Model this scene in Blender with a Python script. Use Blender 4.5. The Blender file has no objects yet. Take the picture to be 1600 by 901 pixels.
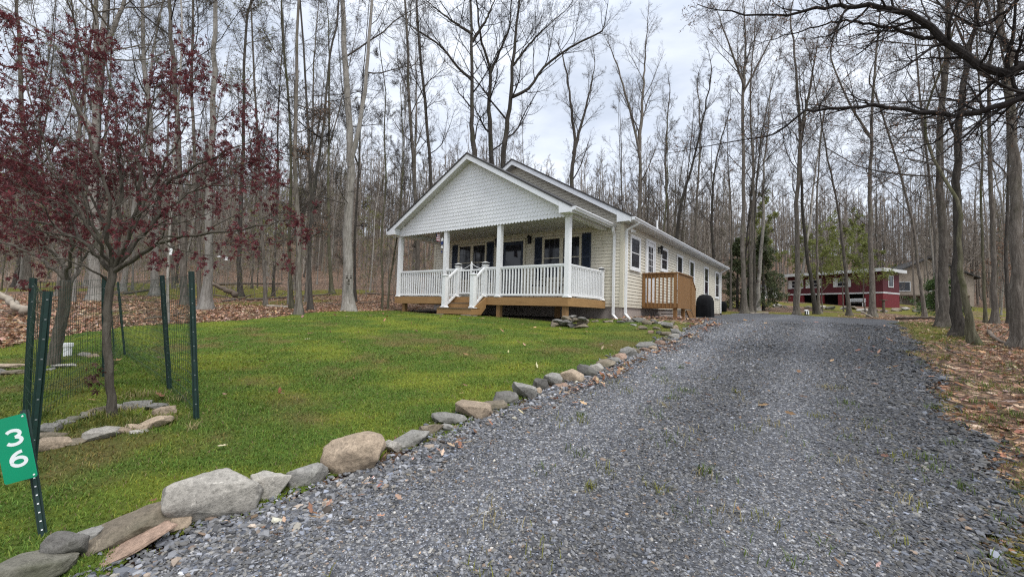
import bpy, math, random
import numpy as np
from mathutils import Matrix, Vector

sc = bpy.context.scene
COL = sc.collection
RNG = np.random.default_rng(7)
random.seed(7)
PI = math.pi

# ------------------------------------------------------------------ camera
# world origin = the photographer's eye, +Y = viewing direction, +Z up
W, H, F = 1600.0, 901.0, 670.9
CX, CY = 800.0, 450.5
R = np.array([[0.9995547640028629, -0.029837455641876502, 0.0],
              [-0.0016327156639308726, -0.05469597474168424, -0.9985017198716374],
              [0.029792750775007378, 0.9980571509627473, -0.054720338206029076]])
cam_d = bpy.data.cameras.new('camera')
cam = bpy.data.objects.new('camera', cam_d)
COL.objects.link(cam)
cam.matrix_world = Matrix(R.tolist()).to_4x4()
cam_d.sensor_width = 36.0
cam_d.lens = F / W * 36.0
cam_d.clip_start = 0.05
cam_d.clip_end = 1500
sc.camera = cam

A = np.array([-0.80549947, 0.592596493, 0.0])      # along the porch front, to the left
B = np.array([0.592596493, 0.80549947, 0.0])       # along the side wall, to the back
O = np.array([1.53233381, 11.99293243, 0.45753263])  # deck corner

def ray(px, py):
    return R @ np.array([px - CX, CY - py, -F]) / F

def at_y(px, py, y):
    r = ray(px, py)
    return r * (y / r[1])

def uv(x, y):
    dx, dy = x - O[0], y - O[1]
    return dx * A[0] + dy * A[1], dx * B[0] + dy * B[1]

def xy(u, v):
    return O[0] + u * A[0] + v * B[0], O[1] + u * A[1] + v * B[1]

# ------------------------------------------------------------------ terrain
def sstep(a, b, x):
    t = np.clip((x - a) / (b - a), 0, 1)
    return t * t * (3 - 2 * t)

def wav(x, y, s, seed):
    r = np.random.default_rng(seed)
    out = 0
    for i in range(5):
        a, p, q = r.uniform(0, 6.28, 3)
        k = (1.0 + 0.7 * i) / s
        out = out + np.sin((x * math.cos(a) + y * math.sin(a)) * k + p) / (1 + 0.5 * i)
    return out / 2.5

def terrain(x, y):
    x = np.asarray(x, float); y = np.asarray(y, float)
    u, v = uv(x, y)
    base = -1.55 + 0.12 * y
    plat = -0.17 + 0.018 * np.clip(v, 0, 15) + 0.034 * np.clip(v - 15, 0, 12)
    k = 0.12
    h = np.clip(0.5 + 0.5 * (plat - base) / k, 0, 1)
    z = plat * (1 - h) + base * h - k * h * (1 - h)
    y0 = 16 + 17 * sstep(-6, 4, x)
    s = np.log1p(np.exp(np.clip((y - y0) / 2.0, -40, 40))) * 2.0
    z = z + 0.085 * np.minimum(s, 150) + 0.23 * np.log1p(np.exp(np.clip((s - 38) / 6, -30, 30))) * 6
    z = np.minimum(z, 36 + 0.05 * (z - 36))
    far = sstep(8, 30, np.hypot(x, y))
    z = z + 0.02 * wav(x, y, 1.6, 3) + far * (0.10 * wav(x, y, 4.0, 4) * (s > 0.5)) + sstep(60, 140, y) * 3 * wav(x, y, 30, 9)
    z = z - 0.20 * np.exp(-((u - 0.0) / 1.5) ** 2 - ((v + 0.9) / 1.3) ** 2)   # the lawn falls away at the porch corner
    return z

def gp(px, py):
    r = ray(px, py)
    t = 0.8
    prev = t
    while t < 400:
        p = r * t
        if p[2] < terrain(p[0], p[1]):
            lo, hi = prev, t
            for _ in range(30):
                m = (lo + hi) / 2
                p = r * m
                if p[2] < terrain(p[0], p[1]): hi = m
                else: lo = m
            return r * hi
        prev = t
        t *= 1.01
    return r * 60

def inside(poly, x, y):
    poly = np.asarray(poly)
    x = np.asarray(x); y = np.asarray(y)
    res = np.zeros(x.shape, bool)
    n = len(poly)
    for i in range(n):
        x1, y1 = poly[i]; x2, y2 = poly[(i + 1) % n]
        c = ((y1 > y) != (y2 > y))
        with np.errstate(divide='ignore', invalid='ignore'):
            xi = (x2 - x1) * (y - y1) / (y2 - y1 + 1e-12) + x1
        res ^= c & (x < xi)
    return res

# ------------------------------------------------------------------ scene graph helpers
def tag(o, label=None, cat=None, group=None, kind=None):
    if label: o['label'] = label
    if cat: o['category'] = cat
    if group: o['group'] = group
    if kind: o['kind'] = kind
    return o

def empty(name, loc=(0, 0, 0), rz=0.0, label=None, cat=None, group=None):
    o = bpy.data.objects.new(name, None)
    COL.objects.link(o)
    o.location = [float(c) for c in loc]
    o.rotation_euler = (0, 0, rz)
    o.empty_display_size = 0.2
    return tag(o, label, cat, group)

def link(name, me, mats, parent=None, loc=None):
    o = bpy.data.objects.new(name, me)
    COL.objects.link(o)
    if mats is not None:
        if not isinstance(mats, (list, tuple)): mats = [mats]
        if len(me.materials) == 0:
            for m in mats: me.materials.append(m)
    if parent is not None: o.parent = parent
    if loc is not None: o.location = [float(c) for c in loc]
    return o

def np_mesh(name, verts, faces, smooth=False, mat_idx=None, cols=None):
    """verts (N,3); faces (M,k) array, or list of arrays"""
    if not isinstance(faces, list): faces = [faces]
    faces = [f for f in faces if len(f)]
    me = bpy.data.meshes.new(name)
    verts = np.asarray(verts, np.float32)
    me.vertices.add(len(verts))
    me.vertices.foreach_set('co', verts.ravel())
    idx = np.concatenate([f.ravel() for f in faces]).astype(np.int32)
    tot = np.concatenate([np.full(len(f), f.shape[1]) for f in faces]).astype(np.int32)
    st = np.concatenate([[0], np.cumsum(tot)[:-1]]).astype(np.int32)
    me.loops.add(len(idx))
    me.loops.foreach_set('vertex_index', idx)
    me.polygons.add(len(tot))
    me.polygons.foreach_set('loop_start', st)
    me.polygons.foreach_set('loop_total', tot)
    if mat_idx is not None:
        me.polygons.foreach_set('material_index', np.asarray(mat_idx, np.int32))
    me.update(calc_edges=True)
    me.polygons.foreach_set('use_smooth', np.full(len(tot), smooth))
    if cols is not None:
        at = me.attributes.new('tint', 'FLOAT_COLOR', 'POINT')
        c = np.ones((len(verts), 4), np.float32)
        c[:, :3] = cols
        at.data.foreach_set('color', c.ravel())
    return me

class MB:
    def __init__(s):
        s.v = []; s.f = []; s.m = []
    def add(s, vs, fs, m=0):
        b = len(s.v)
        s.v += [tuple(map(float, p)) for p in vs]
        for f in fs:
            s.f.append([b + i for i in f]); s.m.append(m)
        return s
    def box(s, x0, x1, y0, y1, z0, z1, m=0):
        x0, x1 = sorted((x0, x1)); y0, y1 = sorted((y0, y1)); z0, z1 = sorted((z0, z1))
        return s.add([(x0, y0, z0), (x1, y0, z0), (x1, y1, z0), (x0, y1, z0), (x0, y0, z1), (x1, y0, z1), (x1, y1, z1), (x0, y1, z1)],
                     [(3, 2, 1, 0), (4, 5, 6, 7), (0, 1, 5, 4), (1, 2, 6, 5), (2, 3, 7, 6), (3, 0, 4, 7)], m)
    def bar(s, p, q, w, d=None, m=0, up=(0, 0, 1)):
        """rectangular bar from p to q, w across, d along 'up'"""
        d = d or w
        p = np.array(p, float); q = np.array(q, float)
        t = q - p; t /= np.linalg.norm(t)
        up = np.array(up, float)
        if abs(t @ up) > 0.99: up = np.array([1.0, 0, 0])
        a = np.cross(t, up); a /= np.linalg.norm(a)
        b = np.cross(a, t)
        vs = []
        for c in (p, q):
            for i, j in ((-1, -1), (1, -1), (1, 1), (-1, 1)):
                vs.append(c + a * w / 2 * i + b * d / 2 * j)
        return s.add(vs, [(0, 1, 2, 3), (7, 6, 5, 4), (1, 0, 4, 5), (2, 1, 5, 6), (3, 2, 6, 7), (0, 3, 7, 4)], m)
    def tube(s, pts, rad, n=8, m=0, cap=True):
        pts = np.array(pts, float)
        rad = np.full(len(pts), rad) if np.isscalar(rad) else np.array(rad)
        tn = np.gradient(pts, axis=0) if len(pts) > 2 else np.array([pts[1] - pts[0]] * 2)
        tn /= np.linalg.norm(tn, axis=1)[:, None]
        ref = np.eye(3)[np.argmin(np.abs(tn).max(axis=0))]
        vs = []
        for c, t, r in zip(pts, tn, rad):
            a = np.cross(t, ref); a /= np.linalg.norm(a); b = np.cross(t, a)
            for k in range(n):
                th = 2 * PI * k / n
                vs.append(c + r * (a * math.cos(th) + b * math.sin(th)))
        fs = []
        for i in range(len(pts) - 1):
            for k in range(n):
                fs.append((i * n + k, i * n + (k + 1) % n, (i + 1) * n + (k + 1) % n, (i + 1) * n + k))
        if cap:
            fs.append(tuple(range(n))[::-1]); fs.append(tuple((len(pts) - 1) * n + k for k in range(n)))
        return s.add(vs, fs, m)
    def prism(s, poly, axis, a0, a1, m=0):
        """extrude a 2D polygon along axis ('x','y','z')"""
        def P(p, a):
            return {'x': (a, p[0], p[1]), 'y': (p[0], a, p[1]), 'z': (p[0], p[1], a)}[axis]
        n = len(poly)
        vs = [P(p, a0) for p in poly] + [P(p, a1) for p in poly]
        fs = [tuple(range(n)), tuple(range(2 * n - 1, n - 1, -1))]
        fs += [((i + 1) % n, i, n + i, n + (i + 1) % n) for i in range(n)]
        return s.add(vs, fs, m)
    def lathe(s, prof, c=(0, 0, 0), n=16, m=0):
        vs = []; fs = []
        for r, z in prof:
            for k in range(n):
                th = 2 * PI * k / n
                vs.append((c[0] + r * math.cos(th), c[1] + r * math.sin(th), c[2] + z))
        for i in range(len(prof) - 1):
            for k in range(n):
                fs.append((i * n + k, i * n + (k + 1) % n, (i + 1) * n + (k + 1) % n, (i + 1) * n + k))
        fs.append(tuple(range(n))[::-1]); fs.append(tuple((len(prof) - 1) * n + k for k in range(n)))
        return s.add(vs, fs, m)
    def build(s, name, mats, parent=None, loc=None, smooth=False, bevel=0.0, fix=True):
        me = bpy.data.meshes.new(name)
        assert max(max(f) for f in s.f) < len(s.v), name
        me.from_pydata(s.v, [], s.f)
        if fix:
            import bmesh
            bm = bmesh.new(); bm.from_mesh(me)
            bmesh.ops.recalc_face_normals(bm, faces=bm.faces)
            bm.to_mesh(me); bm.free()
        if not isinstance(mats, (list, tuple)): mats = [mats]
        for mm in mats: me.materials.append(mm)
        me.polygons.foreach_set('material_index', s.m)
        if smooth: me.polygons.foreach_set('use_smooth', [True] * len(s.f))
        me.update()
        o = link(name, me, None, parent, loc)
        if bevel:
            md = o.modifiers.new('bevel', 'BEVEL'); md.width = bevel; md.segments = 2; md.limit_method = 'ANGLE'
        return o

def copy_thing(o, loc, rz, scale=None, label=None, group=None):
    c = o.copy(); COL.objects.link(c)
    c.location = [float(k) for k in loc]; c.rotation_euler = (o.rotation_euler[0], o.rotation_euler[1], rz)
    if scale is not None: c.scale = scale
    if label: c['label'] = label
    if group: c['group'] = group
    for ch in list(o.children):
        d = ch.copy(); COL.objects.link(d); d.parent = c
        for g in list(ch.children):
            e = g.copy(); COL.objects.link(e); e.parent = d
    return c

# ------------------------------------------------------------------ materials
class NT:
    def __init__(s, name):
        s.mat = bpy.data.materials.new(name); s.mat.use_nodes = True
        s.t = s.mat.node_tree; s.n = s.t.nodes; s.l = s.t.links
        s.b = s.n['Principled BSDF']
        s.b.inputs['Roughness'].default_value = 0.8
    def new(s, t, **kw):
        n = s.n.new(t)
        for k, v in kw.items(): setattr(n, k, v)
        return n
    def coord(s, which='Object', scale=(1, 1, 1)):
        tc = s.new('ShaderNodeTexCoord'); mp = s.new('ShaderNodeMapping')
        mp.inputs['Scale'].default_value = scale
        s.l.new(tc.outputs[which], mp.inputs['Vector'])
        return mp.outputs['Vector']
    def noise(s, vec, scale, detail=4, rough=0.55, dist=0.0):
        n = s.new('ShaderNodeTexNoise')
        n.inputs['Scale'].default_value = scale; n.inputs['Detail'].default_value = detail
        n.inputs['Roughness'].default_value = rough; n.inputs['Distortion'].default_value = dist
        s.l.new(vec, n.inputs['Vector'])
        return n.outputs['Fac']
    def ramp(s, fac, stops):
        n = s.new('ShaderNodeValToRGB'); e = n.color_ramp.elements
        while len(e) < len(stops): e.new(0.5)
        for k, (p, c) in zip(e, stops):
            k.position = p; k.color = (*c, 1) if not np.isscalar(c) else (c, c, c, 1)
        s.l.new(fac, n.inputs['Fac'])
        return n.outputs['Color']
    def mix(s, fac, a, b, mode='MIX'):
        n = s.new('ShaderNodeMix', data_type='RGBA', blend_type=mode)
        for i, x in ((0, fac), (6, a), (7, b)):
            if hasattr(x, 'links'): s.l.new(x, n.inputs[i])
            elif i == 0: n.inputs[0].default_value = x
            else: n.inputs[i].default_value = (*x, 1) if not np.isscalar(x) else (x, x, x, 1)
        return n.outputs[2]
    def math(s, op, a, b=0.0):
        n = s.new('ShaderNodeMath', operation=op)
        for i, x in enumerate((a, b)):
            if hasattr(x, 'links'): s.l.new(x, n.inputs[i])
            else: n.inputs[i].default_value = x
        return n.outputs[0]
    def color(s, c):
        if hasattr(c, 'links'): s.l.new(c, s.b.inputs['Base Color'])
        else: s.b.inputs['Base Color'].default_value = (*c, 1)
        return s
    def bump(s, h, strength=0.5, dist=0.02):
        n = s.new('ShaderNodeBump'); n.inputs['Strength'].default_value = strength; n.inputs['Distance'].default_value = dist
        s.l.new(h, n.inputs['Height']); s.l.new(n.outputs[0], s.b.inputs['Normal'])
        return s
    def attr(s, name):
        n = s.new('ShaderNodeAttribute'); n.attribute_name = name
        return n.outputs['Color']
    def rand(s):
        return s.new('ShaderNodeObjectInfo').outputs['Random']
    def rough(s, r, spec=None):
        s.b.inputs['Roughness'].default_value = r
        if spec is not None: s.b.inputs['Specular IOR Level'].default_value = spec
        return s

def sc3(c, k): return tuple(min(1, x * k) for x in c)

def plain(name, c, rough=0.6, var=0.12, scale=6.0, bump=0.0, spec=0.4, stretch=(1, 1, 1)):
    t = NT(name); v = t.coord(scale=stretch)
    n = t.noise(v, scale, 5, 0.6)
    t.color(t.ramp(n, [(0.3, sc3(c, 1 - var)), (0.7, sc3(c, 1 + var))]))
    t.rough(rough, spec)
    if bump: t.bump(t.noise(v, scale * 4, 4), bump, 0.01)
    return t.mat

def wood(name, c, var=0.35, axis=0, rough=0.75):
    t = NT(name); s = [14, 14, 14]; s[axis] = 0.9
    v = t.coord(scale=tuple(s))
    n = t.noise(v, 1.6, 6, 0.65, 0.6)
    v2 = t.coord()
    n2 = t.noise(v2, 1.3, 3)
    col = t.ramp(n, [(0.25, sc3(c, 1 - var)), (0.55, c), (0.8, sc3(c, 1 + var * 0.6))])
    col = t.mix(t.math('MULTIPLY', n2, 0.5), col, sc3(c, 0.6))
    t.color(col); t.rough(rough, 0.3); t.bump(n, 0.25, 0.006)
    return t.mat

MAT = {}
MAT['white'] = plain('white_vinyl', (0.79, 0.79, 0.78), 0.45, 0.06, 1.4)
MAT['white_trim'] = plain('white_trim', (0.74, 0.75, 0.76), 0.5, 0.05, 2.0)
MAT['shake'] = plain('white_shake', (0.77, 0.775, 0.78), 0.6, 0.06, 1.2)
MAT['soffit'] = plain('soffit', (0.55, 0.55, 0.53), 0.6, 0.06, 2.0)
def siding_mat():
    t = NT('beige_siding'); v = t.coord()
    n = t.noise(t.coord(scale=(5, 5, 0.5)), 1.3, 5, 0.6); n2 = t.noise(v, 0.7, 3)
    c = t.ramp(n, [(0.25, (0.62, 0.572, 0.465)), (0.7, (0.70, 0.65, 0.535))])
    # mud splash along the lowest courses
    sx = t.new('ShaderNodeSeparateXYZ'); t.l.new(v, sx.inputs[0])
    d = t.math('ADD', sx.outputs[2], t.math('MULTIPLY', t.noise(v, 3, 5, 0.7), 0.55))
    c = t.mix(t.ramp(d, [(0.0, 0.5), (0.42, 0.0)]), c, (0.36, 0.31, 0.235))
    c = t.mix(t.math('MULTIPLY', n2, 0.14), c, (0.50, 0.46, 0.36))
    t.color(c); t.rough(0.55, 0.4); t.bump(t.noise(v, 2.2, 2), 0.12, 0.02)
    return t.mat
MAT['siding'] = siding_mat()
MAT['cornerb'] = plain('beige_trim', (0.62, 0.57, 0.45), 0.55, 0.04, 2.0)
MAT['gablesiding'] = MAT['siding']
MAT['navy'] = plain('navy_shutter', (0.022, 0.032, 0.055), 0.5, 0.1, 4.0)
MAT['black'] = plain('black_metal', (0.012, 0.012, 0.013), 0.45, 0.1, 5.0)
MAT['cover'] = plain('black_cover', (0.006, 0.006, 0.007), 0.85, 0.3, 5.0, bump=0.5, spec=0.2)
MAT['concrete'] = plain('foundation', (0.33, 0.28, 0.245), 0.9, 0.18, 2.2, bump=0.3)
MAT['deckwood'] = wood('deck_fascia_wood', (0.36, 0.205, 0.085), 0.3, 0)
MAT['deckwood_y'] = wood('deck_fascia_wood_side', (0.38, 0.22, 0.09), 0.3, 1)
MAT['postwood'] = wood('deck_post_wood', (0.30, 0.17, 0.075), 0.3, 2)
MAT['steptread'] = wood('weathered_tread', (0.17, 0.12, 0.075), 0.35, 0)
MAT['stain'] = wood('brown_stained_wood', (0.29, 0.15, 0.055), 0.25, 2, 0.6)
MAT['stain_y'] = wood('brown_stained_rail', (0.28, 0.145, 0.053), 0.25, 1, 0.6)
MAT['stain_x'] = wood('brown_stained_board', (0.28, 0.145, 0.053), 0.25, 0, 0.6)
MAT['greenpost'] = plain('green_post', (0.005, 0.024, 0.018), 0.5, 0.25, 30.0)
MAT['galv'] = plain('galvanised', (0.16, 0.18, 0.17), 0.5, 0.2, 30.0)
MAT['wire'] = plain('green_wire', (0.010, 0.035, 0.022), 0.5, 0.1, 30.0)
MAT['signgreen'] = plain('sign_green', (0.003, 0.27, 0.135), 0.35, 0.05, 4.0)
MAT['signwhite'] = plain('sign_white', (0.80, 0.82, 0.82), 0.4, 0.03, 4.0)
MAT['pvc'] = plain('pvc', (0.82, 0.82, 0.80), 0.35, 0.03, 4.0)
MAT['redwall'] = plain('red_boards', (0.085, 0.013, 0.018), 0.7, 0.25, 3.0, stretch=(3, 3, .3))
MAT['redbright'] = plain('red_boards_bright', (0.15, 0.016, 0.02), 0.7, 0.25, 3.0, stretch=(3, 3, .3))
MAT['roofwhite'] = plain('white_roof_edge', (0.56, 0.56, 0.55), 0.5, 0.06, 2.0)
MAT['dark'] = plain('dark_opening', (0.015, 0.013, 0.012), 0.9, 0.3, 2.0)
MAT['tanwall'] = plain('tan_wall', (0.34, 0.28, 0.22), 0.8, 0.12, 2.0)
MAT['red_cloth'] = plain('flag_red', (0.42, 0.10, 0.12), 0.8, 0.1, 8.0)
MAT['blue_cloth'] = plain('flag_blue', (0.03, 0.05, 0.16), 0.8, 0.1, 8.0)
MAT['deadwood'] = plain('dead_wood', (0.115, 0.088, 0.066), 0.95, 0.4, 6.0, bump=0.6)
MAT['paledead'] = plain('pale_dead_wood', (0.27, 0.23, 0.18), 0.95, 0.35, 6.0, bump=0.6)

def glass_mat():
    t = NT('dark_window_glass')
    v = t.coord(scale=(1, 1, 1))
    n = t.noise(v, 1.7, 2)
    t.color(t.ramp(n, [(0.35, (0.006, 0.007, 0.011)), (0.7, (0.022, 0.022, 0.032))]))
    t.rough(0.06, 0.5)
    return t.mat
MAT['glass'] = glass_mat()

def shingle_mat():
    t = NT('roof_shingles'); v = t.coord(scale=(1, 1, 1))
    br = t.new('ShaderNodeTexBrick')
    br.inputs['Scale'].default_value = 1.0
    br.inputs['Brick Width'].default_value = 0.33; br.inputs['Row Height'].default_value = 0.14
    br.inputs['Mortar Size'].default_value = 0.006
    br.inputs['Color1'].default_value = (0.075, 0.068, 0.062, 1); br.inputs['Color2'].default_value = (0.045, 0.042, 0.042, 1)
    br.inputs['Mortar'].default_value = (0.02, 0.02, 0.02, 1)
    sw = t.new('ShaderNodeSeparateXYZ'); cb = t.new('ShaderNodeCombineXYZ')
    t.l.new(v, sw.inputs[0]); t.l.new(sw.outputs[1], cb.inputs[0]); t.l.new(sw.outputs[0], cb.inputs[1])
    t.l.new(cb.outputs[0], br.inputs['Vector'])
    n = t.noise(v, 60, 3)
    t.color(t.mix(0.5, br.outputs['Color'], t.ramp(n, [(0.3, 0.03), (0.7, 0.1)]), 'MIX'))
    t.rough(0.95, 0.2); t.bump(br.outputs['Fac'], -0.4, 0.01)
    return t.mat
MAT['shingle'] = shingle_mat()

def bark_mat(name, dark, mid, light, lichen=0.25, moss=0.0):
    t = NT(name)
    v = t.coord(scale=(9, 9, 1.3))
    n = t.noise(v, 2.2, 7, 0.68, 0.7)
    col = t.ramp(n, [(0.28, dark), (0.5, mid), (0.74, light)])
    v2 = t.coord(scale=(1, 1, 0.6))
    n2 = t.noise(v2, 2.3, 5, 0.6)
    lich = t.ramp(n2, [(0.54, 0.0), (0.66, 1.0)])
    col = t.mix(t.math('MULTIPLY', lich, lichen), col, sc3(light, 1.35))
    if moss:
        n3 = t.noise(v2, 1.1, 5, 0.65)
        mm = t.ramp(n3, [(0.52, 0.0), (0.64, 1.0)])
        col = t.mix(t.math('MULTIPLY', mm, moss), col, (0.06, 0.075, 0.02))
    # per-tree variation
    k = t.math('ADD', t.math('MULTIPLY', t.rand(), 0.55), 0.72)
    mul = t.new('ShaderNodeVectorMath', operation='SCALE')
    t.l.new(col, mul.inputs[0]); t.l.new(k, mul.inputs['Scale'])
    t.color(mul.outputs[0]); t.rough(0.95, 0.15); t.bump(n, 0.9, 0.03)
    return t.mat
MAT['bark'] = bark_mat('grey_brown_bark', (0.045, 0.038, 0.031), (0.125, 0.107, 0.088), (0.235, 0.21, 0.178), 0.3, 0.3)
MAT['bark_pale'] = bark_mat('pale_grey_bark', (0.11, 0.10, 0.085), (0.25, 0.228, 0.198), (0.39, 0.365, 0.33), 0.3, 0.1)
MAT['bark_dark'] = bark_mat('dark_bark', (0.022, 0.019, 0.016), (0.06, 0.052, 0.044), (0.115, 0.103, 0.088), 0.35, 0.25)
MAT['bark_mossy'] = bark_mat('mossy_bark', (0.045, 0.04, 0.026), (0.10, 0.092, 0.06), (0.19, 0.175, 0.12), 0.3, 0.8)
MAT['twig'] = bark_mat('twigs', (0.042, 0.036, 0.031), (0.092, 0.079, 0.067), (0.16, 0.138, 0.118), 0.1)
MAT['twig_dark'] = bark_mat('dark_twigs', (0.014, 0.012, 0.011), (0.03, 0.026, 0.024), (0.055, 0.048, 0.043), 0.1)
MAT['twig_pale'] = bark_mat('pale_twigs', (0.07, 0.06, 0.05), (0.14, 0.122, 0.10), (0.22, 0.2, 0.17), 0.1)
MAT['mapbark'] = bark_mat('maple_bark', (0.05, 0.042, 0.033), (0.11, 0.095, 0.075), (0.19, 0.17, 0.14), 0.45, 0.4)

def leaf_mat(name, c1, c2, trans=0.35, rough=0.6):
    t = NT(name)
    g = t.new('ShaderNodeNewGeometry').outputs['Random Per Island']
    t.color(t.mix(g, c1, c2)); t.rough(rough, 0.3)
    tr = t.new('ShaderNodeBsdfTranslucent')
    t.l.new(t.mix(g, sc3(c1, 1.3), sc3(c2, 1.3)), tr.inputs['Color'])
    mx = t.new('ShaderNodeMixShader'); mx.inputs[0].default_value = trans
    t.l.new(t.b.outputs[0], mx.inputs[1]); t.l.new(tr.outputs[0], mx.inputs[2])
    t.l.new(mx.outputs[0], t.n['Material Output'].inputs['Surface'])
    return t.mat
MAT['redleaf'] = leaf_mat('dark_red_maple_leaf', (0.058, 0.018, 0.021), (0.165, 0.038, 0.042), 0.36)
MAT['bud'] = leaf_mat('reddish_buds', (0.13, 0.07, 0.045), (0.21, 0.13, 0.08), 0.3)
MAT['budgreen'] = leaf_mat('young_leaves', (0.13, 0.145, 0.035), (0.20, 0.19, 0.06), 0.4)
MAT['yellowgreen'] = leaf_mat('yellow_green_leaves', (0.12, 0.14, 0.038), (0.215, 0.225, 0.07), 0.4)
MAT['needle'] = leaf_mat('dark_needles', (0.055, 0.07, 0.034), (0.125, 0.145, 0.065), 0.3)
MAT['needle2'] = leaf_mat('green_needles', (0.04, 0.075, 0.024), (0.10, 0.15, 0.045), 0.2)
MAT['deadleaf'] = leaf_mat('withered_leaves', (0.05, 0.025, 0.018), (0.09, 0.04, 0.03), 0.2)

def tint_mat(name, rough=0.85, trans=0.0, spec=0.3, noise=0.0):
    t = NT(name)
    a = t.attr('tint')
    if noise:
        n = t.noise(t.coord(), 60, 3)
        a = t.mix(noise, a, t.ramp(n, [(0.3, 0.15), (0.7, 1.0)]), 'MULTIPLY')
    t.color(a); t.rough(rough, spec)
    if trans:
        tr = t.new('ShaderNodeBsdfTranslucent'); t.l.new(a, tr.inputs['Color'])
        mx = t.new('ShaderNodeMixShader'); mx.inputs[0].default_value = trans
        t.l.new(t.b.outputs[0], mx.inputs[1]); t.l.new(tr.outputs[0], mx.inputs[2])
        t.l.new(mx.outputs[0], t.n['Material Output'].inputs['Surface'])
    return t.mat
MAT['stone_chip'] = tint_mat('crushed_stone', 0.75, 0, 0.35)
MAT['leaf_litter'] = tint_mat('dry_leaves', 0.8, 0.15)
MAT['blade'] = tint_mat('grass_blades', 0.7, 0.3)

def rock_mat(name, c, var=0.4, moss=0.2):
    t = NT(name); v = t.coord()
    n = t.noise(v, 7, 8, 0.68, 0.3); n2 = t.noise(v, 2.4, 4); n3 = t.noise(v, 40, 5, 0.7)
    col = t.ramp(n, [(0.25, sc3(c, 1 - var)), (0.5, c), (0.75, sc3(c, 1 + var * 0.6))])
    n4 = t.noise(v, 14, 6, 0.75, 1.2)
    col = t.mix(t.ramp(n3, [(0.48, 0.0), (0.66, 0.65)]), col, sc3(c, 0.40))
    col = t.mix(t.ramp(n4, [(0.60, 0.0), (0.64, 0.8)]), col, sc3(c, 1.55))
    col = t.mix(t.ramp(n4, [(0.485, 0.0), (0.5, 0.75), (0.515, 0.0)]), col, sc3(c, 0.35))
    col = t.mix(t.math('MULTIPLY', t.ramp(n2, [(0.52, 0.0), (0.68, 1.0)]), moss), col, (0.055, 0.06, 0.03))
    k = t.math('ADD', t.math('MULTIPLY', t.rand(), 0.4), 0.8)
    mul = t.new('ShaderNodeVectorMath', operation='SCALE')
    t.l.new(col, mul.inputs[0]); t.l.new(k, mul.inputs['Scale'])
    t.color(mul.outputs[0]); t.rough(0.9, 0.25); t.bump(t.math('ADD', n, t.math('MULTIPLY', n3, 0.4)), 0.8, 0.025)
    return t.mat
ROCK = {'pale': rock_mat('pale_stone', (0.40, 0.37, 0.32), 0.35, 0.15), 'grey': rock_mat('grey_stone', (0.24, 0.228, 0.205), 0.4, 0.2),
        'dark': rock_mat('dark_stone', (0.135, 0.127, 0.113), 0.45, 0.35), 'tan': rock_mat('tan_stone', (0.36, 0.28, 0.20), 0.35, 0.1),
        'brown': rock_mat('brown_stone', (0.20, 0.165, 0.12), 0.4, 0.4), 'red': rock_mat('reddish_stone', (0.30, 0.205, 0.15), 0.35, 0.15),
        'mossy': rock_mat('mossy_stone', (0.17, 0.158, 0.125), 0.4, 0.8)}
CLOUD, SUN, EXPO = 0.85, 1.4, 0.85
# ------------------------------------------------------------------ ground regions
def drive_left(v):
    e = -3.22 + 0.0 * v
    e = e + 1.5 * sstep(2.2, 6.0, v) + 0.85 * sstep(6.0, 7.5, v)
    return e + 0.06 * np.sin(v * 3.1) + 0.04 * np.sin(v * 7.7)
def drive_right(v):
    e = -6.55 - 0.055 * (v + 11) + 0.0 * v
    e = e - 0.5 * sstep(6, 14, v) + 4.5 * sstep(14.5, 21.5, v) ** 1.5
    return e + 0.10 * np.sin(v * 1.7 + 1) + 0.08 * np.sin(v * 4.3)
def in_drive(x, y):
    u, v = uv(x, y)
    return (u < drive_left(v)) & (u > drive_right(v)) & (v < 21.5) & (v > -14)

lb = [gp(-200, 575), gp(0, 546), gp(60, 531), gp(200, 512), gp(330, 504), gp(450, 494)]
LAWN = [(-13.5, -0.5)] + [(-13.0, 6.5)] + [(p[0], p[1]) for p in lb[1:]] + [(-5.0, 12.6), (-4.75, 14.6), (-4.45, 16.6)]
LAWN += [xy(7.35, 0.15), xy(0.0, 0.15), xy(-0.3, 1.9), xy(-1.2, 2.1), xy(-2.2, 2.0), xy(-3.0, 1.7), xy(-3.2, 0.0), xy(-3.1, -11.5), (-3.6, -0.5)]
def in_lawn(x, y):
    j = 0.10 * wav(x, y, 0.35, 21)
    return inside(LAWN, x + j, y - j)

def lawn_edge_soft(x, y, f, d):
    a = 0
    for dx, dy in ((d, 0), (-d, 0), (0, d), (0, -d)):
        a = a + f(x + dx, y + dy)
    return a / 4.0

# base terrain: one polar sheet out to the horizon
rr = np.concatenate([[0.02], np.geomspace(0.6, 420, 190)])
th = np.linspace(0, 2 * PI, 361)[:-1]
X = rr[:, None] * np.sin(th)[None]; Y = rr[:, None] * np.cos(th)[None]
Z = terrain(X, Y)
core = (lawn_edge_soft(X, Y, in_lawn, 0.35) > 0.9) | (lawn_edge_soft(X, Y, in_drive, 0.35) > 0.9)
Z = Z - 0.09 * core
nr, nt = X.shape
idx = np.arange(nr * nt).reshape(nr, nt)
q = np.stack([idx[:-1], np.roll(idx, -1, 1)[:-1], np.roll(idx, -1, 1)[1:], idx[1:]], -1).reshape(-1, 4)[:, ::-1]

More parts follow.
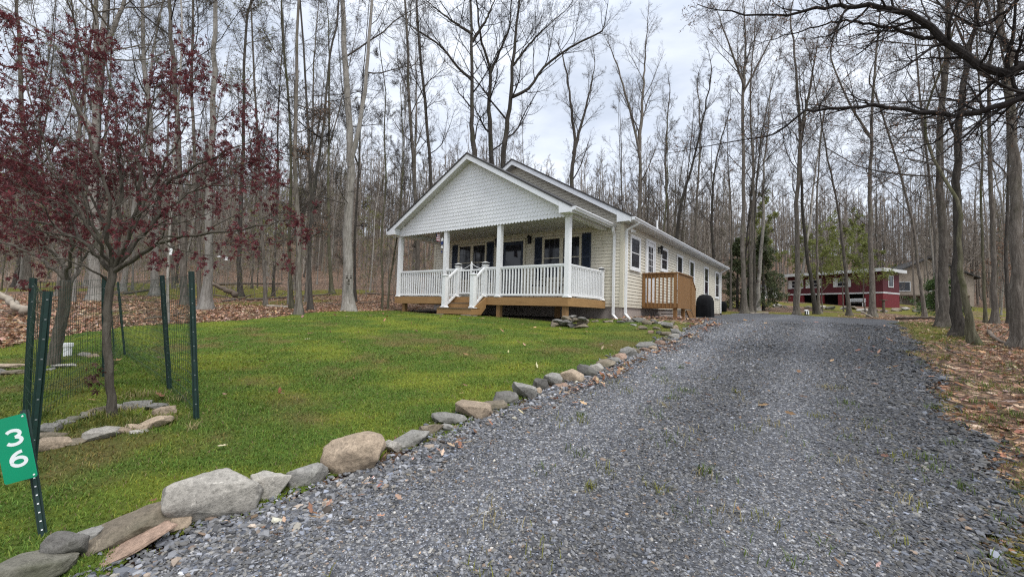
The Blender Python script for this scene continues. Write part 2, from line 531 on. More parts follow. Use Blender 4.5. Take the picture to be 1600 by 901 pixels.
def moss_amount(x, y):
    """where moss and thin grass cover the woodland floor"""
    u, v = uv(x, y)
    n = 0.5 + 0.5 * wav(x, y, 1.1, 31)
    n2 = 0.5 + 0.5 * wav(x, y, 3.2, 32)
    dr = drive_right(np.clip(v, -14, 20)) - u          # metres right of the drive
    strip = 0.6 * np.exp(-((dr - 0.3) / 0.4) ** 2) * (0.35 + 0.75 * n) * (0.45 + 0.55 * sstep(-3.5, -6.5, v) + 0.5 * sstep(1.0, 4.0, v))
    strip = np.maximum(strip, 0.75 * np.exp(-((dr - 0.7) / 0.6) ** 2) * sstep(2.0, 4.0, v) * sstep(13, 9, v) * (0.35 + 0.7 * n2))
    beyond = sstep(18, 22, v) * sstep(75, 40, y) * sstep(-2, 6, x) * sstep(0.42, 0.62, 0.55 * n + 0.5 * n2)
    left = sstep(-7, -11, x) * sstep(8, 11, y) * sstep(40, 26, y) * sstep(0.4, 0.62, n2 * 0.7 + n * 0.35)
    return np.clip(np.maximum(np.maximum(strip, beyond), left), 0, 1)

ms = moss_amount(X, Y)
bare = np.zeros_like(X)
uu, vv = uv(X, Y)
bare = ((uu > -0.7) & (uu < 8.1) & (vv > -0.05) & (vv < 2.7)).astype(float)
cols = np.stack([ms, bare, np.zeros_like(ms)], -1).reshape(-1, 3)

def ground_mat():
    t = NT('leafy_woodland_floor')
    v = t.coord()
    # fallen leaves: two sizes of cells
    def cells(scale):
        vo = t.new('ShaderNodeTexVoronoi'); vo.inputs['Scale'].default_value = scale; vo.inputs['Randomness'].default_value = 1.0
        t.l.new(v, vo.inputs['Vector']); return vo
    c1 = cells(9); c2 = cells(15)
    sep = t.new('ShaderNodeSeparateColor'); t.l.new(c1.outputs['Color'], sep.inputs[0])
    sep2 = t.new('ShaderNodeSeparateColor'); t.l.new(c2.outputs['Color'], sep2.inputs[0])
    l1 = t.ramp(sep.outputs[0], [(0.0, (0.12, 0.068, 0.042)), (0.45, (0.31, 0.19, 0.12)), (0.8, (0.43, 0.285, 0.19)), (1.0, (0.56, 0.42, 0.31))])
    l2 = t.ramp(sep2.outputs[0], [(0.0, (0.075, 0.045, 0.03)), (0.6, (0.22, 0.135, 0.09)), (1.0, (0.36, 0.25, 0.18))])
    lf = t.mix(t.ramp(sep.outputs[1], [(0.45, 0.0), (0.55, 1.0)]), l1, l2)
    big = t.noise(v, 0.35, 5, 0.6)
    lf = t.mix(t.ramp(big, [(0.42, 0.0), (0.7, 0.6)]), lf, (0.085, 0.06, 0.038))
    lf = t.mix(t.ramp(c1.outputs['Distance'], [(0.35, 0.0), (0.62, 0.9)]), lf, (0.045, 0.028, 0.02))
    a = t.new('ShaderNodeAttribute'); a.attribute_name = 'tint'
    sp = t.new('ShaderNodeSeparateColor'); t.l.new(a.outputs['Color'], sp.inputs[0])
    nm = t.noise(v, 5, 6, 0.7)
    mossc = t.ramp(t.noise(v, 2.1, 5), [(0.3, (0.055, 0.065, 0.012)), (0.5, (0.115, 0.11, 0.018)), (0.72, (0.17, 0.13, 0.03))])
    f = t.math('MULTIPLY', sp.outputs[0], 1.35)
    f = t.math('SUBTRACT', t.math('ADD', f, nm), 0.93)
    f = t.ramp(t.math('MULTIPLY', f, 3.0), [(0.0, 0.0), (1.0, 1.0)])
    col = t.mix(f, lf, mossc)
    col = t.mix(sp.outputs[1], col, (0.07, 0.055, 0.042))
    t.color(col); t.rough(0.95, 0.15)
    h = t.math('ADD', c1.outputs['Distance'], t.math('MULTIPLY', nm, 0.6))
    t.bump(h, 0.8, 0.05)
    return t.mat
me = np_mesh('ground', np.stack([X, Y, Z], -1).reshape(-1, 3), q, True, cols=cols)
tag(link('ground', me, ground_mat()), 'leaf-strewn woodland ground rising into the hill', kind='structure')

def region_sheet(name, xs, ys, test, dz, mat, label, attr=None):
    Xg, Yg = np.meshgrid(xs, ys, indexing='ij')
    xc = (Xg[:-1, :-1] + Xg[1:, 1:]) / 2; yc = (Yg[:-1, :-1] + Yg[1:, 1:]) / 2
    keep = test(xc, yc)
    Zg = terrain(Xg, Yg) + dz
    ii = np.arange(Xg.size).reshape(Xg.shape)
    qq = np.stack([ii[:-1, :-1], ii[1:, :-1], ii[1:, 1:], ii[:-1, 1:]], -1)[keep]
    used = np.unique(qq); mp = np.full(Xg.size, -1); mp[used] = np.arange(len(used))
    V = np.stack([Xg, Yg, Zg], -1).reshape(-1, 3)[used]
    cc = attr(V[:, 0], V[:, 1]) if attr else None
    me = np_mesh(name, V, mp[qq], True, cols=cc)
    return tag(link(name, me, mat), label, kind='structure')

def grass_tone(x, y):
    """0..1 fields: yellow moss, brown thatch, fresh green (own colour of the turf)"""
    n1 = 0.5 + 0.5 * wav(x, y, 0.55, 41); n2 = 0.5 + 0.5 * wav(x, y, 1.5, 42); n3 = 0.5 + 0.5 * wav(x, y, 0.22, 43)
    u, v = uv(x, y)
    yellow = 0.85 * sstep(0.38, 0.82, 0.4 * n1 + 0.2 * n2 + 0.45 * n3)
    n4 = 0.5 + 0.5 * wav(x, y, 0.12, 44)
    brown = sstep(0.57, 0.80, 0.35 * (1 - n2) + 0.30 * (1 - n1) + 0.22 * n3 + 0.2 * n4)
    brown = np.maximum(brown, 0.8 * sstep(-1.2, -2.8, u) * sstep(-4.5, -0.5, v) * (0.4 + 0.6 * n1))
    brown = np.maximum(brown, 0.45 * sstep(-3.2, -4.5, x) * sstep(5.2, 3.2, y) * n1)
    return yellow, brown

def turf_col(x, y, rng=None):
    ye, br = grass_tone(x, y)
    g = np.array([0.098, 0.160, 0.024]); yl = np.array([0.195, 0.225, 0.026]); bn = np.array([0.165, 0.125, 0.048])
    c = g[None] * (1 - ye[:, None]) + yl[None] * ye[:, None]
    c = c * (1 - 0.75 * br[:, None]) + bn[None] * 0.75 * br[:, None]
    return c

def lawn_mat():
    t = NT('mossy_lawn'); v = t.coord()
    a = t.attr('tint')
    n = t.noise(v, 38, 5, 0.7); n2 = t.noise(v, 9, 4, 0.65); n3 = t.noise(v, 130, 3, 0.7)
    c = t.mix(1.0, a, t.ramp(n, [(0.25, 0.42), (0.55, 0.9), (0.8, 1.35)]), 'MULTIPLY')
    c = t.mix(t.ramp(n2, [(0.55, 0.0), (0.75, 0.6)]), c, (0.10, 0.08, 0.03))
    c = t.mix(t.ramp(n2, [(0.30, 0.5), (0.44, 0.0)]), c, (0.16, 0.18, 0.022))
    t.color(c); t.rough(0.95, 0.15)
    t.bump(t.math('ADD', n, t.math('MULTIPLY', n3, 0.5)), 1.0, 0.03)
    return t.mat
region_sheet('lawn', np.arange(-13.6, 5.2, 0.11), np.arange(-0.6, 17.2, 0.11), in_lawn, 0.015, lawn_mat(), 'green mossy lawn sloping up to the porch', turf_col)

def gravel_mat():
    t = NT('grey_gravel'); v = t.coord()
    vo = t.new('ShaderNodeTexVoronoi'); vo.inputs['Scale'].default_value = 42
    t.l.new(v, vo.inputs['Vector'])
    sp = t.new('ShaderNodeSeparateColor'); t.l.new(vo.outputs['Color'], sp.inputs[0])
    c = t.ramp(sp.outputs[0], [(0.0, (0.052, 0.052, 0.055)), (0.5, (0.103, 0.103, 0.108)), (0.85, (0.172, 0.172, 0.176)), (1.0, (0.30, 0.295, 0.285))])
    big = t.noise(v, 0.45, 4, 0.6, 0.4)
    c = t.mix(1.0, c, t.ramp(big, [(0.3, 0.78), (0.7, 1.2)]), 'MULTIPLY')
    n = t.noise(v, 1.6, 6, 0.7)
    c = t.mix(t.ramp(n, [(0.68, 0.0), (0.76, 0.6)]), c, (0.075, 0.08, 0.025))
    c = t.mix(1.0, c, t.attr('tint'), 'MULTIPLY')
    c = t.mix(t.ramp(vo.outputs['Distance'], [(0.25, 0.0), (0.6, 0.75)]), c, (0.035, 0.036, 0.04))
    t.color(c); t.rough(0.9, 0.25); t.bump(vo.outputs['Distance'], -0.9, 0.02)
    return t.mat
def gravel_tone(x, y):
    # clean pale chippings by the stone edging, darker weathered stone with fines on the far side
    u, v = uv(x, y)
    uu_ = u + 0.35 * wav(x, y, 1.8, 79)
    ru = np.exp(-((u + 4.05 + 0.08 * np.sin(v * 0.5)) / 0.33) ** 2) + np.exp(-((u + 5.55 + 0.08 * np.sin(v * 0.5)) / 0.36) ** 2)
    return 1.12 - 0.22 * sstep(-4.3, -5.2, uu_) - 0.25 * sstep(-5.8, -6.7, uu_) + 0.42 * ru + 0.10 * wav(x, y, 0.6, 80)
# driveway sheet on a house-aligned grid
us = np.arange(-9.2, -0.3, 0.12); vs = np.arange(-13.5, 21.6, 0.12)
U, V_ = np.meshgrid(us, vs, indexing='ij')
Xd, Yd = xy(U, V_)
ii = np.arange(U.size).reshape(U.shape)
keep = in_drive((Xd[:-1, :-1] + Xd[1:, 1:]) / 2, (Yd[:-1, :-1] + Yd[1:, 1:]) / 2)
qq = np.stack([ii[:-1, :-1], ii[:-1, 1:], ii[1:, 1:], ii[1:, :-1]], -1)[keep]
used = np.unique(qq); mp = np.full(U.size, -1); mp[used] = np.arange(len(used))
Zd = terrain(Xd, Yd) + 0.02
tag(link('gravel_driveway', np_mesh('gravel_driveway', np.stack([Xd, Yd, Zd], -1).reshape(-1, 3)[used], mp[qq], True, cols=np.repeat(gravel_tone(Xd.ravel()[used], Yd.ravel()[used])[:, None], 3, 1)), gravel_mat()),
    'grey gravel driveway climbing past the house', kind='structure')

# ------------------------------------------------------------------ loose stones on the drive
def ico(sub=0):
    import bmesh
    bm = bmesh.new(); bmesh.ops.create_icosphere(bm, subdivisions=max(1, sub), radius=1.0)
    v = np.array([p.co[:] for p in bm.verts]); f = np.array([[q.index for q in p.verts] for p in bm.faces]); bm.free()
    return v, f
ICO1 = ico(1)

def rot_mats(n, rng, tilt=None):
    a = rng.uniform(0, 2 * PI, n)
    c, s = np.cos(a), np.sin(a)
    Rz = np.zeros((n, 3, 3)); Rz[:, 0, 0] = c; Rz[:, 0, 1] = -s; Rz[:, 1, 0] = s; Rz[:, 1, 1] = c; Rz[:, 2, 2] = 1
    b = rng.normal(0, tilt if tilt else 1.0, n); c, s = np.cos(b), np.sin(b)
    Rx = np.zeros((n, 3, 3)); Rx[:, 0, 0] = 1; Rx[:, 1, 1] = c; Rx[:, 1, 2] = -s; Rx[:, 2, 1] = s; Rx[:, 2, 2] = c
    b = rng.uniform(0, 2 * PI, n); c, s = np.cos(b), np.sin(b)
    R2 = np.zeros((n, 3, 3)); R2[:, 0, 0] = c; R2[:, 0, 1] = -s; R2[:, 1, 0] = s; R2[:, 1, 1] = c; R2[:, 2, 2] = 1
    return Rz @ Rx @ R2

def scatter(name, tv, tf, P, S, Rm, cols, mat, label, jitter=0.0, rng=None, parent=None):
    n = len(P)
    V = tv[None] * S[:, None, :]
    if jitter: V = V * (1 + rng.normal(0, jitter, V.shape[:2])[..., None])
    V = np.einsum('nij,nkj->nki', Rm, V) + P[:, None, :]
    Fc = (tf[None] + (np.arange(n) * len(tv))[:, None, None]).reshape(-1, tf.shape[1])
    C = np.repeat(cols, len(tv), axis=0)
    o = link(name, np_mesh(name, V.reshape(-1, 3), Fc, False, cols=C), mat, parent)
    return tag(o, label, kind='stuff')

def rut_size(x, y):
    u, v = uv(x, y)
    return 1 - 0.34 * (np.exp(-((u + 4.05) / 0.4) ** 2) + np.exp(-((u + 5.55) / 0.4) ** 2))
rng = np.random.default_rng(11)
N = 760000
u = rng.uniform(-7.6, -2.9, N); v = rng.uniform(-12.6, 6.0, N)
x, y = xy(u, v)
d = np.hypot(x, y)
edge = np.minimum(np.abs(u - drive_left(v)), np.abs(u - drive_right(v)))
k = in_drive(x + rng.normal(0, 0.12, N), y + rng.normal(0, 0.12, N)) & (y > 1.2) & (np.abs(x) < 1.35 * y + 1.2) & (rng.random(N) < np.clip((3.0 / d) ** 1.35, 0, 1) * (0.75 + 0.4 * wav(x, y, 0.9, 77)))
x, y, edge, dd = x[k], y[k], edge[k], d[k]
n = len(x)
size = np.clip(rng.lognormal(-4.95, 0.34, n), 0.004, 0.02) * (1 + 0.7 * np.exp(-edge / 0.25)) * (1 + 0.10 * np.clip(dd - 3, 0, 6)) * rut_size(x, y)
S = np.stack([size * rng.uniform(0.9, 1.6, n), size * rng.uniform(0.7, 1.1, n), size * rng.uniform(0.28, 0.6, n)], 1)
P = np.stack([x, y, terrain(x, y) + 0.02 + S[:, 2] * 0.35], 1)
g = np.clip(rng.lognormal(-2.22, 0.46, n), 0.035, 0.5)
g *= (0.95 + 0.28 * wav(x, y, 1.4, 78)) * gravel_tone(x, y)
hue = rng.normal(0, 1, n)
cols = np.stack([g * (1.0 + 0.06 * hue), g * (0.99 + 0.02 * hue), g * (1.0 - 0.06 * hue)], 1)
br = rng.random(n) < 0.035
cols[br] = cols[br] * np.array([1.35, 1.0, 0.72])
nr_ = 520
v = rng.uniform(-11.6, 2.5, nr_); u = -3.3 - np.abs(rng.normal(0, 0.16, nr_)) + 0.05; xr, yr = xy(u, v)
sr_ = rng.uniform(0.010, 0.025, nr_) * (1 + 0.5 * (rng.random(nr_) < 0.12))
Sr = np.stack([sr_ * rng.uniform(0.9, 1.5, nr_), sr_ * rng.uniform(0.7, 1.1, nr_), sr_ * rng.uniform(0.4, 0.8, nr_)], 1)
P = np.concatenate([P, np.stack([xr, yr, terrain(xr, yr) + 0.02 + Sr[:, 2] * 0.5], 1)]); S = np.concatenate([S, Sr])
gr2 = rng.lognormal(-1.7, 0.5, nr_)[:, None] * np.where(rng.random((nr_, 1)) < 0.35, np.array([[1.25, 1.0, 0.78]]), np.array([[1.0, 1.0, 1.02]]))
cols = np.concatenate([cols, np.clip(gr2, 0.03, 0.5)]); n = len(P)
scatter('gravel_stones', ICO1[0], ICO1[1], P, S, rot_mats(n, rng, 0.45), cols, MAT['stone_chip'], 'loose angular grey stones covering the driveway', 0.16, rng)

# ------------------------------------------------------------------ grass blades
rng = np.random.default_rng(12)
N = 2600000
x = rng.uniform(-13, 4.2, N); y = rng.uniform(0.8, 16.5, N)
d = np.hypot(x, y)
k = (np.abs(x) < 1.32 * y + 0.8) & (rng.random(N) < np.clip((2.9 / d) ** 1.5, 0, 1))
x, y, d = x[k], y[k], d[k]
k = in_lawn(x + rng.normal(0, 0.05, len(x)), y + rng.normal(0, 0.05, len(x)))
x, y, d = x[k], y[k], d[k]
ye, br_ = grass_tone(x, y)
k = rng.random(len(x)) < (0.95 - 0.55 * ye - 0.4 * br_)
x, y, d = x[k], y[k], d[k]
n = len(x)
hgt = rng.uniform(0.010, 0.028, n) * (1 + 0.5 * np.clip(wav(x, y, 0.3, 51), 0, 1))
wd = rng.uniform(0.0016, 0.0032, n) * np.clip(d / 3.0, 1, 2.2)
az = rng.uniform(0, 2 * PI, n); ln = rng.uniform(0.2, 1.3, n); az2 = az + rng.normal(PI / 2, 0.5, n)
z = terrain(x, y) + 0.012
base = np.stack([x, y, z], 1)
side = np.stack([np.cos(az), np.sin(az), 0 * az], 1) * wd[:, None]
lean = np.stack([np.cos(az2), np.sin(az2), 0 * az], 1)
mid = base + lean * (hgt * ln * 0.35)[:, None] + np.array([0, 0, 1.0]) * (hgt * 0.62)[:, None]
tip = base + lean * (hgt * ln)[:, None] + np.array([0, 0, 1.0]) * (hgt * 0.95)[:, None]
Vb = np.stack([base - side, base + side, mid + side * 0.8, mid - side * 0.8, tip], 1)
F4 = (np.array([[0, 1, 2, 3]])[None] + (np.arange(n) * 5)[:, None, None]).reshape(-1, 4)
F3 = (np.array([[3, 2, 4]])[None] + (np.arange(n) * 5)[:, None, None]).reshape(-1, 3)
c = turf_col(x, y) * rng.uniform(0.7, 1.6, n)[:, None]
c[:, 0] *= rng.uniform(0.8, 1.35, n)
dry = rng.random(n) < 0.06
c[dry] = np.array([0.22, 0.18, 0.08]) * rng.uniform(0.6, 1.2, dry.sum())[:, None]
tag(link('grass', np_mesh('grass', Vb.reshape(-1, 3), [F4, F3], False, cols=np.repeat(c, 5, axis=0)), MAT['blade']),
    'short green grass blades growing on the lawn', kind='stuff')

# mossy grass on the rough verge to the right of the drive
rng = np.random.default_rng(15)
N = 900000
u = rng.uniform(-12, -6.0, N); v = rng.uniform(-13, 14, N); x, y = xy(u, v); d = np.hypot(x, y)
k = (y > 1.0) & (x < 1.35 * y + 1.0) & (u < drive_right(v) + 0.1) & (rng.random(N) < np.clip((3.2 / d) ** 1.4, 0, 1) * np.clip(moss_amount(x, y) * 1.2 - 0.1 + 0.35 * wav(x, y, 0.28, 63), 0, 1))
x, y, d = x[k], y[k], d[k]; n = len(x)
hgt = rng.uniform(0.012, 0.05, n) * np.clip(0.6 + 0.8 * wav(x, y, 0.4, 64), 0.35, 1.6); wd = rng.uniform(0.0016, 0.003, n) * np.clip(d / 3.5, 1, 2.5)
az = rng.uniform(0, 2 * PI, n); ln = rng.uniform(0.3, 1.8, n); az2 = az + rng.normal(PI / 2, 0.5, n)
base = np.stack([x, y, terrain(x, y) + 0.002], 1)
side = np.stack([np.cos(az), np.sin(az), 0 * az], 1) * wd[:, None]; lean = np.stack([np.cos(az2), np.sin(az2), 0 * az], 1)
mid = base + lean * (hgt * ln * 0.35)[:, None] + np.array([0, 0, 1.0]) * (hgt * 0.62)[:, None]
tip = base + lean * (hgt * ln)[:, None] + np.array([0, 0, 1.0]) * (hgt * 0.95)[:, None]
Vb = np.stack([base - side, base + side, mid + side * 0.8, mid - side * 0.8, tip], 1)
F4 = (np.array([[0, 1, 2, 3]])[None] + (np.arange(n) * 5)[:, None, None]).reshape(-1, 4)
F3 = (np.array([[3, 2, 4]])[None] + (np.arange(n) * 5)[:, None, None]).reshape(-1, 3)
tone = np.array([[0.10, 0.13, 0.025], [0.17, 0.17, 0.035], [0.28, 0.23, 0.11], [0.16, 0.105, 0.055]])[rng.choice(4, n, p=[0.42, 0.26, 0.2, 0.12])]
tag(link('verge_grass', np_mesh('verge_grass', Vb.reshape(-1, 3), [F4, F3], False, cols=np.repeat(tone * rng.uniform(0.6, 1.4, (n, 1)), 5, axis=0)), MAT['blade']), 'thin mossy grass on the verge right of the gravel', kind='stuff')

# ------------------------------------------------------------------ fallen leaves
rng = np.random.default_rng(13)
LV = np.array([[-1, 0, 0.10], [-0.45, 0.42, 0.16], [-0.2, 0.28, 0.05], [0.25, 0.52, 0.2], [0.4, 0.25, 0.03], [1, 0.03, 0.22],
               [0.42, -0.27, 0.02], [0.2, -0.5, 0.16], [-0.2, -0.25, 0.04], [-0.5, -0.4, 0.14], [0.05, 0, 0.0]], float)
LF = np.array([[10, i, (i + 1) % 10] for i in range(10)])[:, ::-1]
def leaf_cols(n, rng):
    t = rng.random(n)[:, None]
    a = np.array([0.18, 0.085, 0.045]); b = np.array([0.42, 0.235, 0.13]); c_ = np.array([0.54, 0.40, 0.29])
    c = np.where(t < 0.5, a + (b - a) * t * 2, b + (c_ - b) * (t - 0.5) * 2)
    return c * rng.uniform(0.5, 1.2, (n, 1)) * np.array([1.0, 1.0, 1.0]) * (1 + rng.normal(0, 0.08, (n, 3)))
pts = []
# right-hand wood edge
N = 560000
u = rng.uniform(-30, -6.4, N); v = rng.uniform(-13, 26, N); x, y = xy(u, v); d = np.hypot(x, y)
dr = drive_right(np.clip(v, -14, 20)) - u
m = 1 - 0.4 * np.clip(moss_amount(x, y), 0, 1)
k = (dr > 0.05) & (y > 1.0) & (x < 1.35 * y + 1.5) & (rng.random(N) < m * np.clip((6.5 / d) ** 2.0, 0, 1) * (0.22 + 0.88 * sstep(0.25, 1.5, dr + 0.5 * wav(x, y, 1.2, 61))))
pts.append(np.stack([x[k], y[k], np.zeros(k.sum())], 1))
# left-hand wood edge
N = 260000
x = rng.uniform(-22, -3.8, N); y = rng.uniform(6, 30, N); d = np.hypot(x, y)
k = (~in_lawn(x, y)) & (np.abs(x) < 1.35 * y) & (rng.random(N) < (1 - 0.8 * moss_amount(x, y)) * np.clip((7.5 / d) ** 1.8, 0, 1))
pts.append(np.stack([x[k], y[k], np.zeros(k.sum())], 1))
# strays on lawn, gravel and along the stone edging
N = 210
x = rng.uniform(-9, 4, N); y = rng.uniform(1.8, 14, N); k = in_lawn(x, y)
pts.append(np.stack([x[k], y[k], np.full(k.sum(), 0.03)], 1))
v = rng.uniform(-10, 2.5, 460); u = -3.40 - np.abs(rng.normal(0, 0.14, 460)); x, y = xy(u, v)
k = rng.random(460) < (0.35 + 0.65 * sstep(-9, -5, v)) * (0.35 + 0.65 * (wav(x, y, 0.5, 62) > 0.0))
pts.append(np.stack([x[k], y[k], np.full(k.sum(), 0.035)], 1))
v = rng.uniform(-11.5, 6, 110); u = rng.uniform(-7.4, -3.3, 110); x, y = xy(u, v)
pts.append(np.stack([x, y, np.full(110, 0.035)], 1))
v = rng.uniform(0.6, 4.2, 420); u = rng.uniform(-3.2, -0.9, 420); x, y = xy(u, v)
pts.append(np.stack([x, y, np.full(420, 0.05)], 1))
P = np.concatenate(pts); n = len(P)
P[:, 2] += terrain(P[:, 0], P[:, 1]) + 0.012 + rng.uniform(0, 0.02, n)
s = rng.uniform(0.026, 0.066, n) * (0.62 + 0.38 * sstep(3.0, 7.0, np.hypot(P[:, 0], P[:, 1])))
S = np.stack([s * rng.uniform(0.9, 1.3, n), s * rng.uniform(0.7, 1.1, n), s * rng.uniform(0.3, 1.6, n)], 1)
scatter('fallen_leaves', LV, LF, P, S, rot_mats(n, rng, 0.5), leaf_cols(n, rng), MAT['leaf_litter'], 'dry brown fallen leaves lying on the ground', 0.05, rng)

# tufts: coarse grass and weeds on the rough strip right of the drive and round the maple
rng = np.random.default_rng(14)
cent = []
for _ in range(330):
    v = rng.uniform(-12.3, 10); u = drive_right(v) - abs(rng.normal(0.5, 0.8)); cent.append(xy(u, v))
mx, my = gp(175, 650)[:2]
for _ in range(70): cent.append((mx + rng.normal(0, 0.42), my + rng.normal(0, 0.33)))
for _ in range(120):
    v = rng.uniform(-11.5, -3.5); u = rng.uniform(-7.2, -3.6); cent.append(xy(u, v))
cent = np.array(cent); cent = cent[cent[:, 1] > 1.1]
Vt = []; Ct = []
for i, (a, b) in enumerate(cent):
    m = rng.integers(10, 38); r = rng.uniform(0.02, 0.10)
    px = a + rng.normal(0, r, m); py = b + rng.normal(0, r, m)
    hh = rng.uniform(0.02, 0.075, m); az = rng.uniform(0, 2 * PI, m); ln = rng.uniform(0.3, 1.5, m)
    zz = terrain(px, py) + 0.015
    tone = np.array([[0.08, 0.115, 0.02], [0.16, 0.16, 0.03], [0.30, 0.25, 0.12]][rng.choice(3, p=[0.45, 0.3, 0.25])])
    for j in range(m):
        bx = np.array([px[j], py[j], zz[j]]); dv = np.array([math.cos(az[j]), math.sin(az[j]), 0]); sd = np.array([-dv[1], dv[0], 0]) * 0.0025
        tp = bx + dv * hh[j] * ln[j] + np.array([0, 0, hh[j]]); md = bx + dv * hh[j] * ln[j] * 0.3 + np.array([0, 0, hh[j] * 0.65])
        Vt += [bx - sd, bx + sd, md + sd, md - sd, tp]; Ct += [tone * rng.uniform(0.7, 1.3)] * 5
n = len(Vt) // 5
F4 = (np.array([[0, 1, 2, 3]])[None] + (np.arange(n) * 5)[:, None, None]).reshape(-1, 4)
F3 = (np.array([[3, 2, 4]])[None] + (np.arange(n) * 5)[:, None, None]).reshape(-1, 3)
tag(link('weed_tufts', np_mesh('weed_tufts', np.array(Vt), [F4, F3], False, cols=np.array(Ct)), MAT['blade']), 'small grass and weed tufts along the gravel edge', kind='stuff')
# ------------------------------------------------------------------ the cottage (local frame: x right along the front, y to the back, z up from the deck)
HRZ = math.atan2(-A[1], -A[0])
house = empty('cottage', O, HRZ, 'beige vinyl-sided ranch cottage with white shingled porch gable', 'house')
XL, XR, YF, YB = -7.95, 0.65, 2.45, 17.70
XC = -3.65
Z0, ZS = -0.20, 2.47
SL = 0.568
def zmain(x): return 5.30 - SL * abs(x - XC)
def zporch(x): return 4.74 - SL * abs(x - XC)

def lap_wall(mb, axis, c, out, a0, a1, z0, z1, clip=None, p=0.108):
    """lap siding: courses lean out at the bottom. axis 'x': wall runs along x at y=c; 'y': along y at x=c. clip(z)->(lo,hi)"""
    z = z0
    def P(a, o, zz): return (a, c + out * o, zz) if axis == 'x' else (c + out * o, a, zz)
    while z < z1 - 1e-6:
        zt = min(z + p, z1)
        l0, h0 = (a0, a1) if clip is None else clip(z)
        l1, h1 = (a0, a1) if clip is None else clip(zt)
        if h0 - l0 > 0.02:
            if h1 < l1: l1 = h1 = (l1 + h1) / 2
            mb.add([P(l0, 0.016, z + 0.004), P(h0, 0.016, z + 0.004), P(h1, 0.0, zt + 0.002), P(l1, 0.0, zt + 0.002), P(l0, -0.012, z + 0.010), P(h0, -0.012, z + 0.010)],
                   [(0, 1, 2, 3), (4, 5, 1, 0)])
        z = zt
wall = MB()
def gclip(z):
    half = (5.30 - 0.20 - z) / SL
    return max(XL, XC - half), min(XR, XC + half)
lap_wall(wall, 'x', YF, -1, XL, XR, Z0, 5.05, gclip)
lap_wall(wall, 'x', YB, 1, XL, XR, Z0, 5.05, gclip)
lap_wall(wall, 'y', XR, 1, YF, YB, Z0, ZS + 0.02)
lap_wall(wall, 'y', XL, -1, YF, YB, Z0, ZS + 0.02)
wall.build('wall', MAT['siding'], house, fix=False)
MB().box(XL + 0.03, XR - 0.03, YF + 0.03, YB - 0.03, -1.3, Z0 + 0.01).build('foundation', MAT['concrete'], house)
for x, sx in ((XR, 1), (XL, -1)):
    for y, sy in ((YF, -1), (YB, 1)):
        # one L-shaped post per corner
        pl_ = [(x - sx * 0.10, y + sy * 0.022), (x + sx * 0.022, y + sy * 0.022), (x + sx * 0.022, y - sy * 0.10), (x - sx * 0.004, y - sy * 0.10), (x - sx * 0.004, y - sy * 0.004), (x - sx * 0.10, y - sy * 0.004)]
        MB().prism(pl_, 'z', Z0 - 0.01, ZS).build('corner_board', MAT['cornerb'], house)
MB().box(XR, XR + 0.028, 14.80, 14.95, Z0, ZS).build('trim_board', MAT['cornerb'], house)

# main roof
def roof(fn, y0, y1, x_eave, th=0.055):
    mb = MB()
    for s in (-1, 1):
        xe = XC + s * (x_eave - XC)
        mb.add([(XC, y0, fn(XC)), (xe, y0, fn(xe)), (xe, y1, fn(xe)), (XC, y1, fn(XC)),
                (XC, y0, fn(XC) - th), (xe, y0, fn(xe) - th), (xe, y1, fn(xe) - th), (XC, y1, fn(XC) - th)],
               [(0, 1, 2, 3), (7, 6, 5, 4), (0, 4, 5, 1), (2, 6, 7, 3), (1, 5, 6, 2)])
    return mb
XE = 1.02
rf = roof(zmain, 2.10, 17.98, XE).build('roof', MAT['shingle'], house)
def rake(mb, fn, y0, y1, x0, x1, drop, depth):
    """sloping fascia board between x0 and x1 just under the shingles"""
    for s in (-1, 1):
        xa, xb = XC + s * (x0 - XC), XC + s * (x1 - XC)
        pts = [(xa, fn(xa) - drop), (xb, fn(xb) - drop), (xb, fn(xb) - drop - depth), (xa, fn(xa) - drop - depth)]
        mb.prism(pts, 'y', y0, y1)
fm = MB()
rake(fm, zmain, 2.125, 2.15, XC, XE - 0.01, 0.056, 0.17)
rake(fm, zmain, 17.93, 17.955, XC, XE - 0.01, 0.056, 0.17)
for s in (-1, 1):      # eave returns at the corners and eave fascia
    xo = XC + s * (XE - 0.012 - XC); xi = XC + s * (XR - 0.10 - XC)
    fm.prism([(xi, 2.47), (xo, 2.47), (xo, zmain(xo) - 0.06), (xi, zmain(xi) - 0.06)], 'y', 2.118, 2.1245)
    fm.box(xo - s * 0.03, xo, 2.155, 17.92, 2.47, zmain(xo) - 0.058)
fm.build('fascia', MAT['white_trim'], house)
sf = MB()
for s in (-1, 1):
    xa = XC + s * (XE - 0.045 - XC); xb = XC + s * (XR - XC)
    sf.box(xa, xb, 2.15, 17.92, 2.470, 2.485)
# raked soffit under the gable overhang
for s in (-1, 1):
    xb = XC + s * (XR - XC)
    pts = [(XC, zmain(XC) - 0.20), (xb, zmain(xb) - 0.20), (xb, zmain(xb) - 0.212), (XC, zmain(XC) - 0.212)]
    sf.prism(pts, 'y', 2.152, 2.43)
sf.build('soffit', MAT['soffit'], house)

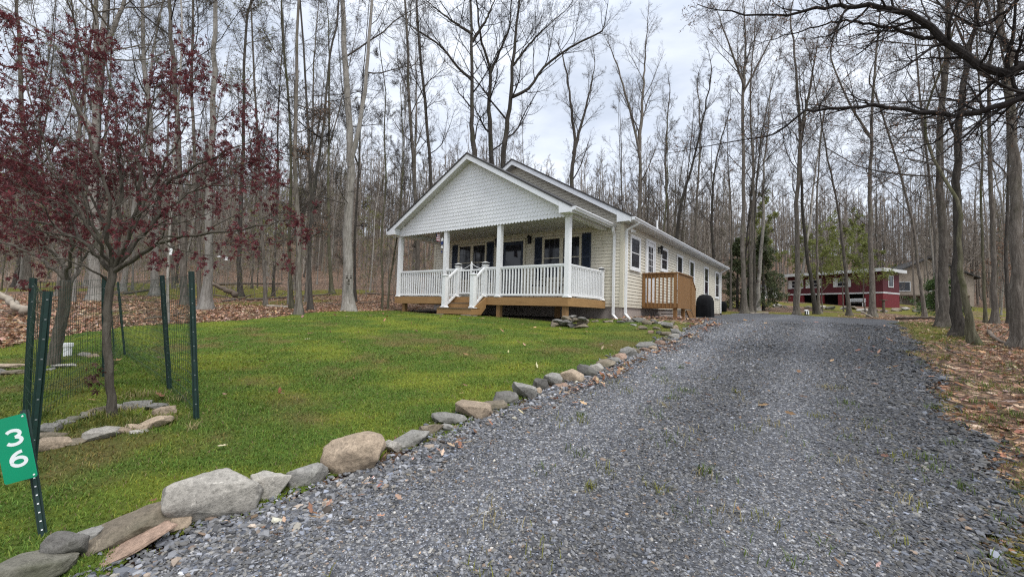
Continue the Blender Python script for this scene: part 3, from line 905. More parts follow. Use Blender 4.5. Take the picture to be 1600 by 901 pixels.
def gutter(x, y0, y1, ztop, s):
    mb = MB()
    prof = [(0, 0), (0, -0.10), (0.07, -0.10), (0.085, -0.07), (0.105, -0.035), (0.115, -0.03), (0.115, 0), (0.107, 0), (0.107, -0.025), (0.08, -0.06), (0.065, -0.092), (0.008, -0.092), (0.008, 0)]
    mb.prism([(x + s * a, ztop + b) for a, b in prof], 'y', y0, y1)
    mb.box(x, x + s * 0.112, y0, y0 + 0.004, ztop - 0.098, ztop); mb.box(x, x + s * 0.112, y1 - 0.004, y1, ztop - 0.098, ztop)
    return mb
gutter(XE + 0.002, 2.13, 17.96, 2.585, 1).build('gutter', MAT['white_trim'], house)
gutter(2 * XC - XE - 0.002, 2.13, 17.96, 2.585, -1).build('gutter', MAT['white_trim'], house)

# porch roof and gable
XP = 0.29
roof(zporch, -0.38, 2.44, XP).build('porch_roof', MAT['shingle'], house)
pf = MB()
rake(pf, zporch, -0.36, -0.335, XC, XP - 0.008, 0.056, 0.165)
for s in (-1, 1):
    xo = XC + s * (XP - 0.004 - XC); xi = XC + s * (XP - 0.40 - XC)
    pf.prism([(xi, 2.315), (xo, 2.315), (xo, zporch(xo) - 0.057), (xi, zporch(xi) - 0.057)], 'y', -0.3655, -0.10)
    pf.box(xo - s * 0.03, xo - s * 0.002, -0.098, 2.42, 2.325, zporch(xo) - 0.058)
pf.build('porch_fascia', MAT['white_trim'], house)
ps = MB()
for s in (-1, 1):
    xb = XC + s * (XP - 0.03 - XC)
    pts = [(XC, zporch(XC) - 0.19), (xb, zporch(xb) - 0.19), (xb, zporch(xb) - 0.205), (XC, zporch(XC) - 0.205)]
    ps.prism(pts, 'y', -0.333, -0.06)
    xa = XC + s * (-0.10 - XC)
    ps.box(xa, xb, -0.05, 2.43, 2.372, 2.385)
ps.box(-7.28, 0.0, -0.02, 2.43, 2.452, 2.465)
ps.build('porch_ceiling', MAT['soffit'], house)
bm_ = MB()
for x in (-7.24, 0.0): bm_.box(x - 0.09, x + 0.09, -0.05, 2.42, 2.30, 2.45)
bm_.box(-7.15, -0.09, -0.045, 0.10, 2.33, 2.451)
bm_.build('porch_beam', MAT['white_trim'], house)
gutter(XP + 0.002, -0.34, 2.40, zporch(XP) - 0.04, 1).build('gutter', MAT['white_trim'], house)
gutter(2 * XC - XP - 0.002, -0.34, 2.40, zporch(XP) - 0.04, -1).build('gutter', MAT['white_trim'], house)

# fish-scale shingles
gs = MB()
zb, row, tw = 2.255, 0.122, 0.118
yg = -0.075
gs.prism([(XC - 3.78, 2.33), (XC + 3.78, 2.33), (XC + 3.78, 2.36), (XC, zporch(XC) - 0.195), (XC - 3.78, 2.36)], 'y', yg + 0.001, yg + 0.02)
r = 0
while zb + r * row < 4.5:
    z = zb + r * row
    half = (zporch(XC) - 0.20 - (z + row * 0.9)) / SL
    half = min(half, 3.78)
    nt_ = int(2 * half / tw) + 1
    x = XC - nt_ * tw / 2 + (tw / 2 if r % 2 else 0)
    for i in range(nt_):
        xc_ = x + i * tw + tw / 2
        if abs(xc_ - XC) > half + tw * 0.3: continue
        rad = tw * 0.49
        pts = [(xc_ - rad, z + row * 1.18), (xc_ - rad, z + rad * 0.95)]
        for k in range(1, 6):
            a = PI + PI * k / 6
            pts.append((xc_ + rad * math.cos(a), z + rad * 0.95 + rad * 0.95 * math.sin(a)))
        pts += [(xc_ + rad, z + rad * 0.95), (xc_ + rad, z + row * 1.18)]
        n = len(pts)
        def yy(zz): return yg - 0.018 + 0.0145 * min(1, max(0, (zz - z) / (row * 1.18)))
        vsr = [(a, yy(b), b) for a, b in pts]
        vbk = [(a, yg - 0.001, b) for a, b in pts[1:-1]]
        fs = [tuple(range(n))] + [(i2 + 2, i2 + 1, n + i2, n + i2 + 1) for i2 in range(n - 3)]
        gs.add(vsr + vbk, fs)
    r += 1
gs.build('shingled_gable', MAT['shake'], house)

# windows ------------------------------------------------------------
def window(name, axis, c, out, a0, a1, z0, z1, units=1, grid=(2, 3), trim=0.055, mat_trim='white'):
    fr = MB(); gl = MB(); gr = MB()
    def bx(mb, p0, p1, o0, o1, q0, q1):
        if axis == 'x': mb.box(p0, p1, c + out * o0, c + out * o1, q0, q1)
        else: mb.box(c + out * o0, c + out * o1, p0, p1, q0, q1)
    bx(fr, a0, a0 + trim, 0.0, 0.045, z0, z1); bx(fr, a1 - trim, a1, 0.0, 0.045, z0, z1)
    bx(fr, a0 + trim, a1 - trim, 0.0, 0.044, z1 - trim, z1); bx(fr, a0 + trim, a1 - trim, 0.0, 0.05, z0, z0 + trim)
    bx(fr, a0 - 0.02, a1 + 0.02, 0.0, 0.055, z0 - 0.03, z0 - 0.0005)
    w = (a1 - a0 - 2 * trim)
    mull = 0.09
    uw = (w - (units - 1) * mull) / units
    for i in range(units):
        b0 = a0 + trim + i * (uw + mull); b1 = b0 + uw
        if i: bx(fr, b0 - mull, b0, 0.0, 0.043, z0 + trim, z1 - trim)
        zm = (z0 + z1) / 2
        st = 0.028
        for (q0, q1, oo) in ((z0 + trim, zm + 0.015, 0.030), (zm - 0.0145, z1 - trim, 0.034)):
            bx(fr, b0, b0 + st, 0.004, oo, q0, q1); bx(fr, b1 - st, b1, 0.004, oo, q0, q1)
            bx(fr, b0 + st, b1 - st, 0.004, oo - .001, q0, q0 + st); bx(fr, b0 + st, b1 - st, 0.004, oo - .001, q1 - st, q1)
            bx(gl, b0 + st - 0.004, b1 - st + 0.004, 0.017, 0.0205, q0 + st - 0.004, q1 - st + 0.004)
            if grid:
                for k in range(1, grid[0]):
                    xx = b0 + st + (uw - 2 * st) * k / grid[0]; bx(gr, xx - 0.006, xx + 0.006, 0.0207, 0.0232, q0 + st, q1 - st)
                for k in range(1, grid[1]):
                    zz = q0 + st + (q1 - q0 - 2 * st) * k / grid[1]; bx(gr, b0 + st, b1 - st, 0.0207, 0.0235, zz - 0.006, zz + 0.006)
    f = fr.build('window', MAT[mat_trim], house)
    gl.build('pane', MAT['glass'], f)
    if grid: gr.build('grille', MAT['grille'], f)
    return f
MAT['grille'] = plain('grey_grille', (0.055, 0.06, 0.075), 0.4, 0.05, 4)
window('window', 'x', YF - 0.016, -1, -2.37, -0.81, 0.72, 2.25, 2, (3, 2), mat_trim='cornerb')
window('window', 'x', YF - 0.016, -1, -6.51, -4.98, 0.72, 2.25, 2, (3, 2), mat_trim='cornerb')
for (a0, a1, z0, z1, g) in ((2.96, 3.88, 1.06, 2.20, (2, 2)), (6.17, 7.03, 1.32, 2.24, (2, 2)), (8.36, 9.26, 0.72, 2.24, None), (10.42, 11.33, 0.72, 2.24, None), (13.42, 14.44, 0.69, 2.24, None), (16.18, 17.28, 0.70, 2.24, None)):
    window('window', 'y', XR + 0.016, 1, a0, a1, z0, z1, 1, g, 0.07)
for y in (4.2, 8.0, 13.0): window('window', 'y', XL - 0.016, -1, y, y + 0.9, 0.9, 2.24, 1, (2, 2), 0.07)
for (x0, x1) in ((-2.70, -2.39), (-0.79, -0.47), (-6.85, -6.53), (-4.95, -4.63)):
    m = MB()
    y0 = YF - 0.018
    m.box(x0, x1, y0 - 0.022, y0, 0.70, 2.26)
    for (q0, q1) in ((0.76, 1.42), (1.50, 2.20)):
        z = q0
        while z < q1:
            m.prism([(y0 - 0.0225, z), (y0 - 0.036, z + 0.006), (y0 - 0.0225, z + 0.034)], 'x', x0 + 0.045, x1 - 0.045); z += 0.04
    for xx in (x0, x1 - 0.04): m.box(xx, xx + 0.04, y0 - 0.034, y0 - 0.0221, 0.70, 2.26)
    for zz in (0.70, 1.43, 2.21): m.box(x0 + 0.0402, x1 - 0.0402, y0 - 0.0335, y0 - 0.0221, zz, zz + 0.055)
    m.build('shutter', MAT['navy'], house)

# front door (dark storm door in a pale frame)
dr_ = MB(); yd = YF - 0.017
for (a, b, z0, z1) in ((-4.21, -4.13, 0, 2.27), (-3.19, -3.11, 0, 2.27)): dr_.box(a, b, yd - 0.06, yd, z0, z1)
dr_.box(-4.1295, -3.1905, yd - 0.058, yd, 2.19, 2.269)
dr_.build('door_frame', MAT['cornerb'], house)
sd = MB()
sd.box(-4.128, -3.192, yd - 0.02, yd - 0.001, 0.02, 2.188)
for (a, b) in ((-4.128, -4.03), (-3.29, -3.192)): sd.box(a, b, yd - 0.045, yd - 0.0205, 0.02, 2.188)
sd.box(-4.0295, -3.2905, yd - 0.044, yd - 0.0205, 0.02, 0.30); sd.box(-4.0295, -3.2905, yd - 0.044, yd - 0.0205, 2.06, 2.188)
sd_o = sd.build('front_door', MAT['navy'], house)
MB().box(-4.031, -3.289, yd - 0.034, yd - 0.03, 0.299, 2.061).build('door_glass', MAT['glass'], sd_o)
MB().box(-3.275, -3.235, yd - 0.075, yd - 0.046, 0.96, 1.10).build('door_handle', MAT['black'], sd_o)

# side door
d2 = MB(); xd = XR + 0.017
d2.box(xd, xd + 0.05, 4.44, 4.53, 0, 2.30); d2.box(xd, xd + 0.05, 5.36, 5.45, 0, 2.30); d2.box(xd, xd + 0.049, 4.531, 5.359, 2.21, 2.299)
sfr = d2.build('door_frame', MAT['white'], house)
d3 = MB(); d3.box(xd, xd + 0.02, 4.535, 5.355, 0.02, 2.205)
for (a, b, z0, z1) in ((4.56, 4.70, 0.05, 2.19), (5.19, 5.33, 0.05, 2.19), (4.701, 5.189, 0.05, 0.9), (4.701, 5.189, 2.05, 2.19)): d3.box(xd + 0.0205, xd + 0.034, a, b, z0, z1)
d3o = d3.build('side_door', MAT['white'], house)
MB().box(xd + 0.0206, xd + 0.026, 4.699, 5.191, 0.899, 2.051).build('door_glass', MAT['glass'], d3o)
g3 = MB()
for k in (1, 2): g3.box(xd + 0.0262, xd + 0.031, 4.70 + 0.49 * k / 3 - 0.009, 4.70 + 0.49 * k / 3 + 0.009, 0.902, 2.048)
for k in (1, 2, 3, 4): g3.box(xd + 0.0262, xd + 0.0312, 4.701, 5.189, 0.9 + 1.15 * k / 5 - 0.009, 0.9 + 1.15 * k / 5 + 0.009)
g3.build('grille', MAT['white'], d3o)
MB().tube([(xd + 0.034, 5.26, 1.0), (xd + 0.085, 5.26, 1.0)], [0.022, 0.032], 10).build('door_handle', MAT['black'], d3o)

def wall_lamp(c, n):
    c = np.array(c, float); n = np.array(n, float)
    m = MB()
    t = np.cross(n, (0, 0, 1))
    m.bar(c + n * 0.012 - np.array([0, 0, 0.13]), c + n * 0.012 + np.array([0, 0, 0.13]), 0.10, 0.02, up=n)
    m.bar(c + n * 0.02 + np.array([0, 0, 0.09]), c + n * 0.11 + np.array([0, 0, 0.09]), 0.025)
    b = c + n * 0.11
    m.lathe([(0.02, 0.17), (0.085, 0.10), (0.09, 0.09), (0.055, 0.088), (0.06, 0.085), (0.042, -0.11), (0.05, -0.115), (0.03, -0.15), (0.008, -0.17)], b, 6)
    return m.build('wall_lamp', MAT['black'], house)
wall_lamp((-2.92, YF - 0.016, 2.20), (0, -1, 0)); wall_lamp((-4.42, YF - 0.016, 2.20), (0, -1, 0)); wall_lamp((XR + 0.016, 5.95, 2.08), (1, 0, 0))
fl = MB()
c = np.array([XR + 0.02, 2.78, 2.33])
fl.lathe([(0.05, -0.02), (0.05, 0.02)], c + np.array([0.05, 0, 0.02]), 12)
for dy in (-0.10, 0.10):
    fl.tube([c + np.array([0.05, 0, 0]), c + np.array([0.09, dy * 0.7, -0.02]), c + np.array([0.13, dy, -0.05]), c + np.array([0.19, dy * 1.35, -0.08])], [0.015, 0.02, 0.04, 0.055], 10)
fl.build('flood_light', MAT['white'], house)
mt = MB(); mt.box(XR + 0.02, XR + 0.07, 7.72, 7.86, 1.22, 1.5); mt.tube([(XR + 0.045, 7.79, -0.3), (XR + 0.045, 7.79, 1.22)], 0.018, 8)
mt.build('utility_box', MAT['cornerb'], house)

# downspouts
def spout(pts, w=0.075, d=0.06):
    m = MB()
    for p, q_ in zip(pts[:-1], pts[1:]):
        p = np.array(p, float); q_ = np.array(q_, float); t = (q_ - p) / np.linalg.norm(q_ - p)
        m.bar(p - t * 0.012, q_ + t * 0.012, w, d, up=(0, 1, 0.01) if abs(t[2]) > 0.9 else (0, 0, 1))
    return m.build('downspout', MAT['white'], house)
spout([(0.36, 2.30, 2.34), (0.36, 2.30, 2.24), (0.37, 2.388, 2.10), (0.37, 2.388, -0.46), (0.62, 2.10, -0.60)])
spout([(1.08, 2.60, 2.48), (1.05, 2.60, 2.44), (0.715, 2.545, 2.26), (0.715, 2.545, -0.42), (1.0, 2.22, -0.60)])
spout([(1.08, 17.6, 2.48), (0.715, 17.6, 2.26), (0.715, 17.6, -0.28)])
bt = MB(); bt.bar((0.715, 17.6, -0.16), (0.73, 17.6, -0.34), 0.10, 0.09); bt.bar((0.73, 17.6, -0.33), (1.15, 17.45, -0.40), 0.10, 0.08)
bt.build('spout_boot', MAT['black'], house)
MB().tube([(-1.5, 12.5, 3.9), (-1.5, 12.5, 4.72)], 0.05, 12).build('vent_pipe', MAT['pvc'], house)

# porch ------------------------------------------------------------
PY = 2.42
db = MB()
y = -0.02
while y < PY:
    db.box(-7.28, 0.04, y, min(y + 0.14, PY), -0.03, 0.0); y += 0.146
porch = db.build('porch_deck', MAT['steptread'], house)
fs_ = MB()
fs_.box(-7.32, 0.04, -0.06, -0.021, -0.25, -0.004); fs_.build('rim_board', MAT['deckwood'], porch)
for xx in (0.0405, -7.3205):
    s = 1 if xx > 0 else -1
    MB().box(xx, xx + s * 0.038, -0.0605, 2.43, -0.25, -0.004).build('rim_board', MAT['deckwood_y'], porch)
jo = MB()
for k in range(19): jo.box(-7.2 + k * 0.4, -7.16 + k * 0.4, -0.02, PY, -0.22, -0.032)
jo.build('joist', MAT['postwood'], porch)
for xx in (-6.95, -4.75, -2.44, -0.08):
    MB().box(xx - 0.07, xx + 0.07, 0.02, 0.16, -1.0, -0.235).build('deck_post', MAT['postwood'], porch)
for xx in (-6.0, -5.35, -1.2): MB().box(xx - 0.07, xx + 0.07, 1.5, 1.64, -1.0, -0.235).build('deck_post', MAT['postwood'], porch)
def sq_post(x, y, z0, z1, w, cap=0):
    m = MB()
    m.box(x - w / 2, x + w / 2, y - w / 2, y + w / 2, z0, z1)
    b = w / 2 + 0.028
    m.prism([(x - b, z0 + 0.002), (x + b, z0 + 0.002), (x + w / 2 + 0.004, z0 + 0.05), (x - w / 2 - 0.004, z0 + 0.05)], 'y', y - b, y + b)
    return m
for xx in (0.0, -2.44, -4.80, -7.24):
    m = sq_post(xx, 0.025, 0.0, 2.33, 0.145)
    m.build('porch_column', MAT['white'], porch)
def railing(p, q_, z0=0.07, z1=0.93, n=None, steps=None):
    """straight railing section p->q (x,y); steps=(dz at q) makes it slope"""
    p = np.array(p, float); q_ = np.array(q_, float); L = np.linalg.norm(q_ - p); dz = steps or 0.0
    m = MB(); P3 = lambda t, z: np.array([*(p + (q_ - p) * t), z + dz * t])
    m.bar(P3(0, z1), P3(1, z1), 0.07, 0.05); m.bar(P3(0, z1 - 0.045), P3(1, z1 - 0.045), 0.04, 0.039)
    m.bar(P3(0, z0), P3(1, z0), 0.05, 0.06)
    n = n or max(1, int(round(L / 0.112)) - 1)
    for k in range(1, n + 1):
        t = k / (n + 1)
        a, b = P3(t, z0 + 0.03), P3(t, z1 - 0.065)
        m.bar(a, b, 0.036, 0.036, up=(q_[0] - p[0], q_[1] - p[1], 0))
    return m.build('railing', MAT['white'], porch)
railing((-7.17, 0.025), (-4.875, 0.025)); railing((-4.725, 0.025), (-4.27, 0.025)); railing((-2.93, 0.025), (-2.515, 0.025))
railing((-2.365, 0.025), (-0.075, 0.025)); railing((0.0, 0.10), (0.0, 2.20)); railing((-7.24, 0.10), (-7.24, 2.20))
def newel(x, y, z0, z1, lamp):
    w = 0.14
    m = sq_post(x, y, z0, z1, w)
    o = m.build('newel_post', MAT['white'], porch)
    c = MB()
    c.prism([(x - 0.09, z1 + 0.0), (x + 0.09, z1 + 0.0), (x + 0.09, z1 + 0.02), (x - 0.09, z1 + 0.02)], 'y', y - 0.09, y + 0.09)
    if lamp:
        c.box(x - 0.065, x + 0.065, y - 0.065, y + 0.065, z1 + 0.0205, z1 + 0.075, 1)
        z1 += 0.055
        c.box(x - 0.092, x + 0.092, y - 0.092, y + 0.092, z1 + 0.0205, z1 + 0.035)
    zt = z1 + (0.0355 if lamp else 0.0205)
    c.add([(x - 0.08, y - 0.08, zt), (x + 0.08, y - 0.08, zt), (x + 0.08, y + 0.08, zt), (x - 0.08, y + 0.08, zt), (x, y, zt + 0.04)], [(0, 1, 4), (1, 2, 4), (2, 3, 4), (3, 0, 4)])
    c.build('post_cap', [MAT['white'], MAT['black']], o)
newel(-4.20, 0.025, 0.0, 1.02, True); newel(-3.00, 0.025, 0.0, 1.02, True)
newel(-4.17, -0.60, -0.37, 0.66, False); newel(-2.95, -0.60, -0.37, 0.66, False)
newel(0.0, 2.27, 0.0, 0.95, True); newel(-7.24, 2.27, 0.0, 0.95, True)
railing((-4.19, -0.05), (-4.175, -0.53), 0.08, 0.92, 3, -0.37); railing((-2.99, -0.05), (-2.955, -0.53), 0.08, 0.92, 3, -0.37)
gt = MB()
gt.box(-4.10, -3.10, 0.0, 0.045, 0.86, 0.91); gt.box(-4.10, -3.10, 0.0, 0.045, 0.10, 0.15)
for k in range(9):
    x = -4.07 + k * 0.1175; gt.box(x - 0.015, x + 0.015, 0.008, 0.038, 0.15, 0.86)
for s in (-1, 1):
    pts = [(-3.6 + s * 0.45 * (1 - t), 0.022, 0.93 + 0.17 * t ** 1.7) for t in np.linspace(0, 1, 8)]
    gt.tube(pts, 0.009, 6)
    gt.lathe([(0.012, 0.91), (0.02, 0.94), (0.03, 0.96), (0.02, 0.985), (0.005, 0.995)], (-3.6 + s * 0.45, 0.022, 0), 8)
gt.box(-3.63, -3.57, -0.005, 0.05, 0.12, 1.08); gt.lathe([(0.03, 1.08), (0.035, 1.10), (0.015, 1.13), (0.022, 1.15), (0.004, 1.18)], (-3.6, 0.022, 0), 8)
gt.build('gate', MAT['white'], porch)
st = MB()
st.box(-4.33, -2.86, -0.78, -0.36, -0.41, -0.375); st.box(-4.28, -2.92, -0.36, -0.062, -0.235, -0.20)
sto = st.build('porch_steps', MAT['steptread'], porch)
s2 = MB()
s2.box(-4.30, -2.90, -0.765, -0.725, -0.57, -0.412); s2.box(-4.26, -2.94, -0.352, -0.33, -0.374, -0.237)
for x in (-2.90, -4.34):
    s2.prism([(-0.765, -0.58), (-0.30, -0.58), (-0.062, -0.35), (-0.062, -0.03), (-0.35, -0.20), (-0.765, -0.412)], 'x', x, x + 0.04)
s2.build('stair_stringer', MAT['deckwood'], sto)
s3 = MB()
for x in (-4.2, -3.05): s3.box(x - 0.18, x + 0.18, -0.82, -0.45, -0.72, -0.585)
s3.build('step_pad', MAT['concrete'], sto)

# side deck ---------------------------------------------------------
X0, X1, Y0, Y1 = XR + 0.03, 1.84, 4.23, 5.98
dk = MB()
y = Y0
while y < Y1: dk.box(X0, X1 - 0.03, y, min(y + 0.135, Y1), -0.04, -0.005); y += 0.142
sdeck = dk.build('side_deck', MAT['stain_x'], house)
m = MB()
m.box(X0, X1 - 0.001, Y0 - 0.04, Y0 - 0.001, -0.19, -0.002); m.build('rim_board', MAT['stain_x'], sdeck)
m = MB()
m.box(X0, X0 + 0.09, Y0 - 0.08, Y0 - 0.041, -0.15, 1.0); m.box(X1 - 0.10, X1, Y0 - 0.08, Y0 - 0.041, -0.15, 1.0)
for k in range(7):
    x = X0 + 0.16 + k * 0.132; m.box(x, x + 0.038, Y0 - 0.078, Y0 - 0.0405, -0.17, 0.985)
m.box(X0, X1 + 0.03, Y0 - 0.11, Y0 + 0.03, 1.0005, 1.035); m.box(X0 + 0.091, X1 - 0.101, Y0 - 0.0402, Y0 - 0.005, 0.86, 0.995)
m.build('railing', MAT['stain'], sdeck)
m = MB()
y = Y0
while y < Y1 - 0.03: m.box(X1, X1 + 0.022, y, y + 0.108, -0.17, 0.985); y += 0.112
m.box(X1 + 0.0225, X1 + 0.045, Y0 - 0.08, Y0 - 0.0, -0.17, 0.995); m.box(X1 + 0.0225, X1 + 0.045, Y1 - 0.09, Y1, -0.17, 0.995)
m.box(X1 - 0.04, X1 + 0.06, Y0 + 0.031, Y1 + 0.02, 1.0, 1.034)
m.build('board_panel', MAT['stain'], sdeck)
m = MB()
m.box(X1 - 0.14, X1 - 0.03, Y0 + 0.02, Y0 + 0.13, -1.1, -0.041); m.box(X1 - 0.14, X1 - 0.03, Y1 - 0.75, Y1 - 0.64, -1.1, -0.041)
m.build('deck_post', MAT['stain'], sdeck)
m = MB()
for k in range(3): m.box(X0 + 0.02, X1 - 0.04, Y1 + 0.01 + k * 0.22, Y1 + 0.24 + k * 0.22, -0.22 - k * 0.15, -0.19 - k * 0.15)
for x in (X1 - 0.035,): m.prism([(Y1 - 0.6, -0.20), (Y1 + 0.02, -0.20), (Y1 + 0.62, -0.62), (Y1 + 0.62, -0.85), (Y1 + 0.45, -0.85)], 'x', x, x + 0.04)
y = Y1 + 0.012
while y < Y1 + 0.56:
    t = (y - Y1) / 0.56; m.box(X1 + 0.006, X1 + 0.026, y, y + 0.10, -0.22 - 0.40 * t, 0.96 - 0.40 * t); y += 0.104
m.bar((X1 + 0.0, Y1 + 0.02, 1.0), (X1 + 0.0, Y1 + 0.6, 0.58), 0.09, 0.035)
m.build('deck_stairs', MAT['stain'], sdeck)

# things standing round the house ----------------------------------
def hw(x, y, z):  # house local -> world
    p = O + np.array([0, 0, z]) - A * x + B * y
    return p
def hz(x, y):
    p = hw(x, y, 0); return float(terrain(p[0], p[1]))
# covered barbecue
p = hw(1.45, 10.1, 0); gr_ = empty('covered_grill', (p[0], p[1], hz(1.45, 10.1) + 0.02), HRZ, 'barbecue grill under a fitted black cover beside the side wall', 'grill')
V = []; Fq = []
lev = [(0.0, 0.33, 0.46, 0), (0.06, 0.34, 0.47, 0), (0.55, 0.33, 0.46, 0), (0.8, 0.32, 0.45, 0), (0.98, 0.28, 0.36, 0), (1.10, 0.20, 0.24, 0), (1.14, 0.10, 0.12, 0)]
nn = 36
rr_ = np.random.default_rng(5)
for i, (z, rx, ry, _) in enumerate([(a * 0.88, b, c, d) for a, b, c, d in lev]):
    for k in range(nn):
        a = 2 * PI * k / nn; ca, sa = math.cos(a), math.sin(a)
        e = 0.45
        fold = 1 + 0.045 * math.sin(a * 9 + i * 0.6) * (1 - z / 1.4) + rr_.normal(0, 0.014)
        V.append((rx * math.copysign(abs(ca) ** e, ca) * fold, ry * math.copysign(abs(sa) ** e, sa) * fold, z))
m = MB()
fs2 = []
for i in range(len(lev) - 1):
    for k in range(nn): fs2.append((i * nn + k, i * nn + (k + 1) % nn, (i + 1) * nn + (k + 1) % nn, (i + 1) * nn + k))
fs2.append(tuple((len(lev) - 1) * nn + k for k in range(nn)))
m.add(V, fs2); m.build('cover', MAT['cover'], gr_, smooth=True)
m = MB()
for sx in (-1, 1):
    for sy in (-1, 1): m.tube([(sx * 0.22 - .02, sy * 0.33, 0.045), (sx * 0.22 + .02, sy * 0.33, 0.045)], 0.055, 12)
m.build('wheel', MAT['black'], gr_)
# second dark covered thing beyond the back corner
p = at_y(1129, 479, 33); o = empty('covered_barrel', (p[0], p[1], float(terrain(p[0], p[1]))), 0, 'round black covered barrel standing past the back corner of the cottage', 'barrel')
m = MB(); m.lathe([(0.26, 0.0), (0.29, 0.05), (0.30, 0.60), (0.26, 0.74), (0.15, 0.80), (0.02, 0.82)], (0, 0, 0), 20); m.build('cover', MAT['cover'], o, smooth=True)

# hanging flag and wind chime on the porch
p = hw(-5.25, 0.02, 2.27); o = empty('hanging_flag', p, HRZ, 'small faded red and white striped flag hanging under the porch gable', 'flag')
m = MB()
nx, nz = 10, 9
for k in range(nz):
    for i in range(nx):
        def P(i, k):
            sx = i / nx; szz = k / nz
            return (-0.10 + 0.22 * sx * (0.75 + 0.25 * szz), 0.03 * math.sin(sx * 7 + szz * 2), -0.02 - 0.25 * szz - 0.06 * sx * szz)
        mi = 2 if (i < 4 and k < 4) else (0 if k % 2 == 0 else 1)
        m.add([P(i, k), P(i + 1, k), P(i + 1, k + 1), P(i, k + 1)], [(0, 1, 2, 3)], mi)
f_ = m.build('cloth', [MAT['red_cloth'], MAT['white'], MAT['blue_cloth']], o, fix=False)
f_.modifiers.new('thick', 'SOLIDIFY').thickness = 0.003
m = MB(); m.tube([(-0.13, 0, 0.0), (0.14, 0, 0.0)], 0.006, 6); m.tube([(0, 0, 0), (0, 0, 0.06)], 0.003, 5); m.build('rod', MAT['black'], o)
p = hw(-4.98, -0.02, 2.27); o = empty('wind_chime', p, HRZ, 'dark blue and white star wind chime hanging beside the porch column', 'wind chime')
m = MB(); m.tube([(0, 0, 0.06), (0, 0, -0.72)], 0.003, 5); m.build('cord', MAT['black'], o)
for j, (z, s, mt_) in enumerate(((-0.27, 0.085, 'white'), (-0.39, 0.10, 'blue_cloth'), (-0.53, 0.075, 'white'), (-0.70, 0.05, 'blue_cloth'))):
    pts = []
    for k in range(10):
        a = PI / 2 + PI * k / 5; r_ = s if k % 2 == 0 else s * 0.42
        pts.append((r_ * math.cos(a), z + r_ * math.sin(a)))
    m = MB(); m.prism(pts, 'y', -0.008, 0.008); m.build('star', MAT[mt_], o)

# two lattice-back porch chairs behind the railing
def chair(x, y, rz, label):
    p = hw(x, y, 0.002); o = empty('porch_chair', p, HRZ + rz, label, 'chair', 'chairs on the porch')
    m = MB(); m.lathe([(0.20, 0.42), (0.22, 0.43), (0.22, 0.45), (0.20, 0.455)], (0, 0, 0), 20); m.build('seat', MAT['black'], o)
    m = MB()
    pts = [(-0.20, 0.20, 0.45), (-0.21, 0.24, 0.75), (-0.15, 0.26, 0.90), (0, 0.27, 0.96), (0.15, 0.26, 0.90), (0.21, 0.24, 0.75), (0.20, 0.20, 0.45)]
    m.tube(pts, 0.014, 8)
    for a in np.linspace(-0.14, 0.14, 5): m.tube([(a, 0.21, 0.46), (a, 0.262, 0.90)], 0.010, 6)
    for z in (0.55, 0.65, 0.75, 0.85): m.tube([(-0.2, 0.21 + 0.12 * (z - 0.45), z), (0.2, 0.21 + 0.12 * (z - 0.45), z)], 0.010, 6)
    m.build('backrest', MAT['black'], o)
    for sx in (-1, 1):
        for sy in (-1, 1):
            m = MB(); m.tube([(sx * 0.15, sy * 0.15, 0.43), (sx * 0.21, sy * 0.21, 0.0)], 0.014, 8); m.build('leg', MAT['black'], o)
chair(-1.85, 1.35, 0.25, 'black metal lattice-back chair on the porch nearer the front door')
chair(-0.75, 1.35, -0.25, 'black metal lattice-back chair on the porch at its right end')
# ------------------------------------------------------------------ tree generator
def tubes(P, Rd, sides):
    """P (N,S,3) polylines, Rd (N,S) radii -> verts, quads"""
    N, S, _ = P.shape
    T = np.empty_like(P)
    T[:, 1:-1] = P[:, 2:] - P[:, :-2]; T[:, 0] = P[:, 1] - P[:, 0]; T[:, -1] = P[:, -1] - P[:, -2]
    T /= np.linalg.norm(T, axis=2, keepdims=True) + 1e-9
    m = np.argmin(np.abs(T).max(axis=1), axis=1)
    ref = np.eye(3)[m][:, None, :]
    a = np.cross(T, np.broadcast_to(ref, T.shape)); a /= np.linalg.norm(a, axis=2, keepdims=True) + 1e-9
    b = np.cross(T, a)
    th = np.arange(sides) * 2 * PI / sides
    V = P[:, :, None, :] + Rd[:, :, None, None] * (a[:, :, None, :] * np.cos(th)[None, None, :, None] + b[:, :, None, :] * np.sin(th)[None, None, :, None])
    base = (np.arange(N) * S * sides)[:, None, None] + (np.arange(S - 1) * sides)[None, :, None]
    k = np.arange(sides); k2 = (k + 1) % sides
    q = np.stack([base + k, base + k2, base + sides + k2, base + sides + k], -1).reshape(-1, 4)
    return V.reshape(-1, 3), q

def grow(rng, p0, d0, L, r0, S, wig, trop, tip=0.25, sag=0.0):
    N = len(p0)
    P = np.empty((N, S + 1, 3)); P[:, 0] = p0
    d = d0.copy(); st = (L / S)[:, None]
    for i in range(S):
        d = d + rng.normal(0, wig, (N, 3)); d[:, 2] += trop
        d /= np.linalg.norm(d, axis=1, keepdims=True)
        P[:, i + 1] = P[:, i] + d * st
    t = np.linspace(0, 1, S + 1)[None]
    Rd = r0[:, None] * (1 - (1 - tip) * t)
    return P, Rd

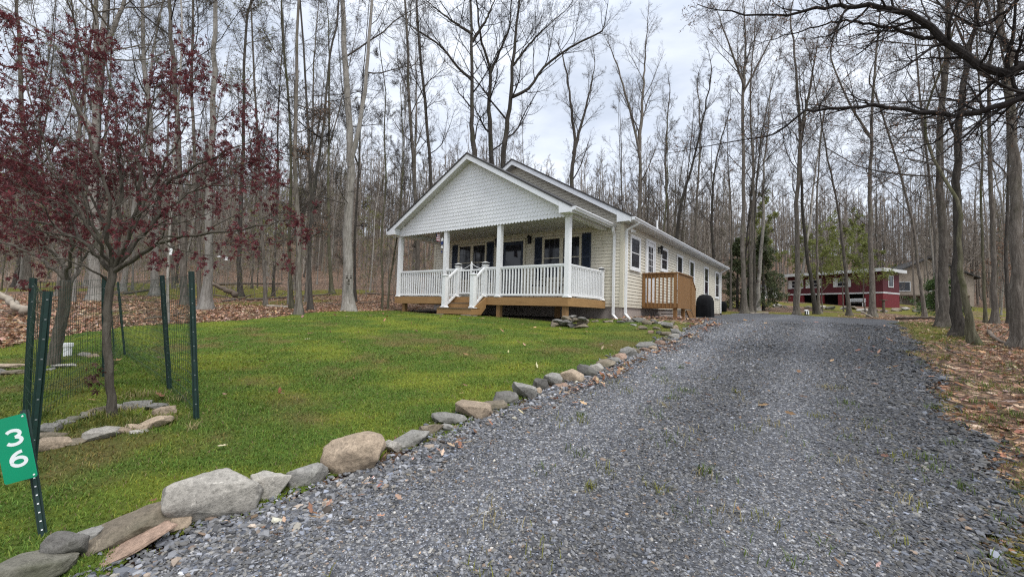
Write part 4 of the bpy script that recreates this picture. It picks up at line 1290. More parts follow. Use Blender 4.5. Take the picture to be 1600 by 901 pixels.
def children(rng, P, Rd, L, n, t0, t1, ang, ratio, rr, angj=0.25, keep=1.0):
    N, S1, _ = P.shape
    t = (t0 + (t1 - t0) * (np.arange(n)[None] + rng.uniform(0, 1, (N, n))) / n)
    f = t * (S1 - 1); i = np.minimum(f.astype(int), S1 - 2); w = (f - i)[..., None]
    ar = np.arange(N)[:, None]
    p = P[ar, i] * (1 - w) + P[ar, i + 1] * w
    dt = P[ar, i + 1] - P[ar, i]; dt /= np.linalg.norm(dt, axis=2, keepdims=True) + 1e-9
    rad = Rd[ar, i] * (1 - w[..., 0]) + Rd[ar, i + 1] * w[..., 0]
    rv = rng.normal(0, 1, dt.shape); rv -= dt * (rv * dt).sum(2, keepdims=True); rv /= np.linalg.norm(rv, axis=2, keepdims=True) + 1e-9
    an = np.clip(rng.normal(ang, angj, (N, n)), 0.15, 1.7)[..., None]
    d = dt * np.cos(an) + rv * np.sin(an)
    ln = (L[:, None] * ratio * (1 - 0.55 * (t - t0) / max(1e-6, t1 - t0 + 0.001)) * rng.uniform(0.6, 1.25, (N, n)))
    r = np.minimum(rad * rr * rng.uniform(0.7, 1.1, (N, n)), ln * 0.03 + 0.002)
    k = rng.random((N, n)) < keep
    return p[k], d[k], ln[k], r[k]

def catmull(pts, n):
    pts = np.asarray(pts, float)
    if len(pts) == 2: return pts[0] + (pts[1] - pts[0]) * np.linspace(0, 1, n)[:, None]
    e = np.concatenate([[2 * pts[0] - pts[1]], pts, [2 * pts[-1] - pts[-2]]])
    out = []
    seg = np.linspace(0, len(pts) - 1, n)
    for s in seg:
        i = min(int(s), len(pts) - 2); t = s - i
        a, b, c, d = e[i], e[i + 1], e[i + 2], e[i + 3]
        out.append(0.5 * ((2 * b) + (-a + c) * t + (2 * a - 5 * b + 4 * c - d) * t * t + (-a + 3 * b - 3 * c + d) * t ** 3))
    return np.array(out)

def make_tree(seed, stems, n1=14, z0=5.0, l1=4.0, ang1=0.75, n2=9, n3=8, n4=4, trop=0.055, sides=10, buds=0, bud_size=0.03, flare=0.9,
              wig=0.11, top_fac=0.35, twig=1.0, dead=0, S=18, lod=False):
    """stems: list of (pts local (k,3), r0, r1). returns trunk (V,F), crown list of (V,F), tips"""
    rng = np.random.default_rng(seed)
    TV = []; TF = []; off = 0
    sp, sd, sl, sr = [], [], [], []
    Hh = max(s[0][-1][2] for s in stems)
    for si, (pts, r0, r1) in enumerate(stems):
        pts = catmull(pts, S + 1)
        nz = rng.normal(0, 1, (S + 1, 3)) * r0 * 0.18; nz[:1] = 0; nz[:, 2] = 0
        pts = pts + nz
        t = np.linspace(0, 1, S + 1)
        rad = r0 + (r1 - r0) * t ** 0.85
        if si == 0:
            h = pts[:, 2] - pts[0, 2]
            extra = np.array([-0.35, 0.0, 0.12, 0.3, 0.6])
            low = np.stack([np.interp(extra, h, pts[:, 0]), np.interp(extra, h, pts[:, 1]), pts[0, 2] + extra], 1)
            keepm = h > 0.9
            pts = np.concatenate([low, pts[keepm]]); hh = pts[:, 2] - pts[4, 2] + 0.6
            rad = np.concatenate([np.interp(np.clip(extra, 0, None), h, rad), rad[keepm]]) * (1 + flare * np.exp(-np.clip(hh, 0, None) / 0.28))
        V, Fq = tubes(pts[None], rad[None], sides)
        if si == 0 and flare > 0.3:   # root buttresses
            hh = V[:, 2] - pts[1, 2]
            c = pts[1, :2]
            aa = np.arctan2(V[:, 1] - c[1], V[:, 0] - c[0])
            k = 1 + 0.30 * flare * np.exp(-np.clip(hh, 0, None) / 0.25) * np.sin(aa * 4 + seed)
            lowm = hh < 1.0
            V[lowm, :2] = c + (V[lowm, :2] - c) * k[lowm][:, None]
        TV.append(V); TF.append(Fq + off); off += len(V)
        # first-order branches
        Lst = np.linalg.norm(np.diff(pts, axis=0), axis=1).sum()
        zz = pts[:, 2]
        zs = zz[0]
        n = int(round(n1 * (1.0 if len(stems) == 1 else 0.62)))
        lo = max(z0, zz[0] + 0.3)
        if zz[-1] <= lo + 0.3: continue
        z = lo + (zz[-1] - lo) * (np.arange(n) + rng.uniform(0, 1, n)) / n
        f = np.interp(z, zz, np.arange(len(zz))); i = np.minimum(f.astype(int), len(zz) - 2); w = (f - i)[:, None]
        p = pts[i] * (1 - w) + pts[i + 1] * w
        dt = pts[i + 1] - pts[i]; dt /= np.linalg.norm(dt, axis=1, keepdims=True)
        rd = rad[i] * (1 - w[:, 0]) + rad[i + 1] * w[:, 0]
        az = np.arange(n) * 2.4 + rng.uniform(0, 1.0, n) + si
        out = np.stack([np.cos(az), np.sin(az), 0 * az], 1)
        an = np.clip(rng.normal(ang1, 0.15, n), 0.25, 1.5)[:, None]
        d = dt * np.cos(an) + out * np.sin(an)
        ft = (z - lo) / max(0.1, zz[-1] - lo)
        ln = l1 * (1 - (1 - top_fac) * ft) * rng.uniform(0.65, 1.25, n)
        sp.append(p); sd.append(d); sl.append(ln); sr.append(np.minimum(rd * rng.uniform(0.28, 0.5, n), ln * 0.018 + 0.004))
        # leader twig continuing the stem
        sp.append(pts[-1:]); dd = pts[-1] - pts[-2]; sd.append((dd / np.linalg.norm(dd))[None]); sl.append(np.array([l1 * 0.6])); sr.append(np.array([r1]))
        if dead:
            nd = dead; z = zs + 2 + (max(lo, zs + 3) - zs - 2) * rng.random(nd)
            f = np.interp(z, zz, np.arange(len(zz))); i = np.minimum(f.astype(int), len(zz) - 2)
            az = rng.uniform(0, 6.28, nd); d = np.stack([np.cos(az), np.sin(az), rng.uniform(-0.2, 0.4, nd)], 1)
            sp.append(pts[i]); sd.append(d / np.linalg.norm(d, axis=1, keepdims=True)); sl.append(rng.uniform(0.5, 2.2, nd)); sr.append(rng.uniform(0.012, 0.025, nd))
    p, d, L, r = map(np.concatenate, (sp, sd, sl, sr))
    CV, CF, off, tips = [], [], 0, []
    def emit(P, Rd, s):
        nonlocal off
        V, Fq = tubes(P, Rd, s); CV.append(V); CF.append(Fq + off); off += len(V)
    P1, R1 = grow(rng, p, d, L, r, 3 if lod else 7, wig, trop, 0.22); emit(P1, R1, 3 if lod else 6)
    p, d, L2, r = children(rng, P1, R1, L, n2, 0.22, 1.0, 0.7, 0.48, 0.62); P2, R2 = grow(rng, p, d, L2, np.maximum(r, .0055 * twig), 2 if lod else 5, wig * 1.2, trop * 1.1, 0.3); emit(P2, R2, 3 if lod else 4)
    if n3:
        p, d, L3, r = children(rng, P2, R2, L2, n3, 0.15, 1.0, 0.7, 0.5, 0.62)
        r = np.maximum(r, 0.0042 * twig); P3, R3 = grow(rng, p, d, L3, r, 1 if lod else 4, wig * 1.3, trop, 0.4); emit(P3, R3, 3)
        tips.append(P3[:, -1]); tips.append(P3[:, len(P3[0]) // 2])
        if n4:
            p, d, L4, r = children(rng, P3, R3, L3, n4, 0.25, 1.0, 0.65, 0.6, 0.7)
            r = np.maximum(r, 0.0032 * twig); P4, R4 = grow(rng, p, d, np.clip(L4, 0.12, 1.2), r, 2, wig * 1.3, trop, 0.5); emit(P4, R4, 3)
            tips.append(P4[:, -1])
    else: tips.append(P2[:, -1])
    tips = np.concatenate(tips)
    return (np.concatenate(TV), np.concatenate(TF)), (np.concatenate(CV), np.concatenate(CF)), tips

def leaf_cards(rng, C, size, per=1, spread=0.05, up=0.3):
    """small diamond leaves round the given points"""
    n = len(C) * per
    c = np.repeat(C, per, axis=0) + rng.normal(0, spread, (n, 3))
    a = rng.normal(0, 1, (n, 3)); a /= np.linalg.norm(a, axis=1, keepdims=True)
    nrm = rng.normal(0, 1, (n, 3)); nrm[:, 2] += up
    b = np.cross(nrm, a); b /= np.linalg.norm(b, axis=1, keepdims=True) + 1e-9
    s = (size * rng.uniform(0.6, 1.3, n))[:, None]
    fold = np.cross(a, b) * s * 0.18
    V = np.stack([c - a * s, c - b * s * 0.5 + fold, c + a * s, c + b * s * 0.5 + fold], 1).reshape(-1, 3)
    return V, np.arange(n * 4).reshape(-1, 4)

def tree_thing(name, tr, cr, bark, twig, label, group=None, loc=(0, 0, 0), leaves=None, leafmat=None, rz=0.0, cat='tree'):
    o = empty(name, loc, rz, label, cat, group)
    link('trunk', np_mesh('trunk', tr[0], tr[1], True), MAT[bark], o)
    V, Fq = cr
    if leaves is not None:
        Lv, Lf = leaves
        mi = np.concatenate([np.zeros(len(Fq), int), np.ones(len(Lf), int)])
        me = np_mesh('crown', np.concatenate([V, Lv]), np.concatenate([Fq, Lf + len(V)]), False, mi)
        link('crown', me, [MAT[twig], MAT[leafmat]], o)
    else:
        link('crown', np_mesh('crown', V, Fq, True), MAT[twig], o)
    return o

def straight(rng, Hh, r, lean=0.03, k=6):
    z = np.linspace(0, Hh, k); p = np.zeros((k, 3)); p[:, 2] = z
    p[:, :2] += np.cumsum(rng.normal(0, lean * Hh / k, (k, 2)), axis=0) * (z / Hh)[:, None] ** 0.5
    p[0, :2] = 0
    return p
# ------------------------------------------------------------------ the trees one can tell apart
def px_tree(seed, stems_px, name='bare_tree', Htot=19, bark='bark', twig='twig', label='', r1f=0.25, depth=None, base_dz=0, cat='tree', rmul=0.84, group=None, leafmat=None, leafn=0.0, leafsize=0.03, **kw):
    """stems_px: list of (list of photo points, width in photo pixels at its foot). The first stem starts on the ground."""
    b = gp(*stems_px[0][0][0]) if depth is None else None
    if depth is not None:
        b = at_y(*stems_px[0][0][0], depth); b[2] = terrain(b[0], b[1])
    rng_ = np.random.default_rng(seed)
    stems = []
    for si, (pp, w) in enumerate(stems_px):
        pts = []
        for j, q_ in enumerate(pp):
            p = at_y(q_[0], q_[1], b[1])
            pts.append(p - b)
        pts = np.array(pts)
        if si == 0: pts[0] = 0
        top = pts[-1]
        dz = Htot - top[2]
        if dz > 0.5 and kw.get('extend', True):
            d = pts[-1] - pts[-2]; d /= np.linalg.norm(d); d = d * 0.6 + np.array([0, 0, 0.4]); d /= np.linalg.norm(d)
            L = dz / max(0.5, d[2]); L = min(L, 14)
            pts = np.concatenate([pts, [top + d * L * 0.5 + rng_.normal(0, 0.25, 3) * [1, 1, 0]], [top + d * L + rng_.normal(0, 0.4, 3) * [1, 1, 0]]])
        pts[:, 1] += np.cumsum(rng_.normal(0, 0.12, len(pts))) * (0 if si == 0 else 1)
        wdt = abs(np.hypot(*(b[:2])) / b[1])
        r = w / F * b[1] / 2 * rmul * b[1] / np.hypot(b[0], b[1])
        stems.append((pts, r, max(0.015, r * r1f)))
    kw.pop('extend', None)
    tr, cr, tips = make_tree(seed, stems, **kw)
    lv = None
    if leafmat:
        k = rng_.random(len(tips)) < leafn
        lv = leaf_cards(rng_, tips[k], leafsize)
    return tree_thing(name, tr, cr, bark, twig, label, group, b, lv, leafmat, cat=cat)

# left of the house
px_tree(101, [([(321, 484), (326, 380), (331, 240), (334, 110), (336, 0)], 19)], Htot=21, bark='bark_pale', twig='twig', label='tall pale-trunked bare tree just right of the green fence posts', z0=9.5, n1=15, l1=4.6, dead=3, leafmat='bud', leafn=0.25, leafsize=0.03)
px_tree(102, [([(289, 478), (284, 330), (275, 170), (268, 60), (262, -60)], 14)], Htot=20, bark='bark', twig='twig_dark', label='bare tree with a dark upper trunk rising behind the red maple crown', z0=7.5, n1=15, l1=5.0, leafmat='bud', leafn=0.2)
px_tree(103, [([(263, 505), (262, 430), (266, 350), (272, 240)], 6)], name='young_tree', Htot=8, bark='bark_pale', twig='twig', label='thin mottled birch-like sapling beside the middle fence post', z0=3.0, n1=10, l1=1.6, n3=5, flare=.2)
px_tree(104, [([(545, 487), (541, 400), (546, 300), (548, 255), (541, 150), (537, 60), (534, -40)], 21),
              ([(548, 262), (562, 205), (574, 110), (579, 0)], 11)], Htot=20, bark='bark_pale', twig='twig', label='pale grey forked tree with a carved face hung on its trunk', z0=8.0, n1=14, l1=4.2, dead=4)
px_tree(105, [([(467, 492), (466, 380), (462, 250), (464, 120), (466, 0)], 11)], Htot=20, bark='bark', label='grey bare tree at the lawn edge with a closer twin stem on its left', z0=8, n1=14, l1=4.0, dead=5, leafmat='bud', leafn=0.3)
px_tree(106, [([(456, 484), (452, 380), (455, 250), (448, 120), (440, 10)], 7)], Htot=17, bark='bark_mossy', label='slender mossy tree standing close behind the left edge of the grey lawn-edge tree', z0=6, n1=12, l1=2.8, dead=4)
px_tree(107, [([(485, 486), (483, 400), (487, 330), (483, 260), (479, 150), (470, 20)], 8), ([(487, 325), (497, 265), (508, 190), (518, 90), (530, 10)], 6.5)], Htot=18, bark='bark_dark', twig='twig_dark', label='dark slim tree splitting into a narrow V left of the face tree', z0=6, n1=12, l1=2.6, dead=3)
px_tree(108, [([(376, 463), (374, 380), (378, 280), (381, 150), (386, 20)], 10)], Htot=18, bark='bark_dark', label='dark mossy-footed tree by the fallen branches in the left wood', z0=7, n1=13, l1=3.2, leafmat='budgreen', leafn=0.3, leafsize=0.04)
px_tree(109, [([(519, 459), (514, 380), (513, 260), (515, 130), (512, 20)], 8)], Htot=18, bark='bark_mossy', label='mossy tree with flared roots behind and left of the face tree', z0=7, n1=13, l1=3.2, leafmat='budgreen', leafn=0.2)
px_tree(110, [([(597, 484), (598, 440), (596, 380), (603, 280), (600, 200)], 4.5)], name='young_tree', Htot=10, bark='bark_mossy', label='thin green-mossed sapling left of the porch, the straighter of a pair', z0=3, n1=10, l1=1.5, n3=5, flare=.2)
px_tree(111, [([(606, 484), (609, 440), (616, 400), (625, 330), (630, 240)], 4)], name='young_tree', Htot=9, bark='bark_mossy', label='thin leaning lichen-spotted sapling nearest the left end of the porch', z0=3, n1=10, l1=1.5, n3=5, flare=.2)
px_tree(112, [([(150, 470), (146, 330), (148, 200), (156, 110)], 23), ([(156, 115), (185, 50), (205, -20)], 13), ([(155, 118), (150, 50), (158, -40)], 13), ([(147, 210), (100, 150), (40, 105), (-40, 80)], 8)], Htot=19, bark='bark_pale', twig='twig_pale', label='big spreading bare tree rising behind the left half of the red maple', z0=4.5, n1=18, l1=6.5, ang1=1.0, trop=0.06, n2=9, leafmat='budgreen', leafn=0.18, leafsize=0.035)
px_tree(113, [([(243, 462), (240, 330), (235, 200), (225, 100), (222, -20)], 15)], Htot=19, bark='bark_pale', label='grey tree directly behind the trunk of the red maple', z0=8, n1=14, l1=4.2)
px_tree(114, [([(42, 452), (40, 350), (36, 200), (30, 60)], 17)], Htot=18, bark='bark', label='bare tree at the far left edge beyond the fallen pale log', z0=6, n1=15, l1=5, leafmat='budgreen', leafn=0.3, leafsize=0.045)
px_tree(115, [([(415, 478), (411, 380), (405, 260), (398, 130), (392, 10)], 7)], Htot=16, bark='bark', label='slim tree between the fallen branches and the grey twin-stemmed tree', z0=5.5, n1=12, l1=2.8, dead=3, leafmat='bud', leafn=0.3)
px_tree(116, [([(655, 470), (650, 330), (642, 200), (636, 60)], 9)], Htot=19, bark='bark', depth=21, label='bare tree rising just left of the porch roof edge', z0=7, n1=14, l1=3.0, dead=3)
px_tree(117, [([(686, 470), (676, 330), (668, 200), (655, 60), (650, 0)], 8)], Htot=19, bark='bark_dark', depth=24, twig='twig_dark', label='dark bare tree above the left slope of the porch gable', z0=8, n1=14, l1=3.4, dead=2, leafmat='bud', leafn=0.2)
# behind the house
px_tree(120, [([(745, 470), (741, 250), (737, 180), (737, 60), (728, -60)], 13), ([(738, 125), (712, 100), (690, 72), (655, 50)], 6), ([(738, 62), (760, 30), (775, -10)], 7), ([(738, 55), (700, 30), (668, 5)], 6)], Htot=20, depth=30, bark='bark_dark', twig='twig_dark', label='dark wide-limbed tree standing over the porch gable peak', z0=11, n1=16, l1=6.0, ang1=0.9, trop=0.07)
px_tree(121, [([(772, 470), (769, 250), (764, 170), (766, 110), (752, 60), (745, 0)], 11), ([(765, 115), (778, 85), (795, 40), (800, -10)], 7)], Htot=19, depth=31, bark='bark_dark', twig='twig_dark', label='forked dark tree between the two gable peaks', z0=11, n1=15, l1=5.5, trop=0.08)
px_tree(122, [([(784, 470), (786, 250), (796, 170), (805, 70), (815, -30)], 13), ([(799, 152), (826, 138), (850, 105), (890, 78), (935, 55)], 6.5), ([(802, 100), (835, 60), (880, 20)], 5)], Htot=20, depth=29, bark='bark_dark', twig='twig_dark', label='dark tree with a long limb reaching right over the main roof', z0=11, n1=16, l1=6.0, trop=0.08)
px_tree(123, [([(897, 480), (893, 290), (898, 220), (890, 150), (880, 90)], 10), ([(896, 240), (915, 170), (928, 110)], 7)], Htot=15, depth=40, bark='bark_dark', label='V-shaped bare tree above the middle of the main roof slope', z0=6, n1=14, l1=4.5, ang1=.5)
px_tree(124, [([(1000, 480), (1000, 320), (998, 230), (975, 140), (960, 90)], 9), ([(999, 235), (1004, 150), (1010, 60)], 8)], Htot=19, depth=38, bark='bark', label='tall vase-shaped bare tree above the right end of the gable', z0=7, n1=17, l1=5.5, ang1=.5)
px_tree(125, [([(1045, 480), (1044, 350), (1040, 250), (1046, 150)], 8)], Htot=15, depth=40, bark='bark', label='upright bare tree over the front part of the long side roof', z0=7, n1=15, l1=4.5, ang1=.5)
px_tree(126, [([(1048, 480), (1060, 345), (1078, 270), (1100, 180), (1112, 110)], 8)], Htot=14, depth=34, bark='bark_dark', label='right-leaning bare tree over the white vent pipe', z0=7, n1=14, l1=3.5, ang1=.6)
px_tree(127, [([(1088, 470), (1087, 350), (1094, 220), (1090, 130)], 7)], Htot=15, depth=36, bark='bark', label='slim bare tree above the middle of the long side roof', z0=7, n1=14, l1=4.0, ang1=.5)
px_tree(128, [([(1122, 472), (1112, 350), (1118, 260), (1140, 170)], 7)], Htot=14, depth=38, bark='bark_dark', label='crooked bare tree over the far end of the side roof', z0=6, n1=14, l1=3.5, ang1=.55)
# right, beyond the driveway
px_tree(130, [([(1164, 488), (1161, 400), (1162, 280), (1161, 130)], 10.5), ([(1161, 140), (1140, 85), (1115, 20)], 6), ([(1161, 135), (1165, 60), (1160, -20)], 6), ([(1162, 145), (1195, 80), (1215, 40)], 5)], Htot=17, depth=29, bark='bark', label='grey trunk nearest the back corner of the cottage, forking high up', z0=8.5, n1=15, l1=4.4, ang1=.6, buds=1, leafmat='bud', leafn=0.3, leafsize=.035)
px_tree(131, [([(1174, 484), (1174, 400), (1177, 280), (1172, 150), (1180, 40)], 8)], Htot=17, depth=31, bark='bark', label='narrower grey trunk close to the right of the forked corner tree', z0=8, n1=14, l1=4.0)
px_tree(132, [([(1179, 484), (1178, 380), (1182, 290), (1192, 200), (1210, 120)], 6)], Htot=15, depth=32, bark='bark_dark', label='thin dark trunk, last of the three stems beside the evergreen', z0=7, n1=14, l1=3.6)
px_tree(133, [([(1245, 493), (1246, 400), (1246, 280), (1250, 200), (1243, 100), (1235, 20)], 11.5), ([(1250, 205), (1262, 130), (1275, 60)], 7)], Htot=17, depth=27, bark='bark', label='straight grey tree in front of the left end of the red house', z0=6.5, n1=15, l1=4.6, leafmat='bud', leafn=0.3, leafsize=.035)
px_tree(134, [([(1275, 488), (1266, 430), (1257, 370), (1253, 290), (1252, 220)], 9)], Htot=15, depth=29, bark='bark_dark', label='dark curved trunk leaning left across the red house', z0=6.5, n1=13, l1=3.8)
px_tree(135, [([(1281, 484), (1277, 420), (1276, 330), (1280, 240), (1290, 160)], 6.5)], Htot=15, depth=31, bark='bark', label='slim grey trunk between the dark curved one and the red house window', z0=6.5, n1=13, l1=3.6)
px_tree(136, [([(1327, 495), (1322, 430), (1315, 370), (1308, 320), (1298, 270), (1285, 200), (1270, 120)], 8)], Htot=15, depth=26, bark='bark', label='thin tree arching left in front of the red house middle', z0=5.5, n1=13, l1=3.8, leafmat='bud', leafn=0.25)
px_tree(137, [([(1363, 498), (1362, 420), (1360, 330), (1359, 240), (1368, 100), (1374, 20)], 13), ([(1359, 215), (1325, 160), (1300, 90)], 6)], Htot=17, depth=24, bark='bark', label='sturdy grey trunk in front of the right end of the red house', z0=3.8, n1=18, l1=4.8, ang1=1.1, trop=.04, leafmat='bud', leafn=0.35, leafsize=.03)
px_tree(138, [([(1445, 497), (1440, 450), (1435, 425), (1427, 350), (1400, 250), (1370, 150)], 9)], Htot=13, bark='bark', depth=22, label='left-leaning grey tree in front of the tan house', z0=4.5, n1=15, l1=4.2, trop=.05)
px_tree(139, [([(1475, 515), (1475, 440), (1470, 330), (1468, 240), (1478, 100), (1482, -40)], 23)], Htot=17, depth=12.5, bark='bark', label='thick grey trunk at the back left of the clump by the drive', z0=3.6, n1=18, l1=4.6, ang1=1.1, trop=0.04, S=26, sides=16, leafmat='bud', leafn=0.25, leafsize=.025)
px_tree(140, [([(1496, 534), (1494, 470), (1498, 380), (1495, 290), (1500, 190), (1512, 90), (1525, -10)], 25)], Htot=16, depth=10.6, bark='bark_dark', label='flaring dark trunk in the middle of the clump by the drive', z0=3.6, n1=16, l1=4.4, ang1=1.1, trop=0.05, S=26, sides=16)
px_tree(141, [([(1524, 553), (1513, 500), (1503, 440), (1499, 390), (1497, 320)], 18)], Htot=7, depth=9.6, bark='bark_mossy', label='mossy stem leaning left against the clump by the drive', z0=3.5, n1=8, l1=2.4, S=22, sides=14)
px_tree(142, [([(1596, 556), (1590, 460), (1588, 340), (1582, 220), (1572, 90), (1562, -30)], 34)], Htot=16, depth=9.2, bark='bark', label='thickest grey trunk standing at the right edge', z0=4.5, n1=16, l1=4.5, ang1=1.0, trop=0.05, S=26, sides=18)
px_tree(143, [([(1554, 505), (1552, 400), (1548, 290), (1545, 150), (1548, 20)], 13)], Htot=16, depth=16, bark='bark', label='straight grey trunk between the clump and the thickest trunk', z0=5, n1=15, l1=4, S=22, leafmat='bud', leafn=0.3)
px_tree(144, [([(1540, 504), (1537, 430), (1533, 330), (1535, 220), (1528, 100)], 7.5)], Htot=14, depth=17, bark='bark_mossy', label='thin green-mossed trunk beside the straight grey one on the right', z0=5, n1=13, l1=3.2)
px_tree(145, [([(1578, 508), (1572, 400), (1576, 280), (1572, 120)], 10)], Htot=16, depth=17, bark='bark_dark', label='dark trunk half hidden behind the left side of the thickest trunk', z0=5, n1=14, l1=4)
px_tree(146, [([(1466, 500), (1462, 400), (1455, 300), (1440, 180), (1430, 60)], 8)], Htot=14, depth=18, bark='bark', label='slender tree partly hidden behind the left of the roadside clump', z0=4, n1=16, l1=4.2, ang1=1.0, trop=.05)

# tree standing out of frame whose long limbs hang in at the upper right
def limb_tree():
    rngl = np.random.default_rng(200)
    base = np.array([9.4, 5.6, 0]); base[2] = terrain(base[0], base[1])
    def L(pp, d0, d1):
        out = []
        for i, (a, b_) in enumerate(pp):
            out.append(at_y(a, b_, d0 + (d1 - d0) * i / (len(pp) - 1)) - base)
        return out
    trunk = [np.zeros(3), np.array([-0.05, 0, 2.2]), np.array([0.0, 0.1, 4.4]), np.array([0.15, 0.2, 8]), np.array([0.4, 0.3, 13])]
    stems = [(np.array(trunk), 0.27, 0.08)]
    tr, cr0, tips0 = make_tree(201, stems, n1=8, z0=6, l1=3.5, n3=5, n4=2, sides=14)
    limbs = [(L([(1690, 95), (1600, 107), (1560, 112), (1500, 82), (1435, 30), (1385, 14), (1330, 8), (1290, 12), (1225, 23), (1150, 22), (1090, 6)], 5.6, 6.6), 0.075),
             (L([(1690, 100), (1600, 152), (1550, 168), (1500, 180), (1450, 176), (1372, 166), (1320, 171), (1264, 172), (1232, 195), (1200, 212), (1120, 226), (1040, 240)], 5.6, 6.9), 0.050),
             (L([(1470, 55), (1440, 60), (1400, 45), (1350, 35), (1310, 34), (1250, 48), (1195, 66), (1150, 80)], 6.0, 6.9), 0.032),
             (L([(1690, -60), (1620, -30), (1570, 20), (1530, 40), (1490, 25), (1440, 10)], 5.6, 6.4), 0.045),
             (L([(1690, 60), (1640, 60), (1600, 80), (1570, 70), (1540, 40), (1520, 5)], 5.6, 6.2), 0.035),
             (L([(1500, 180), (1470, 215), (1420, 235), (1380, 238), (1330, 244)], 5.9, 6.6), 0.018),
             (L([(1690, 120), (1640, 185), (1590, 200), (1560, 190), (1530, 200)], 5.6, 6.4), 0.024)]
    CV = [cr0[0]]; CF = [cr0[1]]; off = len(cr0[0])
    for pts, r0 in limbs:
        S = 40
        if pts[0][0] < -1.0 and np.linalg.norm(pts[0][:2] - at_y(1690, 95, 5.6)[:2] + base[:2]) < 0.5:   # these grow out of the trunk itself
            p0_ = pts[0]; pts = [np.array([-0.05, 0.1, p0_[2] - 0.55]), np.array([p0_[0] * 0.5, p0_[1] * 0.5, p0_[2] - 0.12])] + list(pts); r0 = r0 * 1.12
        P = catmull(pts, S + 1)[None]; P[0, 2:] += rngl.normal(0, 0.012, (S - 1, 3))
        Rd = (r0 * (1 - 0.93 * np.linspace(0, 1, S + 1) ** 0.9))[None]
        V, q_ = tubes(P, Rd, 9); CV.append(V); CF.append(q_ + off); off += len(V)
        Ltot = np.array([np.linalg.norm(np.diff(P[0], axis=0), axis=1).sum()])
        n = int(Ltot[0] * 5.5)
        p, d, l, r = children(rngl, P, Rd, Ltot * 0 + 2.2, n, 0.06, 1.0, 0.95, 0.55, 0.5, 0.3)
        P1, R1 = grow(rngl, p, d, l, r, 6, 0.17, 0.02, 0.25); V, q_ = tubes(P1, R1, 5); CV.append(V); CF.append(q_ + off); off += len(V)
        p, d, l2, r = children(rngl, P1, R1, l, 7, 0.15, 1.0, 0.8, 0.5, 0.6); r = np.maximum(r, 0.0028)
        P2, R2 = grow(rngl, p, d, l2, r, 4, 0.18, 0.02, 0.35); V, q_ = tubes(P2, R2, 4); CV.append(V); CF.append(q_ + off); off += len(V)
        p, d, l3, r = children(rngl, P2, R2, l2, 4, 0.25, 1.0, 0.8, 0.6, 0.7); r = np.maximum(r, 0.0023)
        P3, R3 = grow(rngl, p, d, l3, r, 2, 0.2, 0.03, 0.5); V, q_ = tubes(P3, R3, 3); CV.append(V); CF.append(q_ + off); off += len(V)
        tipsb = np.concatenate([P3[:, -1], P2[:, -1]])
        lv = leaf_cards(rngl, tipsb[rngl.random(len(tipsb)) < 0.55], 0.014, 2, 0.012)
        BUD.append((lv[0], lv[1]))
    lvV = np.concatenate([b_[0] for b_ in BUD]); o_ = 0; lf = []
    for b_ in BUD: lf.append(b_[1] + o_); o_ += len(b_[0])
    tree_thing('bare_tree', tr, (np.concatenate(CV), np.concatenate(CF)), 'bark_dark', 'twig_dark', 'dark tree outside the right edge whose long limbs hang into the upper right sky', None, base, (lvV, np.concatenate(lf)), 'bud')
BUD = []
limb_tree()

# ------------------------------------------------------------------ woods: individual trees copied from a set of kinds
protos = []
rp = np.random.default_rng(300)
for i in range(13):
    kind = ['tall', 'tall', 'fork', 'tall', 'slim', 'tall', 'vase', 'slim', 'tall', 'fork', 'vase', 'slim', 'tall'][i]
    Hh = rp.uniform(16, 21) if kind != 'slim' else rp.uniform(10, 14)
    r = rp.uniform(0.085, 0.15) if kind != 'slim' else rp.uniform(0.04, 0.06)
    st = straight(rp, Hh, r, 0.05)
    stems = [(st, r, r * 0.2)]
    if kind in ('fork', 'vase'):
        k = 2; b = st[k]
        a = rp.uniform(0, 6.28); off_ = np.array([math.cos(a), math.sin(a), 0])
        pts = np.array([b, b + off_ * 0.7 + [0, 0, 1.6], b + off_ * 1.5 + [0, 0, 5], b + off_ * 2.2 + [0, 0, Hh - b[2] - 1]])
        stems.append((pts, r * 0.65, r * 0.15))
    bark = ['bark', 'bark_pale', 'bark', 'bark', 'bark_pale', 'bark', 'bark_dark', 'bark_mossy', 'bark_pale', 'bark', 'bark', 'bark', 'bark_mossy'][i]
    tw = {'bark_dark': 'twig_dark', 'bark_pale': 'twig_pale'}.get(bark, 'twig')
    tr, cr, tips = make_tree(310 + i, stems, n1=14 if kind != 'slim' else 11, z0=Hh * (0.42 if kind == 'tall' else 0.35), l1=Hh * 0.2 if kind != 'slim' else Hh * 0.16,
                             ang1=0.7 if kind != 'vase' else 0.5, n2=8, n3=7, n4=3, dead=4, sides=8, twig=1.25)
    lm = [None, None, 'bud', 'budgreen', 'budgreen', None, 'bud', 'budgreen', None, 'bud', 'bud', None, 'budgreen'][i]
    lv = None
    if lm:
        k = rp.random(len(tips)) < 0.16; lv = leaf_cards(rp, tips[k], 0.032)
    protos.append((kind, tr, cr, bark, tw, lv, lm, Hh))

